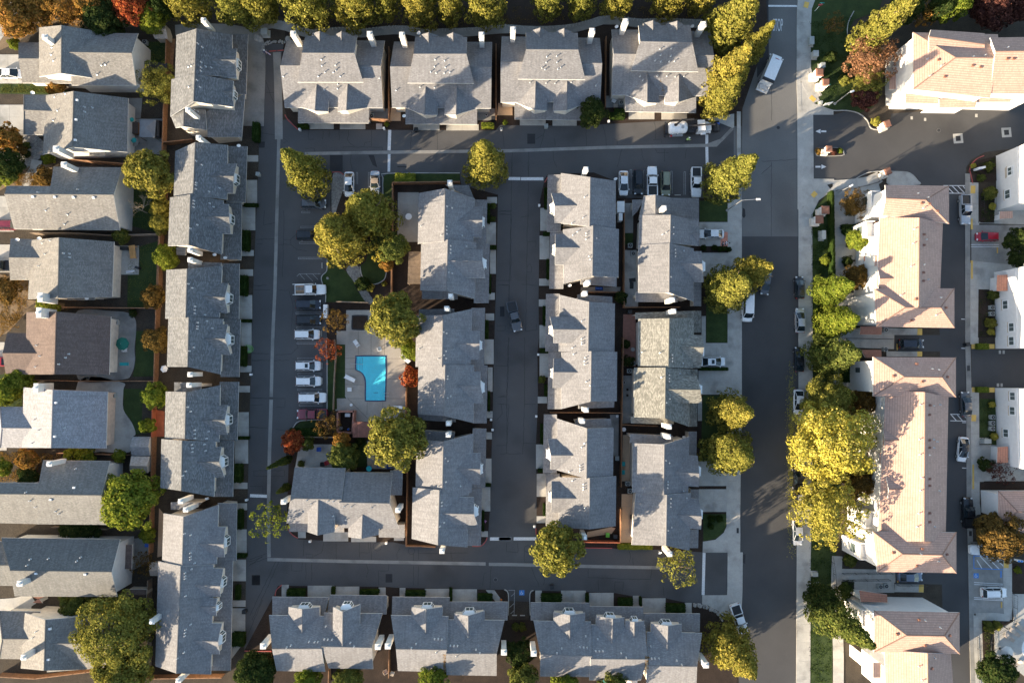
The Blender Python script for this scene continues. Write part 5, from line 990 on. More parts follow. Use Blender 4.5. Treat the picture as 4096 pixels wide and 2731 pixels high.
# small rounded bushes
bush = [('A3 620,510', 52, 'dark', 'upper clipped ball bush on the top right lawn'), ('A3 745,720', 50, 'evergreen', 'lower clipped ball bush on the top right lawn'), ('B3 570,870', 44, 'lime', 'round yellow bush on the estate verge'), ('B1 1010,1085', 66, 'dark', 'dark bush on the stone bed beside the round lawn'), ('B1 1080,1125', 34, 'yellow', 'round golden grass beside the stone bed'), ('B1 1205,1085', 24, 'evergreen', 'small olive bush in the mulch bed'), ('B2 1085,1205', 60, 'dark', 'dark bush at the back corner of the middle townhouses'), ('D2 1895,95', 32, 'hedge', 'left clipped bush on the quarter-round lawn'), ('D2 1968,97', 32, 'hedge', 'right clipped bush on the quarter-round lawn'), ('D2 1888,165', 28, 'hedge', 'lower clipped bush on the quarter-round lawn'),
 ('B2 1825,765', 26, 'hedge', 'first clipped bush of the row by the painted driveway'), ('B2 1920,765', 26, 'hedge', 'second clipped bush of the row by the painted driveway'), ('B2 1968,775', 26, 'hedge', 'third clipped bush of the row by the painted driveway'), ('B2 2008,770', 26, 'hedge', 'fourth clipped bush of the row by the painted driveway'), ('B2 2050,780', 24, 'hedge', 'last clipped bush of the row by the painted driveway'), ('D2 140,1060', 34, 'green', 'left bush behind the disabled parking bay'), ('D2 200,1065', 34, 'green', 'right bush behind the disabled parking bay'),
 ('B3 2035,40', 42, 'green', 'round bush in the planter by the sign at the right edge'), ('B3 2045,275', 60, 'green', 'large bush against the uppermost right-edge wall'), ('B3 2070,395', 30, 'yellow', 'yellow bush against the uppermost right-edge wall'), ('B3 2075,1185', 44, 'green', 'bush below the tiled entry at the right edge'), ('B3 2055,1440', 46, 'evergreen', 'pale bush in the planter at the right edge'), ('B3 2055,1515', 30, 'yellow', 'golden bush in the planter at the right edge'), ('C3 2065,600', 28, 'yellow', 'golden bush by the lower right-edge wall'), ('C3 2085,885', 32, 'yellow', 'golden bush near the tiled entry of the lower right-edge wall'), ('C3 2005,1135', 60, 'dark', 'dark rounded bed bush beside the white electric car'), ('B3 1895,30', 22, 'yellow', 'small golden bush in the kerbed planter'), ('B3 1970,140', 34, 'green', 'low green bush in the kerbed planter'),
 ('B3 770,610', 50, 'hedge', 'dark bed bush before the yellow shrub tree'), ('B3 770,880', 46, 'dark', 'small bed bush between the entry paths'), ('D3 790,470', 56, 'green', 'green bed bush beside the lower apartment entry path'), ('D3 740,730', 62, 'green', 'green bed bush above the dark conifer'), ('D3 2035,1065', 48, 'green', 'bush in the corner planter of the pool terrace'), ('D3 2110,1050', 40, 'evergreen', 'yellowish bush in the corner planter of the pool terrace'), ('D3 2295,555', 30, 'lime', 'lime bush right of the disabled bay'), ('A1 1225,1115', 22, 'lime', 'small lime bush between the first and second top-row driveways'), ('A1 2285,1100', 22, 'lime', 'small lime bush beside the second top-row townhouse'), ('A2 45,1095', 20, 'lime', 'small lime bush left of the third top-row townhouse'), ('C2 375,375', 34, 'green', 'leafy bush at the middle lane edge, east side'), ('B1 2180,390', 28, 'green', 'bush at the middle lane edge, top west side'), ('B1 2175,505', 26, 'green', 'second bush at the middle lane edge, top west side'), ('C1 935,985', 44, 'dark', 'grey-green agave bush in the courtyard'), ('C1 990,925', 40, 'dark', 'agave bush under the redwood pergola'), ('A0 435,1425', 50, 'lime', 'lime bush below the second left house'), ('A0 235,1305', 34, 'green', 'green bush on the gravel yard'), ('A0 235,1375', 36, 'dark', 'blue-green bush on the gravel yard'), ('B0 1190,1350', 34, 'dark', 'bush at the curved patio of the brown roofed house'), ('C1 460,1130', 30, 'green', 'small bush at the courtyard wall'), ('C2 1130,60', 40, 'dark', 'upper bush in the brick side yard'), ('C2 1150,210', 50, 'dark', 'lower bush in the brick side yard')]
for sp, r, lf, lb in bush: tree(sp, r, max(.9, r * TPP * 1.7), 'shrub', lf, lb, name='bush', cat='bush', low=0.02)
# clipped box hedges: leaf-covered blocks
def hedge_proto():
    rnd = random.Random(5); V = []; F = []
    for _ in range(900):
        f = rnd.choice('tttxXyY'); u, v = rnd.uniform(-.5, .5), rnd.uniform(-.5, .5)
        p, n = {'t': ((u, v, 1), (0, 0, 1)), 'x': ((-.5, u, v + .5), (-1, 0, 0)), 'X': ((.5, u, v + .5), (1, 0, 0)), 'y': ((u, -.5, v + .5), (0, -1, 0)), 'Y': ((u, .5, v + .5), (0, 1, 0))}[f]
        c = Vector(p) + Vector((rnd.gauss(0, .02), rnd.gauss(0, .02), rnd.gauss(0, .03))); nn = (Vector(n) + Vector((rnd.gauss(0, .5), rnd.gauss(0, .5), rnd.gauss(0, .4)))).normalized(); q = nn.to_track_quat('Z', 'Y'); s = rnd.uniform(.03, .06); b = len(V)
        for w in ((-1, -1), (1, -1), (1, 1), (-1, 1)): V.append(tuple(c + q @ Vector((w[0] * s, w[1] * s, 0))))
        F.append((b, b + 1, b + 2, b + 3))
    b = len(V)
    for z in (0, .96):
        for x, y in ((-.47, -.47), (.47, -.47), (.47, .47), (-.47, .47)): V.append((x, y, z))
    F += [(b + 4, b + 5, b + 6, b + 7)] + [(b + i, b + (i + 1) % 4, b + 4 + (i + 1) % 4, b + 4 + i) for i in range(4)]
    me = bpy.data.meshes.new('hedge'); me.from_pydata(V, [], F); me.materials.append(LEAF['hedge']); return me
HEDGE = hedge_proto()
hedges = ['A0 2262,1100 2315,1255|clipped hedge at the top of the left lane by the first slate townhouse', 'B0 2190,365 2300,393|low hedge between driveways of the second slate townhouse', 'B0 2170,615 2225,780|hedge under the bay window of the second slate townhouse', 'B0 2150,1018 2205,1182|hedge under the bay window of the third slate townhouse', 'B0 2160,1405 2240,1430|low hedge between driveways of the third slate townhouse', 'C0 2155,85 2200,248|hedge below the coiled green hose', 'C0 2138,886 2222,912|low hedge between driveways of the fourth slate townhouse', 'C0 2098,1140 2160,1290|hedge by the green hose of the fourth slate townhouse', 'D0 2128,22 2165,182|hedge at the top of the long bottom slate townhouse', 'D0 2118,412 2200,445|low hedge between driveways of the long slate townhouse', 'D0 2110,700 2145,815|hedge beside the lower doorway of the long slate townhouse', 'D0 2085,1125 2180,1235|planted hedge at the end of the left lane',
 'B1 2126,375 2150,530|hedge at the top west of the middle lane', 'B1 2148,745 2205,775|low hedge between driveways west of the middle lane', 'B1 2106,1420 2135,1568|hedge below the first townhouse west of the middle lane', 'C1 2130,490 2150,650|hedge beside the pool townhouse driveway', 'C1 2110,1308 2154,1334|low hedge between driveways at the foot of the middle lane, west', 'D1 2078,35 2098,200|hedge beside the pink pinwheel', 'B2 398,235 425,400|hedge at the top east of the middle lane', 'B2 390,622 446,653|low hedge between driveways, first townhouse east of the middle lane', 'B2 418,875 440,1035|hedge below the first townhouse east of the middle lane', 'B2 385,1295 410,1450|hedge above the middle townhouse east of the lane', 'C2 362,100 432,136|low hedge between driveways, middle townhouse east of the lane', 'C2 398,425 426,520|hedge below the leafy bush at the middle lane', 'C2 362,785 388,945|hedge at the bottom townhouse east of the middle lane', 'C2 342,1178 384,1208|low hedge between driveways, bottom townhouse east of the lane', 'D2 388,-30 410,66|hedge at the foot of the middle lane, east',
 'D1 335,735 480,790|hedge before the bay of the left bottom-row townhouse', 'D1 728,712 757,775|low hedge between driveways of the left bottom-row townhouse', 'D1 990,740 1145,775|hedge before the right bay of the left bottom-row townhouse', 'D1 1400,750 1560,795|hedge before the bay of the middle bottom-row townhouse', 'D1 1786,725 1810,835|low hedge between driveways of the middle bottom-row townhouse', 'D1 2045,780 2165,832|slanted hedge by the orange pumpkin', 'D2 378,780 545,840|hedge before the left bay of the triplex townhouse', 'D2 768,775 797,845|low hedge between the first two driveways of the triplex', 'D2 1068,818 1186,875|hedge before the middle bay of the triplex townhouse', 'D2 1254,808 1273,880|thin hedge beside the third driveway of the triplex', 'D2 1500,870 1655,935|hedge before the right bay of the triplex townhouse',
 'A1 430,1110 515,1140|hedge at the left driveway of the first top-row townhouse', 'A1 2080,1100 2180,1138|pale hedge right of the second top-row townhouse', 'A2 1030,980 1115,1055|hedge left of the fourth top-row driveway', 'A2 985,1010 1028,1060|small hedge by the brick walk of the fourth top-row townhouse', 'C1 360,815 640,880|long clipped hedge along the lane corner by the red pickup', 'C2 1800,268 2040,295|long hedge between street driveways below the white sedan', 'B1 1310,98 1470,175|clipped yellowish hedge along the top lane', 'B3 628,260 662,1010|tall dark hedge screen along the estate verge', 'C3 1940,55 2035,103|hedge block on the yellow kerb end, upper', 'C3 1940,445 2035,490|hedge block on the yellow kerb end, lower', 'B3 735,555 900,590|hedge between apartment entry paths', 'C3 730,240 800,390|dark bed hedge at the long apartment entry', 'D2 1065,325 1360,370|yellow-green hedge along the fence at the bottom lane', 'B1 2135,1010 2160,1160|hedge beside the pergola townhouse, lane side']
for hs in hedges:
    sp, lb = hs.split('|'); q0, q1 = Q(sp); hh = 1.0 if 'low' in lb else 1.3
    if 'tall' in lb: hh = 1.9
    a, b = P(q0, hh), P(q1, hh); c = (a + b) / 2; o = empty('hedge', (c.x, c.y, 0.05), 0, lb, 'hedge', 'clipped hedges')
    w_, d_ = abs(b.x - a.x), abs(b.y - a.y); nx, ny = max(1, round(w_ / 3)), max(1, round(d_ / 3))
    me = HEDGE
    if 'yellow' in lb or 'pale' in lb:
        if 'hedge_y' not in PROTO: PROTO['hedge_y'] = HEDGE.copy(); PROTO['hedge_y'].materials[0] = LEAF['lime']
        me = PROTO['hedge_y']
    for i in range(nx):
        for j in range(ny):
            s = bpy.data.objects.new('foliage', me); link(s, o); s.scale = (w_ / nx * 1.04, d_ / ny * 1.04, hh); s.location = ((i + .5) * w_ / nx - w_ / 2, (j + .5) * d_ / ny - d_ / 2, 0)
# bare trees
def bare(spec, h, lb, tipdx, tipdy):
    q = P(Q(spec)[0], h * .5); o = empty('bare_tree', (q.x, q.y, 0.03), 0, lb, 'tree'); rnd = random.Random(int(q.y * 10)); mb = MB(); tw = MB()
    def br(p, d, l, r, lev):
        e = p + d * l; (mb if lev < 2 else tw).cyl(p, e, r, r * .6, 6 if lev < 2 else 4, cap=False)
        if lev >= 5: return
        for i in range(3 if lev < 4 else 2):
            nd_ = (d + Vector((rnd.gauss(0, .45), rnd.gauss(0, .45), rnd.gauss(.1, .25)))).normalized(); br(e if i else p + d * l * .7, nd_, l * rnd.uniform(.62, .85), r * .58, lev + 1)
    br(Vector((0, 0, 0)), Vector((0, 0, 1)), h * .3, .13, 0)
    mb.build('trunk', M['bark_pale'], o); tw.build('twigs', M['bark_pale'], o)
bare('B0 1240,220', 6, 'upper pale bare tree behind the long grey house', 0, 0); bare('B0 1245,420', 6, 'lower pale bare tree behind the long grey house', 0, 0)
# columnar cypresses
for sp, hh, lb in (('C1 270,1120', 13, 'tall slender cypress leaning over the left lane'), ('C1 300,1355', 7, 'shorter slender cypress at the townhouse corner')):
    tree(sp, 40, hh, 'spire', 'dark', lb, name='cypress_tree', low=0.03)
# ---------------------------------------------------------------- vehicles
PAINT = {'white': paint('paint_white', (0.78, 0.79, 0.80)), 'black': paint('paint_black', (0.012, 0.013, 0.016)), 'navy': paint('paint_dark_blue', (0.018, 0.022, 0.035)), 'grey': paint('paint_grey', (0.10, 0.105, 0.115), metal=.3), 'silver': paint('paint_silver', (0.46, 0.47, 0.49), metal=.4), 'red': paint('paint_red', (0.34, 0.015, 0.03)), 'maroon': paint('paint_maroon', (0.17, 0.025, 0.04)), 'sage': paint('paint_sage', (0.24, 0.25, 0.17), metal=.3), 'steel': paint('paint_steel_blue', (0.16, 0.19, 0.25), metal=.4), 'tan': paint('soft_top_tan', (0.30, 0.235, 0.18), 0.8, 0)}
DIM = {'sedan': (4.75, 1.83, 1.45), 'suv': (4.75, 1.92, 1.72), 'bigsuv': (5.2, 2.0, 1.9), 'pickup': (5.75, 2.0, 1.88), 'van': (5.4, 2.0, 2.2), 'hatch': (4.3, 1.78, 1.5), 'convertible': (4.5, 1.8, 1.35)}
def wheel(root, x, y, r, w):
    mb = MB(); mb.cyl((x, y - w / 2, r), (x, y + w / 2, r), r, n=18); wh = mb.build('wheel', M['rubber'], root)
    m2 = MB(); sgn = 1 if y > 0 else -1; m2.cyl((x, y + sgn * w * .35, r), (x, y + sgn * (w / 2 + .012), r), r * .62, n=14); m2.build('rim', M['rim'], wh)
def loft(mb, secs, mi=0, cap=True):
    n = len(secs[0])
    for a, b in zip(secs, secs[1:]):
        for i in range(n):
            j = (i + 1) % n; mb.face([a[i], a[j], b[j], b[i]], mi)
    if cap: mb.face(secs[0][::-1], mi); mb.face(secs[-1], mi)
def hullsec(x, hw, z0, zb, zt):
    hw = max(hw, .05)
    return [(x, -hw * .90, z0), (x, -hw, z0 + .16), (x, -hw, zb), (x, -hw * .93, zt - .05), (x, -hw * .80, zt), (x, 0, zt + .025), (x, hw * .80, zt), (x, hw * .93, zt - .05), (x, hw, zb), (x, hw, z0 + .16), (x, hw * .90, z0)]
def car(spec, ang, kind, col, label, group=None, scale=1.0, rack=False, roofcol=None, cargo=None):
    L, W, Hh = DIM[kind]; q = P(Q(spec)[0], 0.7)
    zg = 0.13 if kind == 'x' else 0.02
    root = empty('parked_' + ('car' if kind in ('sedan', 'suv', 'bigsuv', 'hatch', 'convertible') else 'pickup' if kind == 'pickup' else 'van'), (q.x, q.y, zg), R_(ang), label, 'pickup truck' if kind == 'pickup' else ('van' if kind == 'van' else 'car'), group)
    hl, hw = L / 2, W / 2; pm = PAINT[col]; mb = MB()
    belt = {'sedan': .92, 'suv': 1.05, 'bigsuv': 1.14, 'pickup': 1.12, 'van': 1.15, 'hatch': .95, 'convertible': .88}[kind]
    hood = belt - .08 if kind in ('sedan', 'hatch', 'convertible') else belt - .02
    z0 = .22 if kind not in ('pickup',) else .32
    st = [(-hl, .80, belt - .16), (-hl + .10, .93, belt - .05), (-hl + .45, 1.0, belt), (-.3, 1.0, belt), (hl * .42, 1.0, belt - .01), (hl * .55, .99, hood + .02), (hl - .55, .96, hood - .05), (hl - .18, .88, hood - .14), (hl, .70, hood - .28)]
    loft(mb, [hullsec(x, hw * k, z0, z0 + (zt - z0) * .55, zt) for x, k, zt in st]); body = mb.build('body', pm, root, smooth=False)
    for p in body.data.polygons: p.use_smooth = True
    # cabin: windscreen foot, roof front, roof rear, rear foot
    cab = {'sedan': (.30, .06, -.24, -.43), 'suv': (.28, .10, -.42, -.485), 'bigsuv': (.26, .12, -.43, -.485), 'pickup': (.20, .09, -.12, -.16), 'van': (.36, .22, -.47, -.495), 'hatch': (.30, .08, -.38, -.47), 'convertible': (.22, .06, -.14, -.30)}[kind]
    xf, xrf, xrr, xr = [c * L for c in cab]; wb, wt = hw * .90, hw * .72 if kind != 'van' else hw * .82; zb = belt - .02; zt = Hh
    B = [(xf, -wb, zb), (xf + .12, 0, zb), (xf, wb, zb), (xr, wb, zb), (xr - .04, 0, zb), (xr, -wb, zb)]
    T = [(xrf, -wt, zt - .03), (xrf + .08, 0, zt), (xrf, wt, zt - .03), (xrr, wt, zt - .03), (xrr - .03, 0, zt), (xrr, -wt, zt - .03)]
    g = MB(); g.face([B[0], B[1], T[1], T[0]]); g.face([B[1], B[2], T[2], T[1]]); g.build('windscreen', M['glass_car'], root)
    g = MB(); g.face([B[3], B[4], T[4], T[3]]); g.face([B[4], B[5], T[5], T[4]]); g.build('rear_window', M['glass_car'], root)
    for sgn, (i, j) in ((1, (2, 3)), (-1, (5, 0))):
        g = MB(); g.face([B[i], B[j], T[j], T[i]]); sw = g.build('side_window', M['glass_car'], root)
        pl = MB(); mid0 = [(B[i][k] + B[j][k]) / 2 for k in range(3)]; mid1 = [(T[i][k] + T[j][k]) / 2 for k in range(3)]; pl.cyl(mid0, mid1, .045, n=5); pl.cyl(B[i], T[i], .045, n=5); pl.cyl(B[j], T[j], .05, n=5); pl.build('pillar', pm, sw)
    r = MB(); top = [(x * 1.0, y, z + .02) for x, y, z in T]; cx_ = (xrf + xrr) / 2
    r.face([top[0], top[1], top[2], (cx_, wt, zt + .01), (cx_, 0, zt + .06), (cx_, -wt, zt + .01)]); r.face([(cx_, -wt, zt + .01), (cx_, 0, zt + .06), (cx_, wt, zt + .01), top[3], top[4], top[5]])
    for i in range(6): r.face([top[i], top[(i + 1) % 6], tuple(T[(i + 1) % 6][k] - (.06 if k == 2 else 0) for k in range(3)), tuple(T[i][k] - (.06 if k == 2 else 0) for k in range(3))])
    rm = PAINT['tan'] if kind == 'convertible' else (PAINT[roofcol] if roofcol else pm); rf = r.build('roof', rm, root)
    if kind in ('suv', 'bigsuv'):
        for s in (-1, 1): k = MB(); k.cyl((xrf - .1, s * wt * .93, zt + .09), (xrr + .1, s * wt * .93, zt + .09), .03, n=6); k.build('roof_rail', M['metal_d'], rf)
    if label.find('sunroof') >= 0: k = MB(); k.box((xrf - .5, 0, zt + .055), (.55, .75, .05)); k.build('sunroof', M['glass_car'], rf)
    if kind == 'pickup':
        bx0, bx1 = xr - .12, -hl + .10; k = MB(); k.face([(bx0, -hw * .80, belt + .035), (bx1, -hw * .80, belt + .035), (bx1, hw * .80, belt + .035), (bx0, hw * .80, belt + .035)][::-1])
        bd = k.build('bed', M['black'] if not cargo else M[cargo], root); w_ = MB()
        for s in (-1, 1): w_.box(((bx0 + bx1) / 2, s * hw * .90, belt + .10), (bx0 - bx1, .16, .24))
        w_.box((bx1 - .02, 0, belt + .10), (.10, hw * 1.9, .24)); w_.box((bx0 + .03, 0, belt + .12), (.08, hw * 1.8, .26)); w_.build('bed_wall', pm, root)
        if cargo:
            for i in range(7): c = MB(); c.box((bx1 + .2 + i * .26, .18, belt + .16), (.06, .9, .06)); c.build('ladder_rung', M['metal'], bd)
            for yy in (-.28, .62): c = MB(); c.box(((bx0 + bx1) / 2, yy, belt + .18), (bx0 - bx1 - .2, .08, .08)); c.build('ladder_rail', M['wood_orange'], bd)
    if rack:
        k = MB()
        for s in (-1, 1): k.cyl((xf - .3, s * hw * .98, Hh + .12), (-hl - .25, s * hw * .98, Hh - .1), .045, n=6); [k.cyl((xx, s * hw * .98, belt), (xx, s * hw * .98, Hh), .035, n=5) for xx in (xr - .2, -hl + .15)]
        k.build('ladder_rack', M['trim'], root)
    rr = .33 if kind in ('sedan', 'hatch', 'convertible') else .38
    for sx in (.31, -.30):
        for s in (-1, 1): wheel(root, sx * L, s * (hw - .09), rr, .22)
    for s in (-1, 1):
        k = MB(); k.box((hl - .16, s * hw * .66, hood - .17), (.24, .34, .12), rz=-s * .35); k.build('headlight', M['lamp_glass'], root)
        k = MB(); k.box((-hl + .06, s * hw * .72, belt - .18), (.12, .30, .16)); k.build('taillight', M['red_light'], root)
        k = MB(); k.box((xf - .12, s * (hw + .08), belt + .05), (.14, .20, .13)); k.build('wing_mirror', pm, root)
    return root
GP = 'cars in the left parking court'
car('A0 95,660', 0, 'sedan', 'white', 'white sedan on the driveway of the top left house', 'cars on house driveways')
car('B0 30,560', 180, 'suv', 'maroon', 'dark red car at the left edge beside the long grey house', 'cars on house driveways')
car('B0 10,925', 180, 'pickup', 'black', 'black pickup at the left edge by the patio bench house', 'cars on house driveways')
car('C0 -20,215', 180, 'sedan', 'red', 'red car just showing at the left edge', 'cars on house driveways')
car('B1 888,195', -90, 'sedan', 'white', 'white sedan nosed under the evergreen pair', GP)
car('B1 1120,180', -90, 'convertible', 'silver', 'silver convertible with a tan soft top', GP)
car('B1 572,372', 0, 'suv', 'grey', 'grey car half under the pointed evergreen', GP)
car('B1 530,652', 0, 'suv', 'black', 'black car half hidden by the left evergreen', GP)
car('B1 545,1140', 1.5, 'pickup', 'white', 'white pickup with ladder rack and ladder in its bed', GP, rack=True, cargo='wood_grey')
car('B1 525,1272', 0, 'suv', 'navy', 'dark blue car beside the mailboxes, upper of two', GP)
car('B1 527,1410', 0, 'suv', 'black', 'black car beside the mailboxes, lower of two', GP)
car('B1 512,1540', 0, 'suv', 'white', 'white car just below the two dark cars', GP)
car('C1 520,252', 0, 'suv', 'white', 'white car with a black sunroof', GP)
car('C1 524,390', 0, 'suv', 'white', 'white car above the largest white car', GP)
car('C1 560,537', 0, 'bigsuv', 'white', 'largest white car, next to the red pickup', GP)
car('C1 560,685', 180, 'pickup', 'maroon', 'dark red pickup at the end of the parking row', GP)
car('B2 130,1380', -76, 'pickup', 'grey', 'dark grey pickup driving down the middle lane')
GQ = 'cars in the bays beside the top lane'
car('B2 1108,185', -90, 'sedan', 'white', 'white sedan at the left end of the top lane bays', GQ)
car('B2 1238,180', -90, 'suv', 'black', 'black car between the white sedan and the white pickup', GQ)
car('B2 1362,170', 90, 'pickup', 'white', 'white pickup backed between the black and the sage cars', GQ)
car('B2 1483,190', -90, 'suv', 'sage', 'sage green car with roof rails', GQ)
car('B2 1756,180', -90, 'pickup', 'white', 'white pickup with empty dark bed beside the evergreen', GQ)
car('B2 1895,640', 180, 'sedan', 'white', 'white sedan on the driveway with the painted panel', 'cars on street driveways')
car('C2 1908,217', 0, 'sedan', 'white', 'white sedan with a sunroof on the long-hedge driveway', 'cars on street driveways')
GS = 'cars along the street'
car('B2 2215,1300', -92, 'van', 'white', 'white van half under the evergreen at the street', GS)
car('B3 38,1075', -97, 'sedan', 'grey', 'grey car mostly hidden under the street evergreen', GS)
car('B3 340,1120', 90, 'hatch', 'black', 'black hatchback at the estate kerb below the lamp-lit verge', GS)
car('B3 346,1415', 90, 'sedan', 'silver', 'silver sedan at the kerb beside the lower verge tree', GS)
car('C3 336,195', 90, 'sedan', 'black', 'black sedan at the kerb beside the dark green tree', GS)
car('C3 332,575', -92, 'sedan', 'white', 'white sedan half under the olive street tree', GS)
car('C3 332,1265', 90, 'pickup', 'black', 'black pickup at the kerb below the big yellow tree', GS)
car('D3 324,220', -90, 'sedan', 'silver', 'pale sedan partly under the feathery yellow tree', GS)
car('D2 2140,990', -72, 'pickup', 'white', 'white pickup angled at the bottom of the street', GS)
GL = 'cars in the right-hand estate'
car('B3 1820,425', -90, 'pickup', 'silver', 'silver pickup parked by the hatched bay', GL)
car('B3 2022,665', 180, 'hatch', 'red', 'red hatchback in the concrete bay', GL)
car('C3 1340,55', 0, 'suv', 'navy', 'dark car in the bay between two apartment buildings', GL)
car('C3 1830,595', 92, 'sedan', 'grey', 'dark grey sedan at the lane edge beside the yellow kerb', GL)
car('C3 1803,1000', -97, 'sedan', 'white', 'white car with a black roof driving up the lane', GL, roofcol='black')
car('D3 1845,40', 90, 'pickup', 'black', 'black pickup at the lane edge by the clubhouse', GL)
car('D3 1332,615', 0, 'sedan', 'steel', 'blue-grey sedan in the lower bay between apartments', GL)
car('D3 2082,755', 0, 'suv', 'white', 'white car beside the blue disabled bay', GL)
car('D3 1995,370', 180, 'pickup', 'white', 'white pickup under the olive-bronze tree', GL)
# box truck
q = P(Q('A3 75,650')[0], 1.6); tr = empty('box_truck', (q.x, q.y, 0.02), R_(67), 'white box truck driving up the street at the estate corner', 'truck')
def part(name, mat, parent, fn):
    mb = MB(); fn(mb); return mb.build(name, mat, parent)
bx = MB(); bx.box((-.2, 0, 2.1), (4.6, 2.2, 2.3)); b_ = bx.build('cargo_box', PAINT['white'], tr)
part('marker_light', M['red_light'], b_, lambda m: m.box((2.05, 0, 3.27), (.1, .8, .05)))
def cabf(m):
    loft(m, [[(2.1, -1, .5), (2.1, 1, .5), (2.1, 1, 2.5), (2.1, -1, 2.5)], [(3.2, -1, .5), (3.2, 1, .5), (3.2, .9, 2.35), (3.2, -.9, 2.35)], [(3.75, -.95, .5), (3.75, .95, .5), (3.75, .85, 1.5), (3.75, -.85, 1.5)]])
part('cab', PAINT['white'], tr, cabf)
part('windscreen', M['glass_car'], tr, lambda m: m.face([(3.78, -.8, 1.55), (3.78, .8, 1.55), (3.26, .82, 2.3), (3.26, -.82, 2.3)]))
def deckf(m): m.box((-3.1, 0, .75), (1.3, 2.2, .15)); [m.box((-3.1, s * 1.05, 1.1), (1.3, .08, .6)) for s in (-1, 1)]
part('tail_deck', M['trim'], tr, deckf); part('tail_load', M['canvas'], tr, lambda m: (m.box((-3.0, .3, 1.1), (.9, 1.0, .5), .3), m.box((-3.2, -.5, 1.0), (.7, .6, .4), -.2)))
part('band', M['metal_d'], tr, lambda m: m.box((-2.32, 0, 3.1), (.5, 2.24, .34)))
for x in (2.7, -1.6):
    for s in (-1, 1): wheel(tr, x, s * .95, .42, .26)
for s in (-1, 1): part('wing_mirror', M['white_pl'], tr, lambda m: m.box((3.1, s * 1.3, 1.9), (.12, .3, .3)))
# vacuum truck
q = P(Q('A2 1690,1148')[0], 1.5); vt = empty('vacuum_truck', (q.x, q.y, 0.02), R_(4), 'white vacuum truck with tank, boom pipe and hose reel on the top lane', 'truck')
def tank(m):
    secs = []
    for x, r in ((-4.1, .55), (-4.0, .95), (-3.7, 1.12), (-.9, 1.12), (-.6, .95), (-.5, .5)): secs.append([(x, math.cos(a * .5236) * r, 2.0 + math.sin(a * .5236) * r) for a in range(12)])
    loft(m, secs)
tk = part('tank', PAINT['white'], vt, tank)
for x in (-3.3, -2.3, -1.3): part('tank_band', M['trim'], tk, lambda m: m.cyl((x, 0, 2.0), (x + .09, 0, 2.0), 1.16, n=16))
part('hatch', M['metal_d'], tk, lambda m: m.cyl((-2.9, .2, 3.0), (-2.9, .2, 3.25), .3, n=12)); part('hatch', M['metal'], tk, lambda m: m.cyl((-1.6, -.3, 3.0), (-1.6, -.3, 3.22), .28, n=12))
part('chassis', M['metal_d'], vt, lambda m: (m.box((0, 0, .85), (8.6, .95, .3)), m.box((.35, 0, 1.6), (1.5, 2.2, 1.5)), m.box((.2, -.7, 1.0), (1.6, .6, .6))))
part('toolbox', M['metal'], vt, lambda m: (m.box((-2.4, -1.2, .9), (2.6, .3, .5)), m.box((-2.4, 1.2, .9), (2.6, .3, .5))))
def cab2(m):
    loft(m, [[(1.5, -1.05, .7), (1.5, 1.05, .7), (1.5, 1.0, 2.75), (1.5, -1.0, 2.75)], [(2.85, -1.05, .7), (2.85, 1.05, .7), (2.85, .98, 2.75), (2.85, -.98, 2.75)], [(3.15, -1.05, .7), (3.15, 1.05, .7), (3.1, .95, 1.95), (3.1, -.95, 1.95)], [(4.2, -.95, .7), (4.2, .95, .7), (4.25, .72, 1.75), (4.25, -.72, 1.75)]])
part('cab', PAINT['white'], vt, cab2); part('windscreen', M['glass_car'], vt, lambda m: m.face([(3.16, -.9, 2.0), (3.16, .9, 2.0), (2.92, .92, 2.68), (2.92, -.92, 2.68)]))
part('boom', M['metal_d'], vt, lambda m: (m.cyl((-2.9, .2, 3.3), (-1.7, .95, 3.5), .17, n=8), m.cyl((-1.7, .95, 3.5), (.6, 1.0, 3.4), .17, n=8), m.cyl((-.6, -.1, 3.1), (4.6, -.15, 3.2), .17, n=8)))
part('pump', M['metal_d'], vt, lambda m: (m.box((1.0, .9, 2.0), (1.2, .9, .9)), m.cyl((.9, -.4, 2.0), (.9, -.4, 2.6), .45, n=10)))
rl = part('hose_reel', M['metal_d'], vt, lambda m: (m.cyl((5.4, -.9, 1.0), (5.4, .5, 1.0), .65, n=14), m.box((5.0, 0, .8), (1.2, .3, .3)), m.box((5.7, .8, 1.1), (.6, .5, .7)))); part('reel_drum', M['blue_f'], rl, lambda m: m.cyl((5.75, .35, 1.1), (5.75, .7, 1.1), .45, n=12))
part('fender', PAINT['white'], vt, lambda m: [m.box((x, s * 1.1, 1.0), (1.1, .42, .16), 0, 0, .85) for x in (-2.9, -1.7, 2.9) for s in (-1, 1)])
part('hood', PAINT['white'], vt, lambda m: m.box((3.75, 0, 1.7), (1.15, 1.5, .3), 0, 0, .9))
part('grille', M['metal'], vt, lambda m: m.box((4.3, 0, 1.2), (.1, 1.5, .9)))
for i in range(6): part('hose_pipe', M['metal'], vt, lambda m: m.cyl((-3.6 + i * .05, 1.18 + i * .05, 1.25 + .1 * (i % 2)), (-.7, 1.18 + i * .05, 1.25 + .1 * (i % 2)), .06, n=6))
part('cone', M['red_f'], vt, lambda m: m.cyl((-3.4, -1.25, 1.2), (-3.4, -1.25, 1.8), .2, .04, 10))
part('rear_gear', M['metal_d'], vt, lambda m: (m.box((-4.45, 0, 1.5), (.5, 1.9, 1.3)), m.cyl((-4.6, -1.1, 1.1), (-4.6, -1.1, 1.5), .28, n=12), m.cyl((-4.6, 1.0, 2.0), (-4.6, 1.0, 2.3), .2, n=10)))
for x in (-2.9, -1.7, 2.9):
    for s in (-1, 1): wheel(vt, x, s * 1.0, .5, .3)
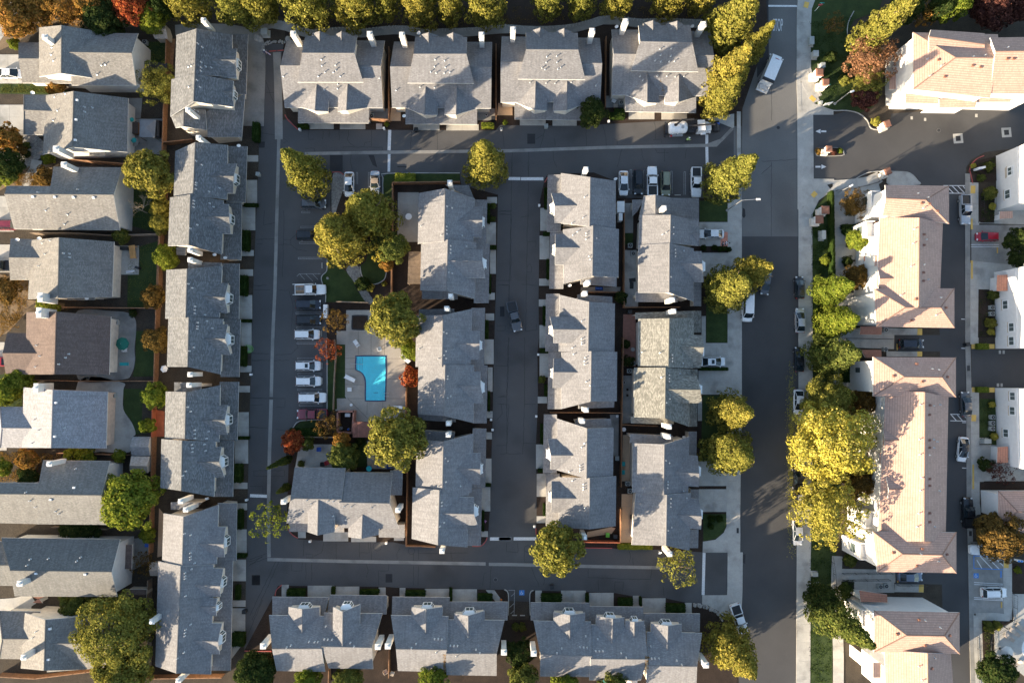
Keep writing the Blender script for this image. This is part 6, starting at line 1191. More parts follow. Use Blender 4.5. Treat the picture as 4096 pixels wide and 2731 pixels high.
for s in (-1, 1): part('wing_mirror', M['white_pl'], vt, lambda m: m.box((3.9, s * 1.25, 1.9), (.2, .25, .35)))
# ---------------------------------------------------------------- painted markings, cracks, kerbs
def mark(name, s, w, mat='line_white', z=0.022, parent=None):
    o = strip(name, Q(s), w, 0, z, M[mat], None); o['kind'] = 'structure'; return o
for s, w in (('A1 1252,1165 1246,1348', .6), ('A1 1247,1382 1244,1540', .5), ('A2 1853,1208 1853,1292', .55), ('A2 1853,1318 1856,1480', .55), ('B2 75,145 182,146', .6), ('B2 188,147 388,147', .6), ('C1 0,1414 155,1420', .58), ('D1 2150,276 2338,276', .6), ('D2 -10,275 100,275', .6), ('D2 122,275 325,275', .6), ('D2 1829,400 1820,778', .55)): mark('stop_line', s, w, z=0.024)
mark('stop_line', 'A3 62,55 330,57', .35, z=0.03)
def hair(s, x0, x1, y, horiz=True, d=14):
    for k in (-d / 2, d / 2): mark('bay_line', '%s %s' % (s, ('%g,%g %g,%g' % (x0, y + k, x1, y + k)) if horiz else ('%g,%g %g,%g' % (y + k, x0, y + k, x1))), .085, 'line_faded')
    mark('bay_line', '%s %s' % (s, ('%g,%g %g,%g' % (x0, y - d / 2, x0, y + d / 2)) if horiz else ('%g,%g %g,%g' % (y - d / 2, x0, y + d / 2, x0))), .085, 'line_faded')
for x0, x1, y in ((462, 540, 446), (452, 600, 580), (442, 605, 720), (432, 645, 858), (410, 640, 1348), (415, 640, 1480)): hair('B1', x0, x1, y)
for x0, x1, y in ((420, 645, 50), (425, 640, 188), (428, 648, 326), (425, 648, 466), (440, 650, 606)): hair('C1', x0, x1, y)
for x0, x1, x in ((65, 285, 1172), (70, 285, 1293), (80, 280, 1537), (85, 290, 1655)): hair('B2', x0, x1, x, False)
for x0, x1, x in ((90, 195, 958), (90, 230, 1067)): hair('B1', x0, x1, x, False)
for s in ('B1 440,998 632,996', 'B1 445,1000 490,1050', 'B1 500,998 565,1065', 'B1 560,998 610,1050', 'B1 440,998 420,1020'): mark('bay_line', s, .085, 'line_faded')
for s in ('D2 75,735 130,735', 'D2 130,735 126,960', 'D2 100,790 130,762', 'D2 85,890 130,850', 'D2 95,945 128,915'): mark('bay_line', s, .10, 'line_faded')
for s in ('B3 1630,208 1855,208', 'B3 1640,275 1858,278', 'B3 1655,210 1720,275', 'B3 1708,210 1772,275', 'B3 1758,210 1820,275', 'B3 1805,210 1852,270', 'C3 1692,686 1780,686', 'C3 1692,744 1870,747', 'C3 1700,690 1745,742', 'C3 1755,690 1800,744', 'C3 1822,708 1866,746', 'C3 1798,760 1840,760', 'C3 1798,1166 1840,1168', 'B3 1790,1402 1832,1404', 'C3 1790,95 1832,97'): mark('bay_line', s, .14, 'line_white', 0.03)
for s in ('B3 1880,736 2128,736', 'B3 1880,755 2128,755', 'D3 1905,665 2165,680', 'D3 1905,683 2165,695', 'D3 1905,800 2165,815', 'D3 1905,815 2165,828'): mark('bay_line', s, .12, 'line_white', 0.11)
for s in ('D3 1930,465 1975,540', 'D3 1958,430 2068,545', 'D3 2015,432 2130,545', 'D3 2105,458 2168,520'): mark('bay_line', s, .14, 'line_white', 0.112)
for s in ('D3 1903,425 1903,540', 'D3 1903,540 2165,550', 'D3 1903,428 2100,432'): mark('bay_line', s, .16, 'line_blue', 0.111)
def blue_square(s, z):
    a, b = Q(s); o = sheet('disabled_bay_sign', rect(a, b), z, M['line_blue']); c = P(((a[0] + b[0]) / 2, (a[1] + b[1]) / 2), z + .006); k = (P(b, z) - P(a, z)).length / 2.83
    mb = MB(); n = 14; ctr = Vector((c.x - .05 * k, c.y - .22 * k, z + .006))
    for i in range(n):
        a0, a1 = 2.2 + 4.4 * i / n, 2.2 + 4.4 * (i + 1) / n
        mb.face([(ctr.x + math.cos(a1) * .38 * k, ctr.y + math.sin(a1) * .38 * k, ctr.z), (ctr.x + math.cos(a0) * .38 * k, ctr.y + math.sin(a0) * .38 * k, ctr.z), (ctr.x + math.cos(a0) * .52 * k, ctr.y + math.sin(a0) * .52 * k, ctr.z), (ctr.x + math.cos(a1) * .52 * k, ctr.y + math.sin(a1) * .52 * k, ctr.z)][::-1])
    mb.box((c.x - .08 * k, c.y + .2 * k, z + .006), (.16 * k, .6 * k, .004)); mb.box((c.x + .15 * k, c.y - .05 * k, z + .006), (.5 * k, .14 * k, .004)); mb.box((c.x + .42 * k, c.y - .25 * k, z + .006), (.14 * k, .45 * k, .004)); mb.cyl((c.x - .1 * k, c.y + .62 * k, z + .004), (c.x - .1 * k, c.y + .62 * k, z + .009), .13 * k, n=10)
    mb.build('wheelchair_symbol', M['line_white'], o)
blue_square('D2 172,735 218,780', 0.024); blue_square('D3 1900,583 1946,627', 0.112)
sheet('bay_line', rect(*Q('D3 2140,562 2152,622')), 0.112, M['line_blue'])
# road lettering STOP and the two arrows
def lettering(txt, box, z, mat, parent=None, kind='structure'):
    a, b = Q(box); p0, p1 = P(a, z), P(b, z); cu = bpy.data.curves.new('t', 'FONT'); cu.body = txt; cu.size = 1; ob = bpy.data.objects.new('t', cu); SC.collection.objects.link(ob)
    bpy.context.view_layer.update(); me = bpy.data.meshes.new_from_object(ob.evaluated_get(bpy.context.evaluated_depsgraph_get())); bpy.data.objects.remove(ob)
    xs = [v.co.x for v in me.vertices]; ys = [v.co.y for v in me.vertices]
    for v in me.vertices:
        u = (v.co.x - min(xs)) / (max(xs) - min(xs)); w_ = (v.co.y - min(ys)) / (max(ys) - min(ys)); v.co = (p0.x + (p1.x - p0.x) * u, p1.y + (p0.y - p1.y) * w_, z)
    me.materials.clear(); me.materials.append(M[mat]); o = bpy.data.objects.new('road_lettering', me); link(o, parent); o['kind'] = kind; return o
lettering('STOP', 'A3 103,170 192,282', 0.03, 'line_white')
def arrow(s, flip):
    x0, x1, y = s; t = 'A3'; k = -1 if flip else 1
    mark('road_arrow', 'A3 %g,%g %g,%g' % ((x0, y, x0 + 45, y) if not flip else (x1, y, x1 - 45, y)), .33, 'line_white', 0.026)
    tip = (x1, y) if not flip else (x0, y); b = x1 - 45 if not flip else x0 + 45; sheet('road_arrow', Q('A3 %g,%g %g,%g %g,%g' % (tip[0], y, b, y - 20, b, y + 20)), 0.026, M['line_white'])
arrow((484, 580, 1178), True); arrow((484, 582, 1495), False)
# tactile paving and kerb colours
for s in ('A3 388,15 430,25 415,78 375,65', 'A3 425,880 450,852 492,890 465,918', 'B3 440,290 473,252 505,285 470,320', 'B3 1875,208 1918,208 1915,278 1872,278', 'C3 1882,690 1925,692 1922,750 1880,748', 'B3 1398,1488 1440,1488 1440,1545 1396,1545', 'C3 1396,124 1440,124 1440,170 1396,168', 'D3 1412,684 1454,684 1452,754 1408,752', 'D3 2172,462 2218,465 2215,538 2170,535', 'C3 1882,58 1940,58 1940,100 1882,100', 'C3 2035,58 2088,58 2088,100 2035,100', 'C3 1885,445 1940,445 1940,488 1885,488', 'C3 2036,447 2090,447 2090,490 2036,490'): sheet('tactile_paving', Q(s), 0.142, M['line_yellow'])
for s in ('B3 1884,505 1886,600', 'B3 1886,878 1886,1042', 'C3 1898,1135 1898,1355'): strip('kerb', Q(s), .34, 0, .17, M['line_yellow'])
for s in ('B1 735,88 800,86 840,112', 'A1 312,1030 340,1075 430,1162', 'D1 330,150 350,205 385,245 430,270', 'D1 225,785 235,735 285,688', 'D1 2125,262 2110,300 2068,340 1990,342', 'D2 710,356 1005,360', 'D2 322,180 322,240', 'A3 1995,1395 1930,1425 1880,1480 1865,1540 B3 1870,80 1895,190', 'A1 170,460 235,455', 'A1 245,455 300,450', 'D0 2190,1280 D1 190,1282', 'B2 400,180 425,135'): strip('red_kerb', smooth_poly(Q(s), 3, False) if len(Q(s)) > 2 else Q(s), .16, 0, .15, M['kerb_red'])
for s in ('B1 690,840 688,965 648,1010 640,1055 676,1165 676,1250', 'C1 690,0 682,80 690,200 690,735', 'C1 690,735 450,745 390,800', 'B1 1192,300 1192,140 1235,98 1880,95', 'B1 840,110 842,280', 'A3 520,945 640,990 760,990 870,1015 950,1080 985,1150 1090,1165 1150,1140', 'B3 650,180 800,165 900,115 1000,82 1230,82 1330,95 1400,160 1418,200', 'A3 435,100 418,190 416,600 450,710 530,860', 'C1 870,545 853,520', 'A3 830,100 780,200 770,300 790,380 830,430', 'D2 75,960 75,770 40,730', 'D2 270,960 268,770 300,738', 'B1 985,930 1000,1010 1040,1075 1120,1090 1200,1050 1222,980', 'C1 390,800 320,880 310,1000'): strip('kerb', smooth_poly(Q(s), 3, False) if len(Q(s)) > 2 else Q(s), .16, 0, .15, M['concrete'])
# wheel stops
for s, lb in (('C1 645,225 645,280', 'wheel stop before the white car with the sunroof'), ('C1 647,362 647,415', 'wheel stop before the white car above the largest one'), ('B1 635,1240 635,1295', 'wheel stop before the dark blue car'), ('B1 640,1505 640,1560', 'wheel stop before the white car below the two dark cars'), ('B1 645,898 645,948', 'wheel stop of the empty bay above the hatched area'), ('B1 655,770 655,828', 'wheel stop of the empty bay at the lawn tip'), ('D2 108,961 152,961', 'left wheel stop of the disabled bay'), ('D2 180,962 224,962', 'right wheel stop of the disabled bay'), ('B2 1565,292 1620,292', 'wheel stop of the empty bay right of the sage car')):
    o = tag(strip('wheel_stop', Q(s), .16, 0, .13, M['concrete']), lb, 'wheel stop', 'concrete wheel stops'); del o['kind']
for s, lb in (('B3 2116,760 2116,812', 'yellow wheel stop below the red hatchback'), ('D3 2153,842 2153,895', 'yellow wheel stop at the empty lower bay'), ('D3 1222,635 1222,668', 'yellow wheel stop before the blue-grey sedan'), ('C3 1218,55 1218,112', 'yellow wheel stop behind the dark estate car')): o = tag(strip('wheel_stop', Q(s), .16, 0, .22, M['line_yellow']), lb, 'wheel stop'); del o['kind']
# asphalt repairs, sealed cracks, stains
for s in ('A1 715,1390 830,1390 830,1535 715,1530', 'D2 2170,420 2200,410 2195,500 2170,480', 'A2 245,1200 315,1200 315,1290 245,1290', 'D1 1215,590 1275,590 1275,665 1215,665', 'D1 20,600 90,600 90,690 20,690', 'D0 2255,600 2330,600 2330,690 2255,690', 'B2 2175,405 2195,420 2200,480 2185,500 2170,480', 'A1 80,1270 135,1270 130,1325 80,1325', 'B2 0,1290 40,1290 40,1380 0,1380', 'A1 1320,1490 1400,1490 1400,1500 1320,1500', 'A1 1060,1390 1110,1390 1140,1500 1100,1480'): sheet('asphalt_patch', Q(s), 0.018, M['asphalt_dark'])
seal_root = tag(empty('crack_sealing', (0, 0, 0.0)), None, None, None, 'structure')
def crack(pts, w=0.07, wob=4):
    out = []
    for a, b in zip(pts, pts[1:]):
        l = math.hypot(b[0] - a[0], b[1] - a[1]); n = max(1, int(l / 12))
        for i in range(n): t = i / n; k = 0 if i == 0 else wob; out.append((a[0] + (b[0] - a[0]) * t + random.uniform(-k, k) * .4, a[1] + (b[1] - a[1]) * t + random.uniform(-k, k) * .4))
    out.append(pts[-1]); o = strip('sealed_crack', out, w, 0, .017, M['seal'], seal_root)
CR = ['A1 525,1165 520,1230 525,1250 575,1250', 'A1 655,1170 650,1250', 'A1 710,1170 708,1230', 'A1 800,1170 798,1260', 'A1 880,1165 885,1210 870,1250 890,1280 935,1310', 'A1 1090,1170 1088,1310', 'A1 830,1320 1185,1320 1185,1345', 'A1 1020,1310 1030,1280 1080,1270', 'A1 1225,1170 1222,1250 1235,1300', 'A1 1448,1175 1435,1365', 'A1 1678,1175 1680,1345', 'A1 280,1230 340,1270 300,1280', 'A1 490,1330 580,1332 580,1370', 'A1 910,1380 900,1440 915,1520', 'A2 400,1160 385,1240 360,1320', 'A2 320,1250 385,1210', 'A2 485,1240 495,1310', 'A2 770,1145 775,1310', 'A2 920,1120 950,1240 955,1310', 'A2 1020,1245 1050,1260 1050,1300', 'A2 1375,1080 1395,1140 1395,1250', 'A2 1370,1255 1450,1250 1450,1285', 'A2 110,1360 108,1568', 'A2 258,1360 258,1568', 'A2 475,1350 480,1430 510,1500', 'A2 1095,1335 1070,1420 1050,1500', 'A2 1265,1330 1280,1420 1300,1450', 'A2 1475,1340 1475,1450', 'A2 1670,1340 1660,1420', 'A2 25,1180 35,1320', 'A2 1390,1330 1410,1370 1510,1370', 'B1 130,430 120,560 220,540', 'B1 50,690 220,685', 'B1 300,690 365,690 420,640', 'B1 365,735 420,780 510,795', 'B1 365,690 365,735 250,735', 'B1 300,430 305,520 290,1030', 'B1 25,1140 180,1140', 'B1 250,1145 350,1145 385,1280 370,1500', 'B1 150,1100 25,1100', 'C1 10,140 170,145', 'C1 230,155 370,145 430,90 415,30', 'C1 15,205 350,205', 'C1 0,805 155,810', 'C1 230,820 340,840', 'C1 0,540 320,545', 'C1 235,620 310,625 315,560', 'C1 35,1190 310,1190 310,1240 35,1240 35,1190', 'C1 0,1330 115,1330 115,1400', 'B2 105,0 95,600 80,1240', 'B2 250,0 255,210 240,850 230,1510', 'B2 0,430 105,430', 'B2 0,465 105,465', 'B2 190,488 255,480', 'B2 250,715 320,705 320,760', 'B2 240,940 265,905 285,940 280,985 245,980', 'B2 0,1098 85,1100', 'B2 190,1090 330,1100', 'B2 230,1510 330,1500 325,1450', 'C2 75,0 60,530 60,1040', 'C2 220,0 220,590 205,1040', 'C2 0,530 60,530', 'C2 0,590 60,600 60,700', 'C2 215,595 320,595', 'C2 205,945 320,945', 'C2 0,1040 205,1040', 'B1 2225,440 2340,440', 'B1 2225,465 2340,465 2335,1050', 'B1 2210,1055 2340,1055', 'B1 2220,1100 2325,1100 2320,1250', 'B1 2210,1460 2290,1460 2285,1505 2210,1505', 'C1 2200,250 2310,252', 'C1 2320,0 2305,520 2220,530', 'C1 2215,590 2320,600 2300,965 2210,965', 'C1 2250,600 2260,680 2210,740', 'D1 485,275 480,430', 'D1 660,310 640,400 570,430', 'D1 500,410 562,410 562,445 500,445', 'D1 770,305 775,460', 'D1 980,310 980,440', 'D1 980,400 1070,400 1060,310', 'D1 1085,390 1090,465', 'D1 1080,300 1085,390', 'D1 1320,460 1315,410 1345,360', 'D1 1465,400 1465,480', 'D1 1510,370 1510,460', 'D1 1510,405 1950,400', 'D1 1800,390 1810,475', 'D1 375,500 375,560 465,560 470,490', 'D1 555,490 550,650', 'D1 500,490 500,640', 'D1 1040,500 1060,560 1040,620', 'D1 1155,690 1150,560 1240,560 1245,500', 'D1 1465,520 1465,690', 'D1 1510,520 1505,690', 'D1 0,505 150,450', 'D1 0,460 150,405', 'D1 20,1000 260,480', 'D1 0,960 230,480', 'D1 2085,690 2100,580 2118,580', 'D1 2160,510 2150,720', 'D2 60,310 60,390 160,395 160,310', 'D2 790,540 790,620 1000,630 1350,640 1360,550', 'D2 880,640 885,740', 'D2 1030,660 1105,660 1100,740', 'D2 1030,660 1030,740', 'D2 1155,380 1170,440 1160,480', 'D2 1190,440 1195,510', 'D2 770,370 768,450', 'D2 280,530 350,700', 'D2 340,530 400,640 390,690', 'D2 218,380 220,485 290,480', 'D2 260,390 300,440 305,480', 'D2 1460,700 1470,790', 'A3 90,650 90,1080', 'B3 90,0 88,660', 'A3 0,1445 320,1430', 'A3 0,1560 90,1480', 'D0 2230,520 2352,430', 'D0 2220,1140 2352,820', 'D0 2230,480 2352,440', 'D0 2235,80 2352,75', 'C0 2260,200 2352,205', 'C0 2255,140 2352,145', 'C0 2245,605 2352,600', 'C0 2240,540 2352,540', 'C0 2230,800 2352,810', 'B0 2300,690 2352,690', 'B0 2300,730 2352,730', 'B0 2270,1100 2352,1105', 'A1 130,700 215,930', 'A1 80,1190 240,1215', 'A1 140,830 215,830']
for c in CR: crack(Q(c))
for c, r in (('D2 248,365', 30), ('A3 150,1145', 16), ('D1 1447,385', 30), ('D1 1140,345', 38)):
    ctr = Q(c)[0]; crack([(ctr[0] + math.cos(a * .5236) * r / 2.24, ctr[1] + math.sin(a * .5236) * r / 2.24) for a in range(13)], .07, 0)
# manholes and square vaults
for s, lb in (('A3 150,1145', 'iron manhole cover in the street near the estate entrance'), ('D2 200,640', 'x'), ('D1 2200,642', 'manhole cover in the bottom lane'), ('A3 1588,1170', 'brass-coloured manhole cover in the estate road')):
    if lb == 'x': continue
    q = P(Q(s)[0], .03); o = empty('manhole_cover', (q.x, q.y, .02), 0, lb, 'manhole'); mb = MB(); mb.cyl((0, 0, 0), (0, 0, .012), .42, n=20); f = mb.build('frame', M['asphalt_street'], o); mb = MB(); mb.cyl((0, 0, .012), (0, 0, .02), .32, n=20); mb.build('lid', M['metal_d'], o)
for s, lb in (('A3 1762,1242', 'square concrete vault with dark grate, left of two in the estate road'), ('A3 2195,1188', 'square concrete vault with dark grate, right of two in the estate road')):
    q = P(Q(s)[0], .02); o = empty('drain_vault', (q.x, q.y, .012), R_(4), lb, 'drain'); mb = MB(); mb.box((0, 0, .01), (1.9, 1.9, .02)); mb.build('apron', M['concrete'], o); mb = MB(); mb.box((0, 0, .024), (.95, 1.0, .02)); mb.build('grate', M['asphalt_dark'], o)
for s in ('D2 2120,178 2140,225', 'C3 1842,250 1868,298', 'D3 1860,205 1885,250'): sheet('drain_inlet', rect(*Q(s)), 0.15, M['metal_d'])
for s in ('A3 1336,1045 1356,1072', 'A3 1456,1058 1476,1085', 'A3 1914,1022 1936,1052', 'C3 2126,115 2146,145', 'C3 2160,115 2180,145', 'C3 2108,410 2130,440', 'C3 2142,410 2162,440'): sheet('utility_lid', rect(*Q(s)), 0.03, M['concrete'])
# the pink painted panel at the end of a driveway
a = sheet('painted_panel', Q('B2 2012,622 2066,626 2068,752 1975,750 1978,690 2005,680'), 0.108, plain('panel_salmon', (0.55, 0.22, 0.15), 0.85, var=.15)); rnd = random.Random(3)
for i in range(14):
    c = P(Q('B2 %g,%g' % (rnd.uniform(1985, 2060), rnd.uniform(695, 745)))[0], .112); mb = MB(); r = rnd.uniform(.08, .24); mb.face([(c.x + math.cos(t * .785) * r * rnd.uniform(.6, 1.2), c.y + math.sin(t * .785) * r, .112 + i * .0006) for t in range(8)]); mb.build('painted_blot', M['black'] if i % 3 else M['white_pl'], a)
# leaf litter along the kerb
lit = MB(); rnd = random.Random(8)
for i in range(2600):
    y = rnd.triangular(1430, 2250, 1750); x = 3162 + rnd.gauss(0, 9) + abs(rnd.gauss(0, 6)); p = P((x, y), .02); s = rnd.uniform(.04, .09); a0 = rnd.uniform(0, 6.28); lit.face([(p.x + math.cos(a0 + k * 1.57) * s, p.y + math.sin(a0 + k * 1.57) * s, .02 + rnd.random() * .01) for k in range(4)])
lo = lit.build('leaf_litter', LEAF['yellow']); tag(lo, 'scattered yellow leaves along the street gutter', 'leaves', None, 'stuff')
# stones edging the winding path and beds
def stones(s, n, r, seed, side=0.0, label=None):
    rnd = random.Random(seed); pts = smooth_poly(Q(s), 6, False); wp = [P(p, .1) for p in pts]; me = []
    for k in range(3):
        mb = MB(); rr = [Vector((math.cos(a * .7854), math.sin(a * .7854), 0)) * rnd.uniform(.8, 1.15) for a in range(8)]; lo_ = [(v.x, v.y, -.3) for v in rr]; mid = [(v.x * .95, v.y * .95, .25) for v in rr]; top = [(v.x * .55, v.y * .55, .6) for v in rr]
        mb.faces(lo_ + mid + top, [(i, (i + 1) % 8, 8 + (i + 1) % 8, 8 + i) for i in range(8)] + [(8 + i, 8 + (i + 1) % 8, 16 + (i + 1) % 8, 16 + i) for i in range(8)] + [tuple(range(16, 24))]); o = mb.build('s', M['stone']); me.append(o.data); bpy.data.objects.remove(o)
    root = tag(empty('stone_edging', (wp[0].x, wp[0].y, 0)), label, 'edging'); res = resample(wp, sum((wp[i + 1] - wp[i]).length for i in range(len(wp) - 1)) / n)
    for p in res:
        for q in range(2): s_ = bpy.data.objects.new('stone', rnd.choice(me)); link(s_, root); k = r * rnd.uniform(.7, 1.3); s_.location = (p.x - wp[0].x + rnd.uniform(-.12, .12), p.y - wp[0].y + q * .28 - .1 + rnd.uniform(-.1, .1), .08); s_.scale = (k, k, k); s_.rotation_euler = (0, 0, rnd.uniform(0, 6))
stones('A1 0,270 60,215 180,195 330,205 520,278 700,268 870,258 1000,275 1200,252 1400,250 1560,278 1800,270 1960,268 2200,240 2352,238 A2 100,240 300,252 600,240 780,200 930,158 1100,165 1250,185 1500,178 1700,190 1880,185', 142, .17, 1, label='low grey stone edging winding behind the top row of townhouses')
stones('A1 105,470 110,420 150,390 230,375 310,380', 14, .2, 2, label='short stone edging around the closed top end of the left lane')
stones('D2 1735,868 1830,885 1940,935 1990,1000', 16, .22, 3, label='pale stone edging at the bottom street corner')
# ---------------------------------------------------------------- pool, fences, furniture, signs, people
def thing(name, cat, label, spec, parts, rz=0.0, z=0.05, group=None, h=0.5):
    q = P(Q(spec)[0], h); o = empty(name, (q.x, q.y, z), R_(rz), label, cat, group); objs = {}
    for pn, mat, prims in parts:
        par = o
        if '>' in pn: a, pn = pn.split('>'); par = objs[a]
        mb = MB()
        for pr in prims:
            k = pr[0]
            if k == 'b': mb.box(pr[1], pr[2], R_(pr[3]) if len(pr) > 3 else 0, 0, pr[4] if len(pr) > 4 else 1.0)
            elif k == 'c': mb.cyl(pr[1], pr[2], pr[3], pr[4] if len(pr) > 4 else None, pr[5] if len(pr) > 5 else 10)
            elif k == 'f': mb.face(pr[1])
        objs[pn] = mb.build(pn, M[mat] if isinstance(mat, str) else mat, par)
    return o
# --- pool
deck_q = Q('C1 775,-60 1240,-60 1330,60 1390,130 1395,470 1395,760 920,750 920,660 765,655 765,545 875,543 852,520 852,62 775,60')
sheet('pool_terrace', deck_q, 0.066, M['pool_deck'], thick=0.066)
sheet('pool_terrace', Q('B1 862,1322 1112,1322 1112,1545 862,1545'), 0.064, M['concrete'], thick=0.064)
for s in ('C1 855,185 945,185', 'C1 1230,188 1390,188', 'C1 855,280 945,278', 'C1 1085,-60 1085,155', 'C1 1205,-60 1205,160', 'C1 970,-60 970,155', 'C1 855,420 1020,422', 'C1 1225,368 1395,372', 'C1 880,545 1030,545', 'C1 1215,545 1395,545', 'C1 1050,575 1048,690', 'C1 1190,575 1188,740', 'C1 875,545 1080,750', 'C1 775,60 775,-60', 'B1 1560,1 1,1'):
    if s.startswith('C1'): strip('terrace_joint', Q(s), .045, 0, .069, M['metal_d'])
out = smooth_poly(Q('C1 945,180 965,160 1200,160 1222,180 1225,350 1218,545 1200,570 1045,570 1028,550 1028,400 1012,340 985,310 955,297 942,280'), 4)
inn = smooth_poly(Q('C1 957,186 975,171 1195,171 1211,186 1213,350 1207,540 1192,560 1052,560 1040,545 1040,395 1022,335 990,302 962,290 955,275'), 4)
o = sheet('pool_coping', out, 0.10, M['pool_tile'], thick=0.05)
pf = sheet('pool_basin', inn, 0.107, M['pool_floor']); wt_ = sheet('pool_water', inn, 0.114, M['water']); wt_['kind'] = 'structure'
for x in (966, 986, 1006): strip('pool_step', Q('C1 %g,178 %g,%g' % (x, x - 2, 292)), .05, 0, .120, M['pool_tile'])
strip('pool_mark', Q('C1 1106,493 1146,493'), .09, 0, .121, M['pool_tile'])
thing('pool_handrail', 'handrail', 'chrome handrail at the pool steps', 'C1 960,235', [('rail', 'metal', [('c', (-1.2, 0, .7), (1.0, -.1, .5), .03), ('c', (-1.2, 0, 0), (-1.2, 0, .7), .03), ('c', (1.0, -.1, 0), (1.0, -.1, .5), .03)])])
thing('pool_ladder', 'ladder', 'chrome ladder at the deep end of the pool', 'C1 1220,512', [('rail', 'metal', [('c', (-.4, y, .5), (.4, y, .55), .035) for y in (-.3, .3)] + [('c', (.4, y, 0), (.4, y, .55), .035) for y in (-.3, .3)])])
def lounger(spec, rz, lb, mat='white_pl', L=1.9):
    thing('sun_lounger', 'sun lounger', lb, spec, [('seat', mat, [('b', (-.25, 0, .34), (L * .65, .66, .06))]), ('backrest', mat, [('f', [(.35, -.33, .36), (L * .5, -.33, .85), (L * .5, .33, .85), (.35, .33, .36)])]), ('frame', mat, [('b', (0, s * .35, .3), (L, .06, .08)) for s in (-1, 1)] + [('b', (-L * .3, 0, .375), (.06, .6, .02)), ('b', (-.05, 0, .375), (.05, .6, .02))])] + [('leg', mat, [('c', (x, y, 0), (x, y, .3), .03, .03, 6)]) for x in (-.75, .7) for y in (-.3, .3)], rz, .07, 'loungers by the pool' if mat == 'white_pl' else 'loungers on the right-hand pool terrace')
lounger('C1 953,53', -55, 'white lounger nearest the square planter', L=1.5); lounger('C1 1390,190', -40, 'white lounger by the yellow-green tree at the pool fence', L=2.2); lounger('C1 893,365', -25, 'white lounger left of the pool bend', L=2.3); lounger('C1 1322,628', 0, 'white lounger at the lower right of the pool terrace', L=1.9)
def chair(spec, rz, lb, mat='white_pl', s=.55, grp=None):
    thing('patio_chair', 'chair', lb, spec, [('seat', mat, [('b', (0, 0, .42), (s, s, .07))]), ('backrest', mat, [('b', (-s * .5, 0, .66), (.08, s, .45))])] + [('armrest', mat, [('b', (0, y * s * .52, .58), (s * .9, .08, .05))]) for y in (-1, 1)] + [('leg', mat, [('c', (x * s * .42, y * s * .42, 0), (x * s * .42, y * s * .42, .42), .03, .03, 6)]) for x in (-1, 1) for y in (-1, 1)], rz, .07, grp)
chair('C1 1162,102', 20, 'white chair above the pool', s=.7); chair('C1 892,465', -90, 'white chair left of the pool below the lounger', s=.7)
def table(spec, r, lb, mat='white_pl', hh=.5):
    thing('round_table', 'table', lb, spec, [('table_top', mat, [('c', (0, 0, hh - .05), (0, 0, hh), r, r, 20)]), ('pedestal', mat, [('c', (0, 0, 0), (0, 0, hh - .05), .06, .06, 8), ('c', (0, 0, 0), (0, 0, .04), r * .6, r * .5, 12)])], 0, .07)
table('C1 907,602', .27, 'small round white table below the pool bend'); table('C1 1343,664', .27, 'small round white table beside the lower right lounger'); table('B1 1423,488', .62, 'large round white table on the walled patio', hh=.75); table('C2 1189,106', .4, 'round pale table in the brick side yard', 'stone'); table('A0 1212,1278', .8, 'round grey table with teal umbrella', 'stone', .75); table('C2 1110,822', .4, 'round pale table at the back of the bottom street townhouse'); table('C2 1050,704', .26, 'small white round table between the yard fences')
sheet('planter', smooth_poly(Q('B1 925,1367 1040,1367 1057,1385 1055,1485 1035,1502 930,1500 908,1480 912,1385'), 3), .16, M['metal_d'], thick=.12); sheet('planter', smooth_poly(Q('B1 935,1378 1030,1378 1047,1395 1045,1475 1028,1490 938,1488 920,1472 923,1395'), 3), .17, M['mulch'])
# pump enclosure and redwood pergola
def room(spec, name, cat, lb, mat, zt=2.0, th=.18, extra=None):
    q = [P(p, zt) for p in Q(spec)]; o = empty(name, (q[0].x, q[0].y, 0.03), 0, lb, cat); n = len(q)
    for i in range(n):
        a, b = q[i], q[(i + 1) % n]; d = b - a; mb = MB(); mb.box(((a.x + b.x) / 2 - q[0].x, (a.y + b.y) / 2 - q[0].y, zt / 2), (d.length + th, th, zt), math.atan2(d.y, d.x)); mb.build('wall', M[mat], o)
    return o
room('C1 783,663 928,662 915,855 782,852', 'pump_enclosure', 'enclosure', 'red walled pump enclosure beside the pool terrace', 'brick_red', 1.9, .28)
thing('pump_box', 'pump', 'white box inside the pump enclosure', 'C1 878,692', [('cabinet', 'white_pl', [('b', (0, 0, .4), (.9, .6, .8))]), ('lid', 'white_pl', [('b', (0, 0, .83), (.95, .65, .06))])]); thing('filter_tank', 'tank', 'round pool filter inside the pump enclosure', 'C1 815,812', [('drum', 'stone', [('c', (0, 0, 0), (0, 0, .9), .32, .26, 14)]), ('valve', 'black', [('c', (0, 0, .9), (0, 0, 1.1), .1)])])
thing('filter_tank', 'tank', 'small blue-capped filter inside the pump enclosure', 'C1 882,820', [('drum', 'steelbox' if False else 'grey_box', [('c', (0, 0, 0), (0, 0, .7), .22, .2, 12)]), ('cap', 'blue_f', [('c', (0, 0, .7), (0, 0, .78), .2)])])
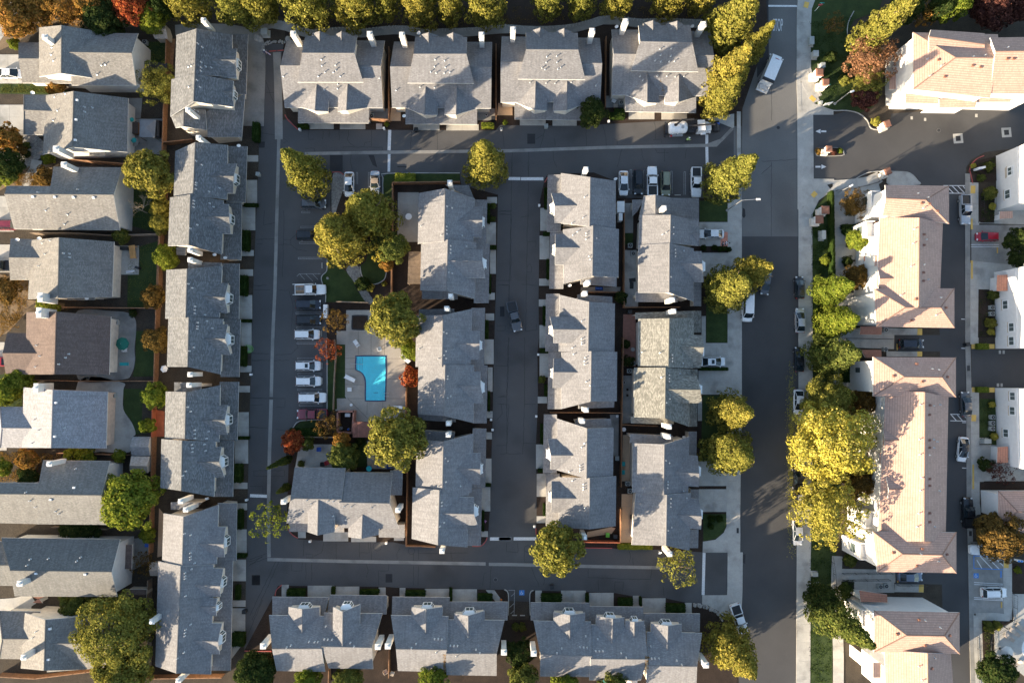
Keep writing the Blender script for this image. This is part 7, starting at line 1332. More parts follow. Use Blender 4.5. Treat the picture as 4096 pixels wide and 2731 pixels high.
def pergola(spec, lb, mat, n, zt=2.5, along=0, cross=3):
    q = [P(p, zt) for p in Q(spec)]; c = sum(q, Vector()) / 4; o = empty('pergola', (c.x, c.y, .05), 0, lb, 'pergola')
    def at(u, v): a = q[0] + (q[1] - q[0]) * u; b = q[3] + (q[2] - q[3]) * u; r = a + (b - a) * v; return Vector((r.x - c.x, r.y - c.y, zt))
    for u in (0.02, .98):
        for v in (.03, .97): p = at(u, v); mb = MB(); mb.box((p.x, p.y, zt / 2), (.14, .14, zt)); mb.build('post', M[mat], o)
    for i in range(n):
        t = (i + .5) / n; a, b = (at(0, t), at(1, t)) if along == 0 else (at(t, 0), at(t, 1)); d = b - a; mb = MB(); mb.box(((a.x + b.x) / 2, (a.y + b.y) / 2, zt + .03), (d.length, ((q[3] - q[0]).length if along == 0 else (q[1] - q[0]).length) / n * .62, .06), math.atan2(d.y, d.x)); mb.build('slat', M[mat], o)
    for i in range(cross):
        t = (i + .5) / cross; a, b = (at(t, 0), at(t, 1)) if along == 0 else (at(0, t), at(1, t)); d = b - a; mb = MB(); mb.box(((a.x + b.x) / 2, (a.y + b.y) / 2, zt - .08), (d.length, .1, .14), math.atan2(d.y, d.x)); mb.build('beam', M[mat], o)
pergola('C1 925,755 1230,752 1215,892 920,893', 'redwood slat pergola below the pool terrace', 'pergola', 26); pergola('B1 1422,800 1530,798 1528,1088 1412,1090', 'weathered wood pergola on the townhouse patio', 'wood_grey', 22, 2.5, 1, 5); pergola('A0 1215,545 1500,570 1500,610 1260,740', 'dark slatted pergola behind the top left house', 'metal_d', 16, 2.3, 1, 2)
slab_rect('patio', Q('B1 1325,268 1512,268 1505,712 1320,712'), 1, 4, 0.09, M['pool_deck']); slab_rect('patio', Q('C1 440,955 735,955 735,1160 405,1160'), 4, 2, 0.09, M['concrete']); slab_rect('patio', Q('C1 1050,925 1400,925 1398,1175 1050,1175'), 6, 4, 0.09, M['concrete'], mats=[M['concrete'], M['concrete_d'], M['concrete']]); slab_rect('patio', Q('A1 1080,975 1240,975 1235,1070 1070,1075'), 2, 1, .09, M['concrete_d']); slab_rect('patio', Q('A1 1262,965 1352,965 1350,1085 1255,1085'), 1, 1, .09, M['concrete_tan']); slab_rect('patio', Q('A1 2225,925 2352,925 2352,1035 2215,1035'), 1, 1, .09, M['concrete_tan']); slab_rect('patio', Q('A2 950,860 1112,855 1112,965 950,965'), 2, 1, .09, M['concrete_d']); slab_rect('patio', Q('A1 2042,975 2195,975 2195,1080 2042,1080'), 1, 1, .09, M['concrete_d'])
slab_rect('side_yard', Q('B2 1120,365 1195,365 1192,632 1115,632'), 1, 3, .09, M['concrete_d']); slab_rect('side_yard', Q('B2 1110,785 1225,785 1238,1295 1108,1295'), 2, 4, .09, M['concrete']); slab_rect('side_yard', Q('C2 1100,340 1195,340 1195,760 1095,770'), 1, 4, .09, M['concrete_d']); sheet('side_yard', Q('B2 1105,1360 1215,1360 1215,1568 C2 1215,260 1100,260 B2 1100,1568'), .088, M['brick_red']); slab_rect('side_yard', Q('C2 1100,870 1170,870 1165,1285 1092,1285'), 1, 4, .09, M['concrete_tan']); slab_rect('side_yard', Q('C2 1090,1400 1200,1400 D2 1190,310 1080,310'), 1, 4, .09, M['concrete_tan']); slab_rect('side_yard', Q('C2 985,690 1065,690 1060,1060 1020,1060'), 1, 3, .09, M['concrete_d']); slab_rect('side_yard', Q('B2 725,1115 1080,1115 1075,1160 720,1160'), 4, 1, .09, M['concrete_d']); sheet('side_yard', Q('D2 780,215 1000,170 1035,180 1000,230 780,262'), .09, M['concrete_tan']); sheet('gravel_bed', smooth_poly(Q('B1 745,100 835,110 835,240 775,420 740,600 730,300'), 3), .07, M['gravel']); sheet('gravel_bed', smooth_poly(Q('B1 860,960 940,905 985,960 1000,1060 1050,1150 1105,1240 1060,1268 1000,1200 940,1080'), 3), .08, M['gravel'])
# --- fences: posts and boarded panels
def fence(s, lb, mat='wood', hh=1.75, name='fence'):
    wp = [P(p, hh * .5) for p in Q(s)]; o = empty(name, (wp[0].x, wp[0].y, .04), 0, lb, 'fence'); pts = resample(wp, 2.4)
    for i, p in enumerate(pts):
        mb = MB(); mb.box((p.x - wp[0].x, p.y - wp[0].y, hh / 2 + .03), (.12, .12, hh + .1)); mb.build('post', M[mat], o)
        if i == len(pts) - 1: break
        d = pts[i + 1] - p; a = math.atan2(d.y, d.x); mb = MB(); n = max(4, int(d.length / .2))
        for k in range(n):
            c = p + d * ((k + .5) / n); mb.box((c.x - wp[0].x, c.y - wp[0].y, hh / 2), (d.length / n * .93, .035 + .02 * (k % 2), hh), a)
        c = p + d * .5; mb.box((c.x - wp[0].x, c.y - wp[0].y, hh + .01), (d.length, .16, .05), a); mb.build('panel', M[mat], o)
fl = ['A0 1508,360 1500,700 1480,1060 1475,1290 B0 1465,20|brown board fence along the top of the slate townhouses', 'B0 1450,240 1445,640 1430,960 1420,1310|brown board fence behind the patio bench garden', 'B0 1490,240 1450,700 1430,1290|inner brown fence rail beside the slate townhouses', 'B0 1418,1310 C0 1400,360 1385,640|brown board fence behind the brown roofed house', 'C0 1385,890 1370,1400 D0 1355,400|brown board fence behind the two sheds', 'D0 1345,640 1335,1480|dark brown fence beside the long slate townhouse', 'A0 1475,1290 1740,1262|short brown fence between the top slate townhouses', 'B0 300,640 700,640 1000,660 1440,648|dark fence between the long grey house and the patio bench house', 'B0 580,1300 1420,1308|fence between the patio bench house and the brown roofed house', 'C0 310,378 720,390 1400,388|fence below the brown roofed house', 'C0 530,1030 850,1040 1160,1050|fence below the blue roofed house', 'D0 480,165 970,185|trellis fence below the charcoal roofed house', 'A0 640,1440 1140,1480|fence between the second house and the long grey house', 'D0 0,1490 330,1510 900,1440|board fence at the bottom left garden', 'A0 420,760 1240,790|dark fence between the first two left houses', 'B1 1282,190 1278,640 1270,1180|brown fence beside the walled patio and pergola', 'B1 1282,190 1880,182|fence along the top of the walled patio', 'C1 1405,240 1400,700|brown fence between pool and townhouse', 'C1 1415,1100 1412,1330 D1 1402,320|fence beside the lower middle-lane townhouse', 'C1 760,20 775,140 760,330 750,640|low dark fence around the pool lawn', 'B1 785,1250 1060,1258|short dark fence above the square planter', 'C1 450,885 780,890|dark fence above the courtyard slab',
 'B2 1108,350 1105,1300|fence between the east pair and the street townhouses, upper', 'C2 1098,0 1085,760 1080,1330|fence between the east pair and the street townhouses, middle', 'D2 1085,0 1070,300|fence between the east pair and the street townhouses, lower', 'B2 730,1165 1105,1165|fence across the gap between the first two east townhouses', 'C2 450,668 1085,672|fence across the gap between the lower two east townhouses', 'B2 1108,1300 1600,1298|fence across the gap behind the olive roofed townhouse', 'C2 1095,778 1400,790|fence across the gap above the lowest street townhouse', 'D2 740,295 1068,300|red fence at the foot of the east townhouses', 'A1 1070,1075 1250,1085|fence before the first top-row side yard', 'A1 1250,440 1248,1080|fence between the first two top-row townhouses', 'A1 2205,415 2205,1080|fence between the second and third top-row townhouses', 'A2 945,350 940,965|fence between the third and fourth top-row townhouses', 'D1 195,1285 195,1455|red fence end at the bottom of the left lane', 'D1 715,1440 712,1560|brown fence under the left bottom-row townhouse', 'D1 1250,1250 1248,1500|fence between the first two bottom-row townhouses', 'D1 1400,335 1450,330 1660,345|low fence at the foot of the middle-lane townhouse', 'D0 1300,1510 2000,1500|brown fence under the long slate townhouse']
for f in fl:
    s, lb = f.split('|'); fence(s, lb, 'wood_red' if 'red ' in lb else ('wood_grey' if 'dark' in lb or 'trellis' in lb else 'wood'), 1.1 if 'low ' in lb else 1.75)
fence('C0 1385,640 1378,890', 'bright redwood fence section behind the curved lawn', 'wood_red'); sheet('deck', Q('C0 1420,650 1475,660 1470,885 1385,888 1390,640'), .08, M['wood_red']); sheet('side_path', Q('A0 1510,350 1570,350 1540,700 1530,900 1480,880'), .075, M['wood']); sheet('side_path', Q('D0 1425,0 1465,50 1450,430 1410,440'), .075, M['concrete_tan'])
# --- sheds, canopies, umbrellas
def shed(spec, lb, roof, wall, zr=2.9, pt=.5):
    h = House('garden_shed', lb, 'shed', roof, wall); h.g(spec, zr, pt, eo=.15, over=.12)
M['shed_tan'] = shingle('shed_tan', (0.42, 0.36, 0.31), .2, .08); M['shed_grey'] = shingle('shed_grey', (0.28, 0.28, 0.285), .2, .08)
shed('A0 1350,212 1480,212 | 1350,262 1485,262 | 1385,345 1500,345', 'beige arched garden shed at the top of the slate townhouse fence', 'shed_tan', 'siding_tan'); shed('C0 1185,888 1345,890 | 1165,978 1330,978 | 1180,1055 1345,1058', 'grey gabled garden shed, upper of two', 'shed_grey', 'siding_w'); shed('C0 1175,1062 1340,1065 | 1162,1145 1318,1150 | 1160,1190 1325,1212', 'pale plastic garden shed, lower of two', 'shed_tan', 'siding_w'); shed('D0 1340,490 1415,490 | 1335,555 1415,555 | 1345,605 1415,608', 'small tan shed against the long slate townhouse', 'shed_tan', 'siding_tan', 2.4); shed('D0 1135,728 1315,730 | 1130,770 1310,772 | 1128,812 1310,812', 'weathered shed above the wide green tree', 'roof_brown', 'siding_tan', 2.6); shed('D0 290,795 395,795 | 340,815 350,815 | 290,848 380,850', 'small red-roofed porch hut above the bottom left house', 'tile_red', 'siding_w', 2.4)
def umb(spec, r, mat, lb, n=8, zt=2.3, grp=None):
    q = P(Q(spec)[0], zt); o = empty('umbrella', (q.x, q.y, .08), .2, lb, 'umbrella'); 
    for i in range(n):
        a, b = 6.2832 * i / n, 6.2832 * (i + 1) / n; mb = MB(); mb.face([(math.cos(a) * r, math.sin(a) * r, zt - .4), (math.cos(b) * r, math.sin(b) * r, zt - .4), (0, 0, zt + .15)]); mb.build('canopy_panel', M[mat], o)
    mb = MB(); mb.cyl((0, 0, 0), (0, 0, zt + .25), .03, n=8); mb.build('pole', M['metal'], o); mb = MB(); mb.cyl((0, 0, 0), (0, 0, .1), .25, .2, 12); mb.build('base', M['metal_d'], o)
umb('C0 1088,55', 1.25, 'green_f', 'green umbrella on the curved patio'); umb('C0 1463,280', .7, 'white_pl', 'small white umbrella below the third slate townhouse', 6); umb('A0 1190,1252', .55, 'teal', 'half folded teal umbrella over the round grey table', 6, 2.0); umb('A0 1170,1068', .5, 'teal', 'small teal umbrella at the second house wall', 6, 1.9); umb('D3 2212,1300', 1.25, 'canvas', 'off-white umbrella on the right-hand pool terrace'); umb('D2 955,1560', 1.3, 'teal', 'blue-green umbrella at the bottom edge under the triplex', 8); umb('D2 1180,1562', 1.2, 'canvas', 'pale umbrella at the bottom edge under the triplex', 8)
M['tent'] = plain('tent_grey', (.16, .165, .175), .9)
q = [P(p, 2.6) for p in Q('A0 1255,1070 1400,1075 1390,1235 1250,1230')]; c = sum(q, Vector()) / 4; o = empty('patio_tent', (c.x, c.y, .09), 0, 'grey pointed patio tent beside the second left house', 'tent'); top = Vector((0, 0, 3.2))
for i in range(4):
    a, b = q[i] - Vector((c.x, c.y, 0)), q[(i + 1) % 4] - Vector((c.x, c.y, 0)); mb = MB(); mb.face([a, b, top]); mb.build('canopy_panel', M['tent'], o); mb = MB(); mb.box((a.x * .96, a.y * .96, 1.3), (.08, .08, 2.6)); mb.build('post', M['metal_d'], o)
thing('hot_tub', 'hot tub', 'brown covered hot tub beside the patio tent', 'A0 1205,1155', [('shell', 'wood', [('b', (0, 0, .45), (1.9, 2.2, .9))]), ('cover', M['roof_brown'], [('b', (0, .55, .95), (1.95, 1.08, .12)), ('b', (0, -.56, .95), (1.95, 1.08, .12))])]); thing('storage_tank', 'storage', 'dark rounded storage cover at the patio tent', 'A0 1420,1165', [('cover', 'roof_brown' if False else 'metal_d', [('c', (0, -1.6, .7), (0, 1.6, .7), .75, .75, 14)]), ('base', 'metal_d', [('b', (0, 0, .2), (1.4, 3.0, .4))])])
thing('cedar_frame', 'bench', 'orange cedar bench frame on the concrete patio', 'B0 1195,805', [('board', 'wood_orange', [('b', (-.28, 0, .8), (.55, 2.5, .08), 8)]), ('board.001', 'wood_orange', [('b', (.3, .08, .8), (.55, 2.5, .08), 8)])] + [('leg', 'wood_orange', [('b', (x, y, .38), (.1, .1, .76))]) for x in (-.45, .5) for y in (-1.1, 1.1)])
thing('surfboard', 'surfboard', 'pale surfboard lying on the concrete patio', 'B0 1150,975', [('deck', 'white_pl', [('b', (0, 0, .1), (1.3, .45, .08), 0, .9), ('b', (.8, 0, .1), (.4, .3, .07), 0, .8)]), ('stripe', 'blue_f', [('b', (0, 0, .145), (1.2, .05, .01))])], 10)
thing('storage_bench', 'bench', 'dark storage bench at the patio wall', 'B0 1110,770', [('box', 'metal_d', [('b', (0, 0, .35), (1.5, .6, .7))]), ('lid', 'metal_d', [('b', (0, 0, .72), (1.56, .66, .05))])]); thing('grill', 'grill', 'black grill at the edge of the concrete patio', 'B0 1238,945', [('hood', 'black', [('b', (0, 0, .9), (.9, .5, .35), 0, .8)]), ('cart', 'metal_d', [('b', (0, 0, .4), (.7, .45, .7))])], -15)
thing('exercise_mat', 'mat', 'green mat on the curved patio', 'C0 1102,237', [('mat', 'teal', [('b', (0, 0, .05), (1.7, .6, .04))]), ('strap', 'metal_d', [('b', (.6, 0, .075), (.05, .62, .01))])])
for s, r, lb, m in (('C1 620,1000', 0, 'blue chair on the courtyard slab', 'blue_f'), ('C1 690,1120', 25, 'red folding chair on the courtyard slab', 'red_f'), ('C1 652,1133', 0, 'dark chair next to the red folding chair', 'metal_d'), ('C1 1162,1140', 0, 'left blue patio chair under the round evergreen', 'blue_f'), ('C1 1247,1150', 15, 'right blue patio chair under the round evergreen', 'blue_f'), ('C1 1115,1140', 0, 'beige patio chair beside the blue paddling tub', 'beige_f'), ('C1 1075,1120', 30, 'leftmost beige patio chair above the blue paddling tub', 'beige_f'), ('C2 1104,1130', 0, 'upper turquoise chair in the narrow side yard', 'teal'), ('C2 1102,1205', 0, 'lower turquoise chair in the narrow side yard', 'teal'), ('D2 1186,130', 0, 'green-grey chair along the tan side yard', 'grey_box'), ('D2 1183,78', 0, 'dark chair along the tan side yard', 'metal_d'), ('A2 1020,905', 60, 'white reclining chair in the fourth top-row side yard', 'white_pl'), ('A2 1080,890', 0, 'beige chair in the fourth top-row side yard', 'beige_f'), ('A2 1035,950', 90, 'lower beige chair in the fourth top-row side yard', 'beige_f'), ('D2 965,240', 0, 'lime green slide chair in the fenced corner yard', 'lime_f'), ('C0 1120,110', 0, 'white chair under the green umbrella', 'white_pl'), ('D1 1215,1465', 30, 'pale chair between the bottom-row townhouses', 'beige_f'), ('D1 1275,1480', -20, 'beige lounge chair under the middle bottom-row townhouse', 'beige_f'), ('C2 1050,1080', 0, 'grey chair behind the bottom east townhouse', 'grey_box')): chair(s, r, lb, m, .72)
thing('paddling_tub', 'tub', 'round blue paddling tub under the courtyard tree', 'C1 1065,1173', [('tub', 'blue_f', [('c', (0, 0, 0), (0, 0, .35), .5, .56, 20)]), ('water', 'pool_floor', [('c', (0, 0, .3), (0, 0, .36), .5, .5, 20)])]); thing('covered_grill', 'grill', 'brown square covered grill in the courtyard', 'C1 928,1158', [('cover', 'wood_grey', [('b', (0, 0, .5), (1.0, .9, 1.0), 0, .9)]), ('vent', 'metal', [('c', (0, 0, 1.0), (0, 0, 1.06), .15)])])
for s, a, lb in (('B2 1190,1052', 8, 'upper black mat on the townhouse side yard'), ('B2 1183,1100', 88, 'lower black mat on the townhouse side yard')): thing('black_mat', 'mat', lb, s, [('mat', 'black', [('b', (0, 0, .06), (1.25, .75, .05))]), ('hem', 'metal_d', [('b', (0, .36, .09), (1.2, .04, .01))])], a)
thing('blue_tarp', 'tarp', 'blue covered bundle behind the first east townhouse', 'B2 890,1128', [('cover', 'blue_f', [('b', (0, 0, .3), (1.5, .7, .6), 0, .6)]), ('rope', 'black', [('b', (0, 0, .62), (.05, .5, .02))])]); 
for s, d, lb in (('B2 1072,412', (1.4, 2.2), 'white storage cabinet beside the first east townhouse'), ('B2 1070,500', (.7, 1.5), 'smaller pale cabinet below the white storage cabinet')): thing('storage_cabinet', 'cabinet', lb, s, [('cabinet', 'siding_w', [('b', (0, 0, .9), (d[0] * .95, d[1] * .95, 1.8))]), ('lid', 'trim', [('b', (0, d[1] * .24, 1.83), (d[0], d[1] * .48, .06)), ('b', (0, -d[1] * .25, 1.83), (d[0], d[1] * .48, .06))])])
# --- air conditioners
for s, lb in (('B2 1192,818', 'air conditioner behind the painted-driveway townhouse'), ('B2 1165,745', 'smaller air conditioner by the strip of lawn'), ('C2 1190,230', 'air conditioner in the brick side yard'), ('C2 1157,298', 'air conditioner above the three flowerpots'), ('C2 1143,1305', 'air conditioner in the narrow tan side yard'), ('C2 1163,1372', 'air conditioner at the corner of the lower street townhouse'), ('C0 1018,520', 'air conditioner beside the blue roofed house'), ('C0 1055,1155', 'air conditioner at the charcoal roofed house window'), ('B0 1045,1178', 'air conditioner at the patio bench house'), ('A0 1302,385', 'air conditioner behind the top left house'), ('B0 1045,1435', 'white air conditioner on the curved patio'), ('C3 2065,712', 'uppermost of three estate air conditioners'), ('C3 2063,765', 'middle of three estate air conditioners'), ('C3 2062,813', 'lowest of three estate air conditioners'), ('B3 2060,1300', 'upper estate air conditioner in the planter'), ('B3 2060,1355', 'lower estate air conditioner in the planter'), ('D3 1060,700', 'left of two air conditioners at the lower apartment path'), ('D3 1112,695', 'right of two air conditioners at the lower apartment path'), ('B3 1108,1500', 'air conditioner at the foot of the entrance apartments'), ('C3 1105,105', 'air conditioner at the top of the long apartments'), ('A2 1085,925', 'air conditioner in the fourth top-row side yard'), ('A1 1092,1045', 'covered air conditioner in the first top-row side yard')): thing('air_conditioner', 'air conditioner', lb, s, [('casing', 'grey_box', [('b', (0, 0, .4), (.82, .82, .8))]), ('fan_grille', 'metal_d', [('c', (0, 0, .8), (0, 0, .83), .33, .33, 16)]), ('fan_hub', 'grey_box', [('c', (0, 0, .83), (0, 0, .86), .1, .1, 10)])], 0, .06, 'air conditioners in the side yards')
# --- bins
for s, m, lb in (('A1 1490,1168', 'black', 'black wheeled bin on the top lane'), ('A2 412,1135', 'grey_box', 'grey wheeled bin before the third top-row townhouse'), ('D0 2195,922', 'black', 'dark wheeled bin at the long slate townhouse'), ('D2 465,702', 'black', 'dark wheeled bin on the bottom lane'), ('C3 1835,62', 'black', 'black wheeled bin at the estate lane kerb'), ('A1 2180,1068', 'black', 'black wheeled bin in the second top-row side yard'), ('B0 2318,110', 'grey_box', 'grey box at the left lane by the second slate townhouse'), ('D2 1030,250', 'black', 'black bin in the fenced corner yard'), ('D0 1330,325', 'blue_f', 'blue drum at the brown fence'), ('C1 1340,1155', 'black', 'dark pot under the round evergreen'), ('B2 1160,1340', 'black', 'black bin in the brick side yard'), ('D3 1865,215', 'black', 'x')):
    if lb == 'x': continue
    thing('wheeled_bin' if 'bin' in lb else 'container', 'bin' if 'bin' in lb else 'container', lb, s, [('tub', m, [('b', (0, 0, .5), (.62, .58, 1.0), 0, 1.1)]), ('lid', m, [('b', (0, 0, 1.04), (.74, .70, .07))]), ('handle', 'metal_d', [('c', (-.3, .38, 1.0), (.3, .38, 1.0), .03)])], random.uniform(-8, 8), .05)
# --- mailboxes
mbx = thing('mailbox_cluster', 'mailbox', 'white mailbox cluster at the parking court kerb', 'B1 686,1335', [('cabinet', 'white_pl', [('b', (0, .95 - i * .63, 1.0), (.75, .6, .9))]) for i in range(4)] + [('post', 'metal', [('c', (0, .95 - i * .63, 0), (0, .95 - i * .63, .6), .06)]) for i in range(4)])
for i, (s, lb) in enumerate((('A1 443,1158', 'lane light post at the first top-row townhouse'), ('A1 1198,1148', 'lane light post between the first two top-row driveways'), ('A1 2250,1155', 'lane light post right of the second top-row townhouse'), ('A2 12,1155', 'lane light post left of the third top-row townhouse'), ('A2 975,1085', 'lane light post by the round dark tree'), ('D1 535,300', 'lane light post on the bottom lane by the bottom-lane townhouse'), ('D1 1220,315', 'lane light post before the gravel bed on the bottom lane'), ('B2 352,383', 'lane light post at the top east of the middle lane'), ('C2 343,152', 'lane light post at the middle east townhouse'), ('C2 325,705', 'lane light post above the bottom east townhouse'), ('D2 308,168', 'lane light post at the foot of the middle lane'), ('C1 2160,735', 'lane light post at the lower pool townhouse'), ('C1 2173,826', 'lane light post above the last west townhouse of the middle lane'), ('C0 2245,330', 'lane light post at the third slate townhouse'), ('C0 2205,1455', 'lane light post near the left stop line'))): thing('bollard_light', 'light post', lb, s, [('post', 'concrete' if False else 'white_pl', [('b', (0, 0, .4), (.34, .34, .8))]), ('cap', 'trim', [('b', (0, 0, .84), (.42, .42, .08), 0, .8)])], 0, .04, 'small white light posts beside the lanes', .8)
# --- street furniture on the right
def lamp(spec, hh, arm, lb, az=0.0):
    q = P(Q(spec)[0], 0); o = empty('street_lamp', (q.x, q.y, .1), R_(az), lb, 'street lamp'); e = Vector((arm, 0, hh + .3))
    mb = MB(); mb.cyl((0, 0, 0), (0, 0, hh), .11, .07, 10); mb.build('pole', M['metal'], o); mb = MB(); mb.cyl((0, 0, hh), e, .05, .04, 8); mb.build('arm', M['metal'], o); mb = MB(); mb.box((e.x + .35, 0, e.z), (.8, .34, .16), 0, 0, .8); mb.build('luminaire', M['white_pl'], o); mb = MB(); mb.cyl((0, 0, 0), (0, 0, .2), .28, .24, 12); mb.build('base', M['concrete'], o)
lamp('N 2908,842', 8.0, 2.6, 'tall street lamp with arm over the street', 3); lamp('A3 655,932', 5.2, .3, 'lamp post at the estate entrance lawn', 20); lamp('B3 690,268', 3.6, .2, 'short lamp post at the estate entrance path', 30)
def stop_sign(spec):
    q = P(Q(spec)[0], 0); o = empty('stop_sign', (q.x, q.y, .1), 0, 'red octagonal stop sign leaning into view at the top of the street', 'stop sign'); mb = MB(); mb.cyl((0, 0, 0), (0, 0, 3.0), .05, n=8); mb.build('post', M['trim'], o)
    mb = MB(); mb.faces([(math.cos(.3927 + k * .7854) * .42, -.06, 2.45 + math.sin(.3927 + k * .7854) * .42) for k in range(8)] + [(math.cos(.3927 + k * .7854) * .42, -.03, 2.45 + math.sin(.3927 + k * .7854) * .42) for k in range(8)], [tuple(range(8)), tuple(range(15, 7, -1))] + [(i, (i + 1) % 8, 8 + (i + 1) % 8, 8 + i) for i in range(8)]); b = mb.build('panel', M['red_f'], o)
    cu = bpy.data.curves.new('t', 'FONT'); cu.body = 'STOP'; cu.size = .28; cu.align_x = 'CENTER'; cu.align_y = 'CENTER'; t = bpy.data.objects.new('t', cu); SC.collection.objects.link(t); bpy.context.view_layer.update(); me = bpy.data.meshes.new_from_object(t.evaluated_get(bpy.context.evaluated_depsgraph_get())); bpy.data.objects.remove(t)
    for v in me.vertices: v.co = (v.co.x, -.066, 2.45 + v.co.y)
    me.materials.append(M['trim']); link(bpy.data.objects.new('lettering', me), b)
    mb = MB(); mb.box((0, 0, 3.05), (.9, .04, .2)); mb.build('street_name_blade', M['teal'], o)
stop_sign('A3 475,105')
for s, lb, d in (('A3 440,375', 'upper grey utility box beside the kerb on the top right lawn', (.85, 1.5, .9)), ('A3 470,498', 'utility cabinet on a pad on the top right lawn', (1.0, 1.1, 1.2)), ('A3 540,595', 'green transformer above the entrance pillars', (.8, .9, .9)), ('D3 500,700', 'grey utility cabinet by the verge path', (1.1, 1.0, 1.3)), ('D3 478,592', 'dark green utility box on the verge lawn', (.9, .7, .6)), ('B3 540,655', 'green electrical transformer on the verge', (.7, 1.6, 1.2)), ('A1 140,300', 'beige utility cabinet by the winding path', (1.2, 1.1, 1.3)), ('A3 533,918', 'small white utility box at the entrance corner', (.45, .4, .5)), ('C3 2005,925', 'pale cabinet at the lower right entry', (1.3, .8, 1.0))): thing('utility_cabinet', 'utility box', lb, s, [('pad', 'concrete', [('b', (0, 0, .05), (d[0] + .4, d[1] + .4, .1))]), ('cabinet', 'grey_box', [('b', (0, 0, d[2] / 2 + .1), (d[0], d[1], d[2]))]), ('lid', 'grey_box', [('b', (0, 0, d[2] + .12), (d[0] + .06, d[1] + .06, .05))])], 0, .08)
def pillar(spec, lb, w=1.7, hh=1.9, rz=0):
    thing('entrance_pillar', 'pillar', lb, spec, [('shaft', 'stucco_w', [('b', (0, 0, hh / 2), (w, w, hh))]), ('plinth', 'stucco', [('b', (-.5, -.4, .45), (w * 1.2, w * 1.1, .9))]), ('cap', 'tile_red', [('b', (0, 0, hh + .1), (w + .3, w + .3, .22), 0, .7)])], rz, .08, None, hh)
pillar('A3 520,650', 'upper white entrance pillar with tile cap on the top right lawn', 1.3); pillar('A3 575,740', 'lower white entrance pillar with tile cap on the top right lawn', 1.2); pillar('B3 572,425', 'upper white verge pillar below the entrance', 1.3, 1.6); pillar('B3 518,510', 'lower white verge pillar below the entrance', 1.3, 1.6); pillar('A3 1125,1110', 'sunlit gate pillar at the estate island tip', 1.1, 1.6, 20); pillar('B3 1130,80', 'sunlit gate pillar below the estate road', 1.1, 1.6, 20); pillar('A3 605,1335', 'tile-capped kiosk on the flower island', 1.0, 1.7)
isl = Q('A3 500,1330 520,1322 700,1324 735,1345 740,1370 725,1395 520,1400 490,1385 482,1360'); sheet('flower_island', smooth_poly(isl, 3), .15, M['concrete'], thick=.15); sheet('flower_bed', smooth_poly([(a * .93 + 3319 * .07, b * .93 + 607 * .07) for a, b in isl], 3), .165, M['mulch'])
tree('A3 515,1358', 32, .8, 'shrub', 'orange', 'orange flowers at the left end of the traffic island', 'flower_clump', 'flowers', low=.02); tree('A3 648,1368', 24, .8, 'shrub', 'purple', 'dark red flowers in the middle of the traffic island', 'flower_clump', 'flowers', low=.02); tree('A3 705,1352', 26, .7, 'shrub', 'lime', 'green plants at the right end of the traffic island', 'flower_clump', 'flowers', low=.02); tree('A3 1025,1090', 40, .8, 'shrub', 'yellow', 'yellow flowers at the estate island tip', 'flower_clump', 'flowers', low=.02)
thing('estate_sign', 'sign', 'white panel sign standing at the estate entrance lawn', 'A3 585,940', [('panel', 'white_pl', [('b', (0, 0, .95), (1.5, .1, 1.1), 12)]), ('post', 'trim', [('b', (-.6, -.12, .5), (.1, .1, 1.0))]), ('post.001', 'trim', [('b', (.6, .12, .5), (.1, .1, 1.0))])]); thing('estate_sign', 'sign', 'white monument sign in the kerbed planter at the right', 'A3 1945,1515', [('panel', 'stucco_w', [('b', (0, 0, .7), (1.6, .4, 1.3), 12)]), ('plaque', 'blue_f', [('b', (.05, -.21, .85), (.5, .03, .5), 12)])]); thing('notice_board', 'sign', 'framed notice board right of the disabled bay', 'D3 2288,462', [('board', 'trim', [('b', (0, 0, .9), (1.2, .3, .8), -8)]), ('poster', 'line_blue', [('b', (-.25, -.05, 1.32), (.4, .35, .02), -8), ('b', (.28, -.08, 1.32), (.4, .35, .02), -8)])]); thing('entry_sign', 'sign', 'green road sign beside the lower entrance pillar', 'A3 560,800', [('post', 'trim', [('c', (0, 0, 0), (0, 0, 2.4), .05)]), ('panel', 'teal', [('b', (0, 0, 2.2), (.7, .06, .35), 20)])])
# --- railings of the right-hand estate
def rail(s, lb, hh=1.1, mat='metal_d', gap=.35):
    wp = [P(p, 0) for p in Q(s)]; o = empty('railing', (wp[0].x, wp[0].y, .1), 0, lb, 'railing'); pts = resample(wp, 2.2)
    for i, p in enumerate(pts):
        mb = MB(); mb.box((p.x - wp[0].x, p.y - wp[0].y, hh / 2), (.06, .06, hh)); mb.build('post', M[mat], o)
        if i == len(pts) - 1: break
        d = pts[i + 1] - p; mb = MB()
        for z in (hh, .15): mb.cyl(p + Vector((0, 0, z)) - wp[0], p + d + Vector((0, 0, z)) - wp[0], .025, n=5)
        for k in range(1, int(d.length / gap)): c = p + d * (k * gap / d.length) - wp[0]; mb.cyl(c + Vector((0, 0, .15)), c + Vector((0, 0, hh)), .014, n=4)
        mb.build('bars', M[mat], o)
for s, lb in (('D3 2050,1400 2050,1130 2100,1098 2165,1062', 'dark railing round the lower pool terrace'), ('D3 2170,1060 2250,1020 2255,770', 'dark railing up the side of the pool terrace'), ('D3 1925,1145 1935,1350 1950,1700', 'long dark railing beside the lower estate walk'), ('D3 610,380 640,560 650,790', 'dark railing along the lower verge path'), ('B3 655,260 900,225 1080,170 1090,115', 'dark railing at the estate entrance path'), ('D3 720,580 1150,575', 'dark railing above the lower apartment path'), ('D3 720,640 1130,635', 'dark railing below the lower apartment path'), ('B3 1955,275 1960,430', 'dark railing beside the silver pickup'), ('D3 1200,680 1455,684', 'dark railing by the blue-grey sedan'), ('C3 740,8 900,10 1155,15', 'dark railing above the long apartments')): rail(s, lb)
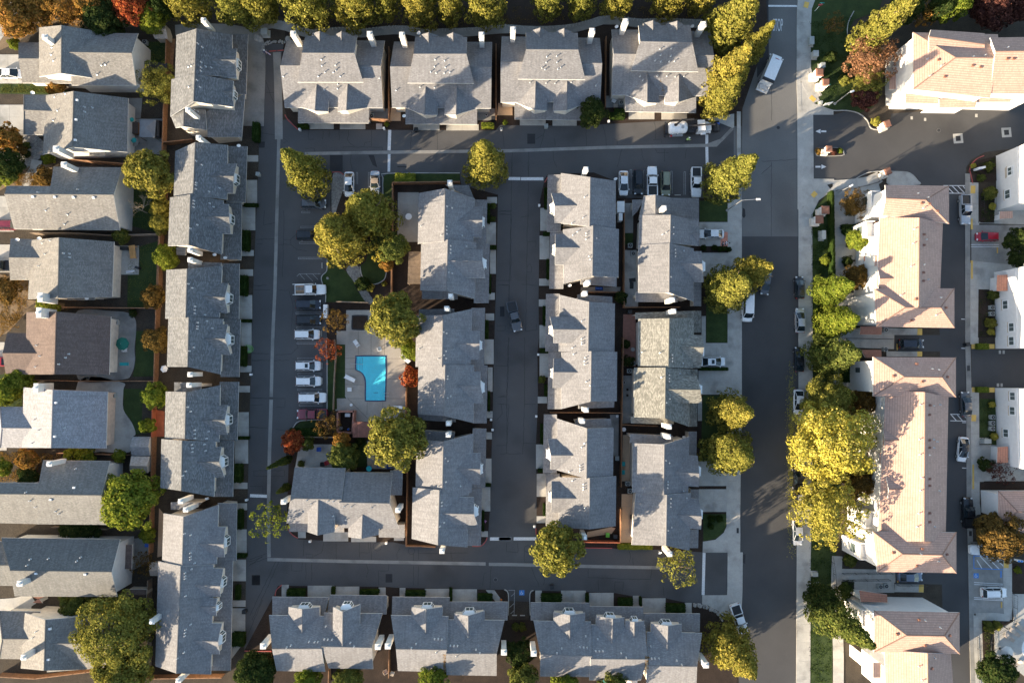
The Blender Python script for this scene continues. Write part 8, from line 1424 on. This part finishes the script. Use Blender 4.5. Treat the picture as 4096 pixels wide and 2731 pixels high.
lounger('D3 2215,1155', -40, 'beige lounger at the top left of the right-hand terrace', 'beige_f', 2.0); lounger('D3 2265,1110', -40, 'beige lounger in the middle of the right-hand terrace', 'beige_f', 2.0); lounger('D3 2325,1070', -40, 'beige lounger at the right edge of the right-hand terrace', 'beige_f', 2.0); lounger('D3 2290,1400', 45, 'beige lounger below the off-white umbrella', 'beige_f', 2.0)
pz = smooth_poly(Q('D3 2400,1150 2360,1180 2335,1230 2335,1290 2360,1330 2400,1350 2600,1400 2600,1100'), 4); sheet('pool_coping', pz, .135, M['white_pl'], thick=.05); sheet('pool_basin', [(x + 9, y) for x, y in pz], .14, M['pool_floor'])
# apartment balconies (west side)
for s, lb in (('B3 985,345', 0), ('B3 1000,1330', 0), ('C3 925,310', 0), ('D3 880,370', 0), ('D3 900,960', 0), ('B3 940,610', 0), ('C3 1060,590', 0), ('D3 930,90', 0)):
    q = P(Q(s)[0], 5.0); best = min([o for o in bpy.data.objects if o.name.startswith('apartment_building') and o.parent is None], key=lambda o: (o.location - q).length); l0 = best.location
    mb = MB(); mb.box((q.x - l0.x, q.y - l0.y, 5.6), (1.7, 3.0, .2)); mb.box((q.x - l0.x - .8, q.y - l0.y, 6.1), (.14, 3.0, 1.0)); [mb.box((q.x - l0.x, q.y - l0.y + k * 1.45, 6.1), (1.7, .12, 1.0)) for k in (-1, 1)]; b = mb.build('balcony', M['stucco_w'], best)
    mb = MB(); mb.box((q.x - l0.x - .86, q.y - l0.y + .1, 4.2), (.06, 1.5, 1.6)); mb.build('window', M['glass'], b); mb = MB(); mb.box((q.x - l0.x, q.y - l0.y, 2.7), (1.6, 2.9, 5.4)); mb.build('bay', M['stucco_w'], b)
# --- people: one skin-grown body each, clothes as children
def person(spec, rz, label, top, legs, cap, lean=.0, arm=.5):
    q = P(Q(spec)[0], .9); o = empty('person', (q.x, q.y, .02), R_(rz), label, 'person')
    J = {'pel': (0, 0, .95), 'spi': (.04 + lean * .3, 0, 1.2), 'chest': (.06 + lean * .6, 0, 1.42), 'neck': (.07 + lean * .75, 0, 1.53), 'head': (.10 + lean * .9, 0, 1.66), 'crown': (.10 + lean * .95, 0, 1.76)}
    R0 = {'pel': .15, 'spi': .13, 'chest': .15, 'neck': .06, 'head': .10, 'crown': .07}; E = [('pel', 'spi'), ('spi', 'chest'), ('chest', 'neck'), ('neck', 'head'), ('head', 'crown')]
    for s, n in ((1, 'l'), (-1, 'r')):
        J.update({n + 'sh': (J['chest'][0], s * .2, 1.43), n + 'el': (J['chest'][0] + arm * .22, s * .27, 1.18), n + 'wr': (J['chest'][0] + arm * .48, s * .20, 1.05), n + 'ha': (J['chest'][0] + arm * .6, s * .18, 1.0), n + 'hip': (0, s * .1, .9), n + 'kn': (.04 + s * .08, s * .11, .5), n + 'an': (-.02 + s * .12, s * .11, .09), n + 'toe': (.16 + s * .12, s * .13, .05)})
        R0.update({n + 'sh': .075, n + 'el': .052, n + 'wr': .038, n + 'ha': .045, n + 'hip': .1, n + 'kn': .066, n + 'an': .05, n + 'toe': .045}); E += [('chest', n + 'sh'), (n + 'sh', n + 'el'), (n + 'el', n + 'wr'), (n + 'wr', n + 'ha'), ('pel', n + 'hip'), (n + 'hip', n + 'kn'), (n + 'kn', n + 'an'), (n + 'an', n + 'toe')]
        for k in range(5):
            f = n + 'f%d' % k; J[f] = (J[n + 'ha'][0] + (.09 if k else .04), J[n + 'ha'][1] + (k - 2.4) * .022 + (s * .05 if k == 0 else 0), .965 - (k == 4) * .01); R0[f] = .010; E.append((n + 'ha', f))
    ks = list(J); me = bpy.data.meshes.new('body'); me.from_pydata([J[k] for k in ks], [(ks.index(a), ks.index(b)) for a, b in E], []); b = bpy.data.objects.new('body', me); link(b, o); md = b.modifiers.new('skin', 'SKIN'); md.use_smooth_shade = True
    for k, sv in zip(ks, me.skin_vertices[0].data): sv.radius = (R0[k], R0[k]); sv.use_root = k == 'pel'
    sd = b.modifiers.new('sub', 'SUBSURF'); sd.levels = 1; sd.render_levels = 1; me.materials.append(plain('skin_tone', (.35, .21, .15), .6))
    mb = MB(); loft(mb, [[(J[k][0] + math.cos(a * .628) * rx, math.sin(a * .628) * ry, z) for a in range(10)] for k, rx, ry, z in (('pel', .18, .22, .88), ('spi', .17, .2, 1.15), ('chest', .18, .26, 1.38), ('neck', .11, .16, 1.51))])
    for n in 'lr': mb.cyl(J[n + 'sh'], J[n + 'el'], .1, .075, 10); mb.cyl(J[n + 'el'], J[n + 'wr'], .075, .055, 10)
    mb.build('jacket', top, o); mb = MB()
    for n in 'lr': mb.cyl(J[n + 'hip'], J[n + 'kn'], .125, .09, 10); mb.cyl(J[n + 'kn'], J[n + 'an'], .09, .07, 10)
    mb.build('trousers', legs, o); mb = MB()
    for n in 'lr': a = J[n + 'an']; mb.box((a[0] + .07, a[1], .05), (.28, .1, .1), 0, 0, .85)
    mb.build('shoes', M['black'], o); h = J['head']; mb = MB(); mb.cyl((h[0], 0, h[2] + .03), (h[0], 0, h[2] + .13), .125, .09, 14); mb.cyl((h[0] + .05, 0, h[2] + .02), (h[0] + .05, 0, h[2] + .045), .16, .15, 14); mb.build('cap', cap, o); return o
HV = plain('hi_vis_green', (.42, .60, .20), .8)
person('A2 1678,1250', 10, 'person in a pale green work vest standing beside the vacuum truck', HV, M['steel_f'] if 'steel_f' in M else M['metal_d'], M['white_pl'], .1, .9)
person('A1 128,462', -35, 'person in white cap and dark blue top at the closed end of the left lane', plain('navy_top', (.03, .06, .14), .8), M['beige_f'], M['white_pl'], .15, .9)
thing('blower_tool', 'tool', 'pale lilac tool with a long tube held at the closed lane end', 'A1 160,475', [('tube', plain('lilac_plastic', (.55, .45, .62), .5), [('c', (-.5, .25, .9), (.45, -.3, .35), .07, .11, 12)]), ('handle', 'beige_f', [('c', (-.2, .1, .8), (-.1, .5, .95), .03, .03, 8)])], 0, .02, None, .6)
# small accents
thing('pumpkin', 'pumpkin', 'orange pumpkin by the slanted front walk', 'D1 2250,825', [('flesh', plain('pumpkin', (.6, .16, .02), .5), [('c', (0, 0, 0), (0, 0, .2), .16, .22, 12), ('c', (0, 0, .2), (0, 0, .36), .22, .1, 12)]), ('stem', 'wood', [('c', (0, 0, .36), (0, 0, .45), .03)])]); thing('pinwheel', 'pinwheel', 'pink pinwheel in the bed at the foot of the middle lane', 'D1 2108,115', [('vane', plain('pink_vane', (.6, .25, .5), .5), [('f', [(0, 0, .8), (.35 * math.cos(a), .35 * math.sin(a), .85), (.2 * math.cos(a + .6), .2 * math.sin(a + .6), .8)]) for a in (0, 1.57, 3.14, 4.71)]), ('stick', 'wood', [('c', (0, 0, 0), (0, 0, .8), .02)])])
hz = MB(); prev = None
for i in range(60):
    a = i * .55; r = .25 + .012 * i * (1 if i % 20 < 10 else .8); p = (math.cos(a) * r * 1.3, math.sin(a) * r, .05 + .002 * i)
    if prev: hz.cyl(prev, p, .025, n=5)
    prev = p
q = P(Q('C0 2222,103')[0], .1); o = empty('garden_hose', (q.x, q.y, .06), 0, 'coiled lime green hose at the third slate townhouse', 'hose'); hz.build('coil', M['lime_f'], o); nz = MB(); nz.cyl(prev, (prev[0] + .2, prev[1], .2), .04, .02); nz.build('nozzle', M['metal'], o)
for s, r, lb in (('B1 690,1033', .28, 'pale boulder on the parking court lawn'), ('A1 80,340', .7, 'grey boulder by the winding path'), ('A1 80,300', .5, 'second grey boulder by the winding path'), ('A1 335,345', .6, 'boulder beside the first top-row townhouse chimney'), ('A0 2300,330', .8, 'large pale boulder at the top of the left lane'), ('A3 485,600', .4, 'x')):
    if lb == 'x': continue
    thing('boulder', 'boulder', lb, s, [('rock', 'stone', [('c', (0, 0, 0), (0, 0, r * .5), r, r * .9, 9), ('c', (0, 0, r * .5), (0, 0, r * .85), r * .9, r * .45, 9)]), ('chip', 'stone', [('c', (r * .7, -r * .5, 0), (r * .7, -r * .5, r * .3), r * .4, r * .2, 7)])])
for s, lb in (('C2 1115,402', 'white-rimmed flowerpot, topmost of three'), ('C2 1142,465', 'green flowerpot, middle of three'), ('C2 1142,518', 'dark flowerpot, lowest of three'), ('C2 1237,818', 'dark round pot above the lowest street townhouse'), ('A1 2118,1030', 'small white grill stand in the second top-row side yard')): thing('flowerpot' if 'pot' in lb else 'grill_stand', 'pot' if 'pot' in lb else 'grill', lb, s, [('pot', 'white_pl' if 'white' in lb else 'black', [('c', (0, 0, 0), (0, 0, .4), .18, .24, 12)]), ('soil', 'mulch', [('c', (0, 0, .38), (0, 0, .41), .2, .2, 12)])])
# ---------------------------------------------------------------- uncountable ground cover and fallen leaves
def cover(polys, n, leaf, label, size=(.05, .14), hh=.12, name='ground_cover', cat='ground cover', z0=.08, seed=1, hit=None):
    rnd = random.Random(seed); mb = MB()
    for s in polys:
        q = Q(s); x0, x1 = min(p[0] for p in q), max(p[0] for p in q); y0, y1 = min(p[1] for p in q), max(p[1] for p in q); k = 0
        while k < n:
            x, y = rnd.uniform(x0, x1), rnd.uniform(y0, y1); ins = False
            for i in range(len(q)):
                a, b = q[i], q[i - 1]
                if (a[1] > y) != (b[1] > y) and x < (b[0] - a[0]) * (y - a[1]) / (b[1] - a[1]) + a[0]: ins = not ins
            k += 1
            if not ins or math.sin(x * .11 + 1.3 * math.sin(y * .05)) + math.sin(y * .09) < rnd.uniform(-1.6, .9): continue
            c = P((x, y), z0)
            if hit:
                d = RAY((x, y)); best = None
                for t in ALLTRI:
                    h_ = intersect_ray_tri(t[0], t[1], t[2], d, CAMO, True)
                    if h_ is not None and (best is None or h_.z > best.z): best = h_
                if best is None: continue
                c = best + Vector((0, 0, .02))
            else: c.z = z0 + rnd.uniform(0, hh)
            nn = Vector((rnd.gauss(0, .5), rnd.gauss(0, .5), 1)).normalized(); qq = nn.to_track_quat('Z', 'Y'); s_ = rnd.uniform(*size); a0 = rnd.uniform(0, 6.28)
            mb.face([c + qq @ Vector((math.cos(a0 + j * 1.5708) * s_ * (1 if j % 2 else .6), math.sin(a0 + j * 1.5708) * s_ * (1 if j % 2 else .6), 0)) for j in range(4)])
    tag(mb.build(name, LEAF[leaf]), label, cat, None, 'stuff')
cover(['B3 445,470 612,330 612,1015 445,1015', 'B3 445,1030 675,1030 675,1560 445,1560', 'C3 445,0 675,0 675,690 445,690', 'C3 445,710 690,710 690,1560 445,1560', 'D3 430,0 620,0 620,1560 430,1560', 'A3 430,200 820,150 800,900 560,930'], 5200, 'hedge', 'patchy dark ground cover on the estate verges', seed=2)
cover(['B3 1960,300 2085,270 2080,535 1960,535', 'B3 1948,1150 2095,1155 2095,1560 1945,1560', 'C3 1950,555 2090,555 2100,940 1955,940', 'D3 1985,1015 2045,1030 2045,1560 2000,1560', 'A3 1895,1490 2090,1410 2090,1560 1895,1560', 'B3 740,300 930,300 930,480 740,480', 'D3 710,650 830,640 825,850 720,850'], 1300, 'dark', 'low dark planting in the estate planters', hh=.35, seed=3)
cover(['A0 0,0 1400,0 1300,220 850,260 540,200 350,240 0,330', 'B0 0,60 430,60 430,205 60,205', 'B0 0,1000 250,1060 240,1340 0,1560', 'C0 0,1020 560,1040 380,1290 0,1290'], 5200, 'orange', 'fallen orange leaves on the left-hand front yards', (.05, .13), .05, 'leaf_litter', 'leaves', .07, 4)
cover(['C0 0,345 320,345 200,620 0,680', 'A0 0,752 420,752 420,835 0,835', 'B0 1150,130 1440,140 1440,635 1150,555', 'B0 1150,760 1420,705 1420,1300 1145,1300', 'A0 1290,380 1495,375 1495,700 1290,700'], 2600, 'green', 'tufty grass in the left-hand gardens', (.04, .10), .06, seed=5)
cover(['D1 1728,1310 1755,1310 1752,1470 1735,1465', 'A2 1400,700 1475,900 1510,900 1440,720', 'D2 1300,1320 1340,1330 1330,1440 1300,1440'], 420, 'orange', 'fallen orange leaves caught in the roof valleys', (.05, .10), 0, 'leaf_litter', 'leaves', seed=6, hit=True)
cover(['A1 350,120 2300,60 2300,230 1500,250 700,260 350,200', 'A2 0,60 1850,60 1850,170 900,150 0,230'], 5200, 'brown', 'dark leaf litter under the evergreens along the top edge', (.05, .11), .03, 'leaf_litter', 'leaves', .07, 7)
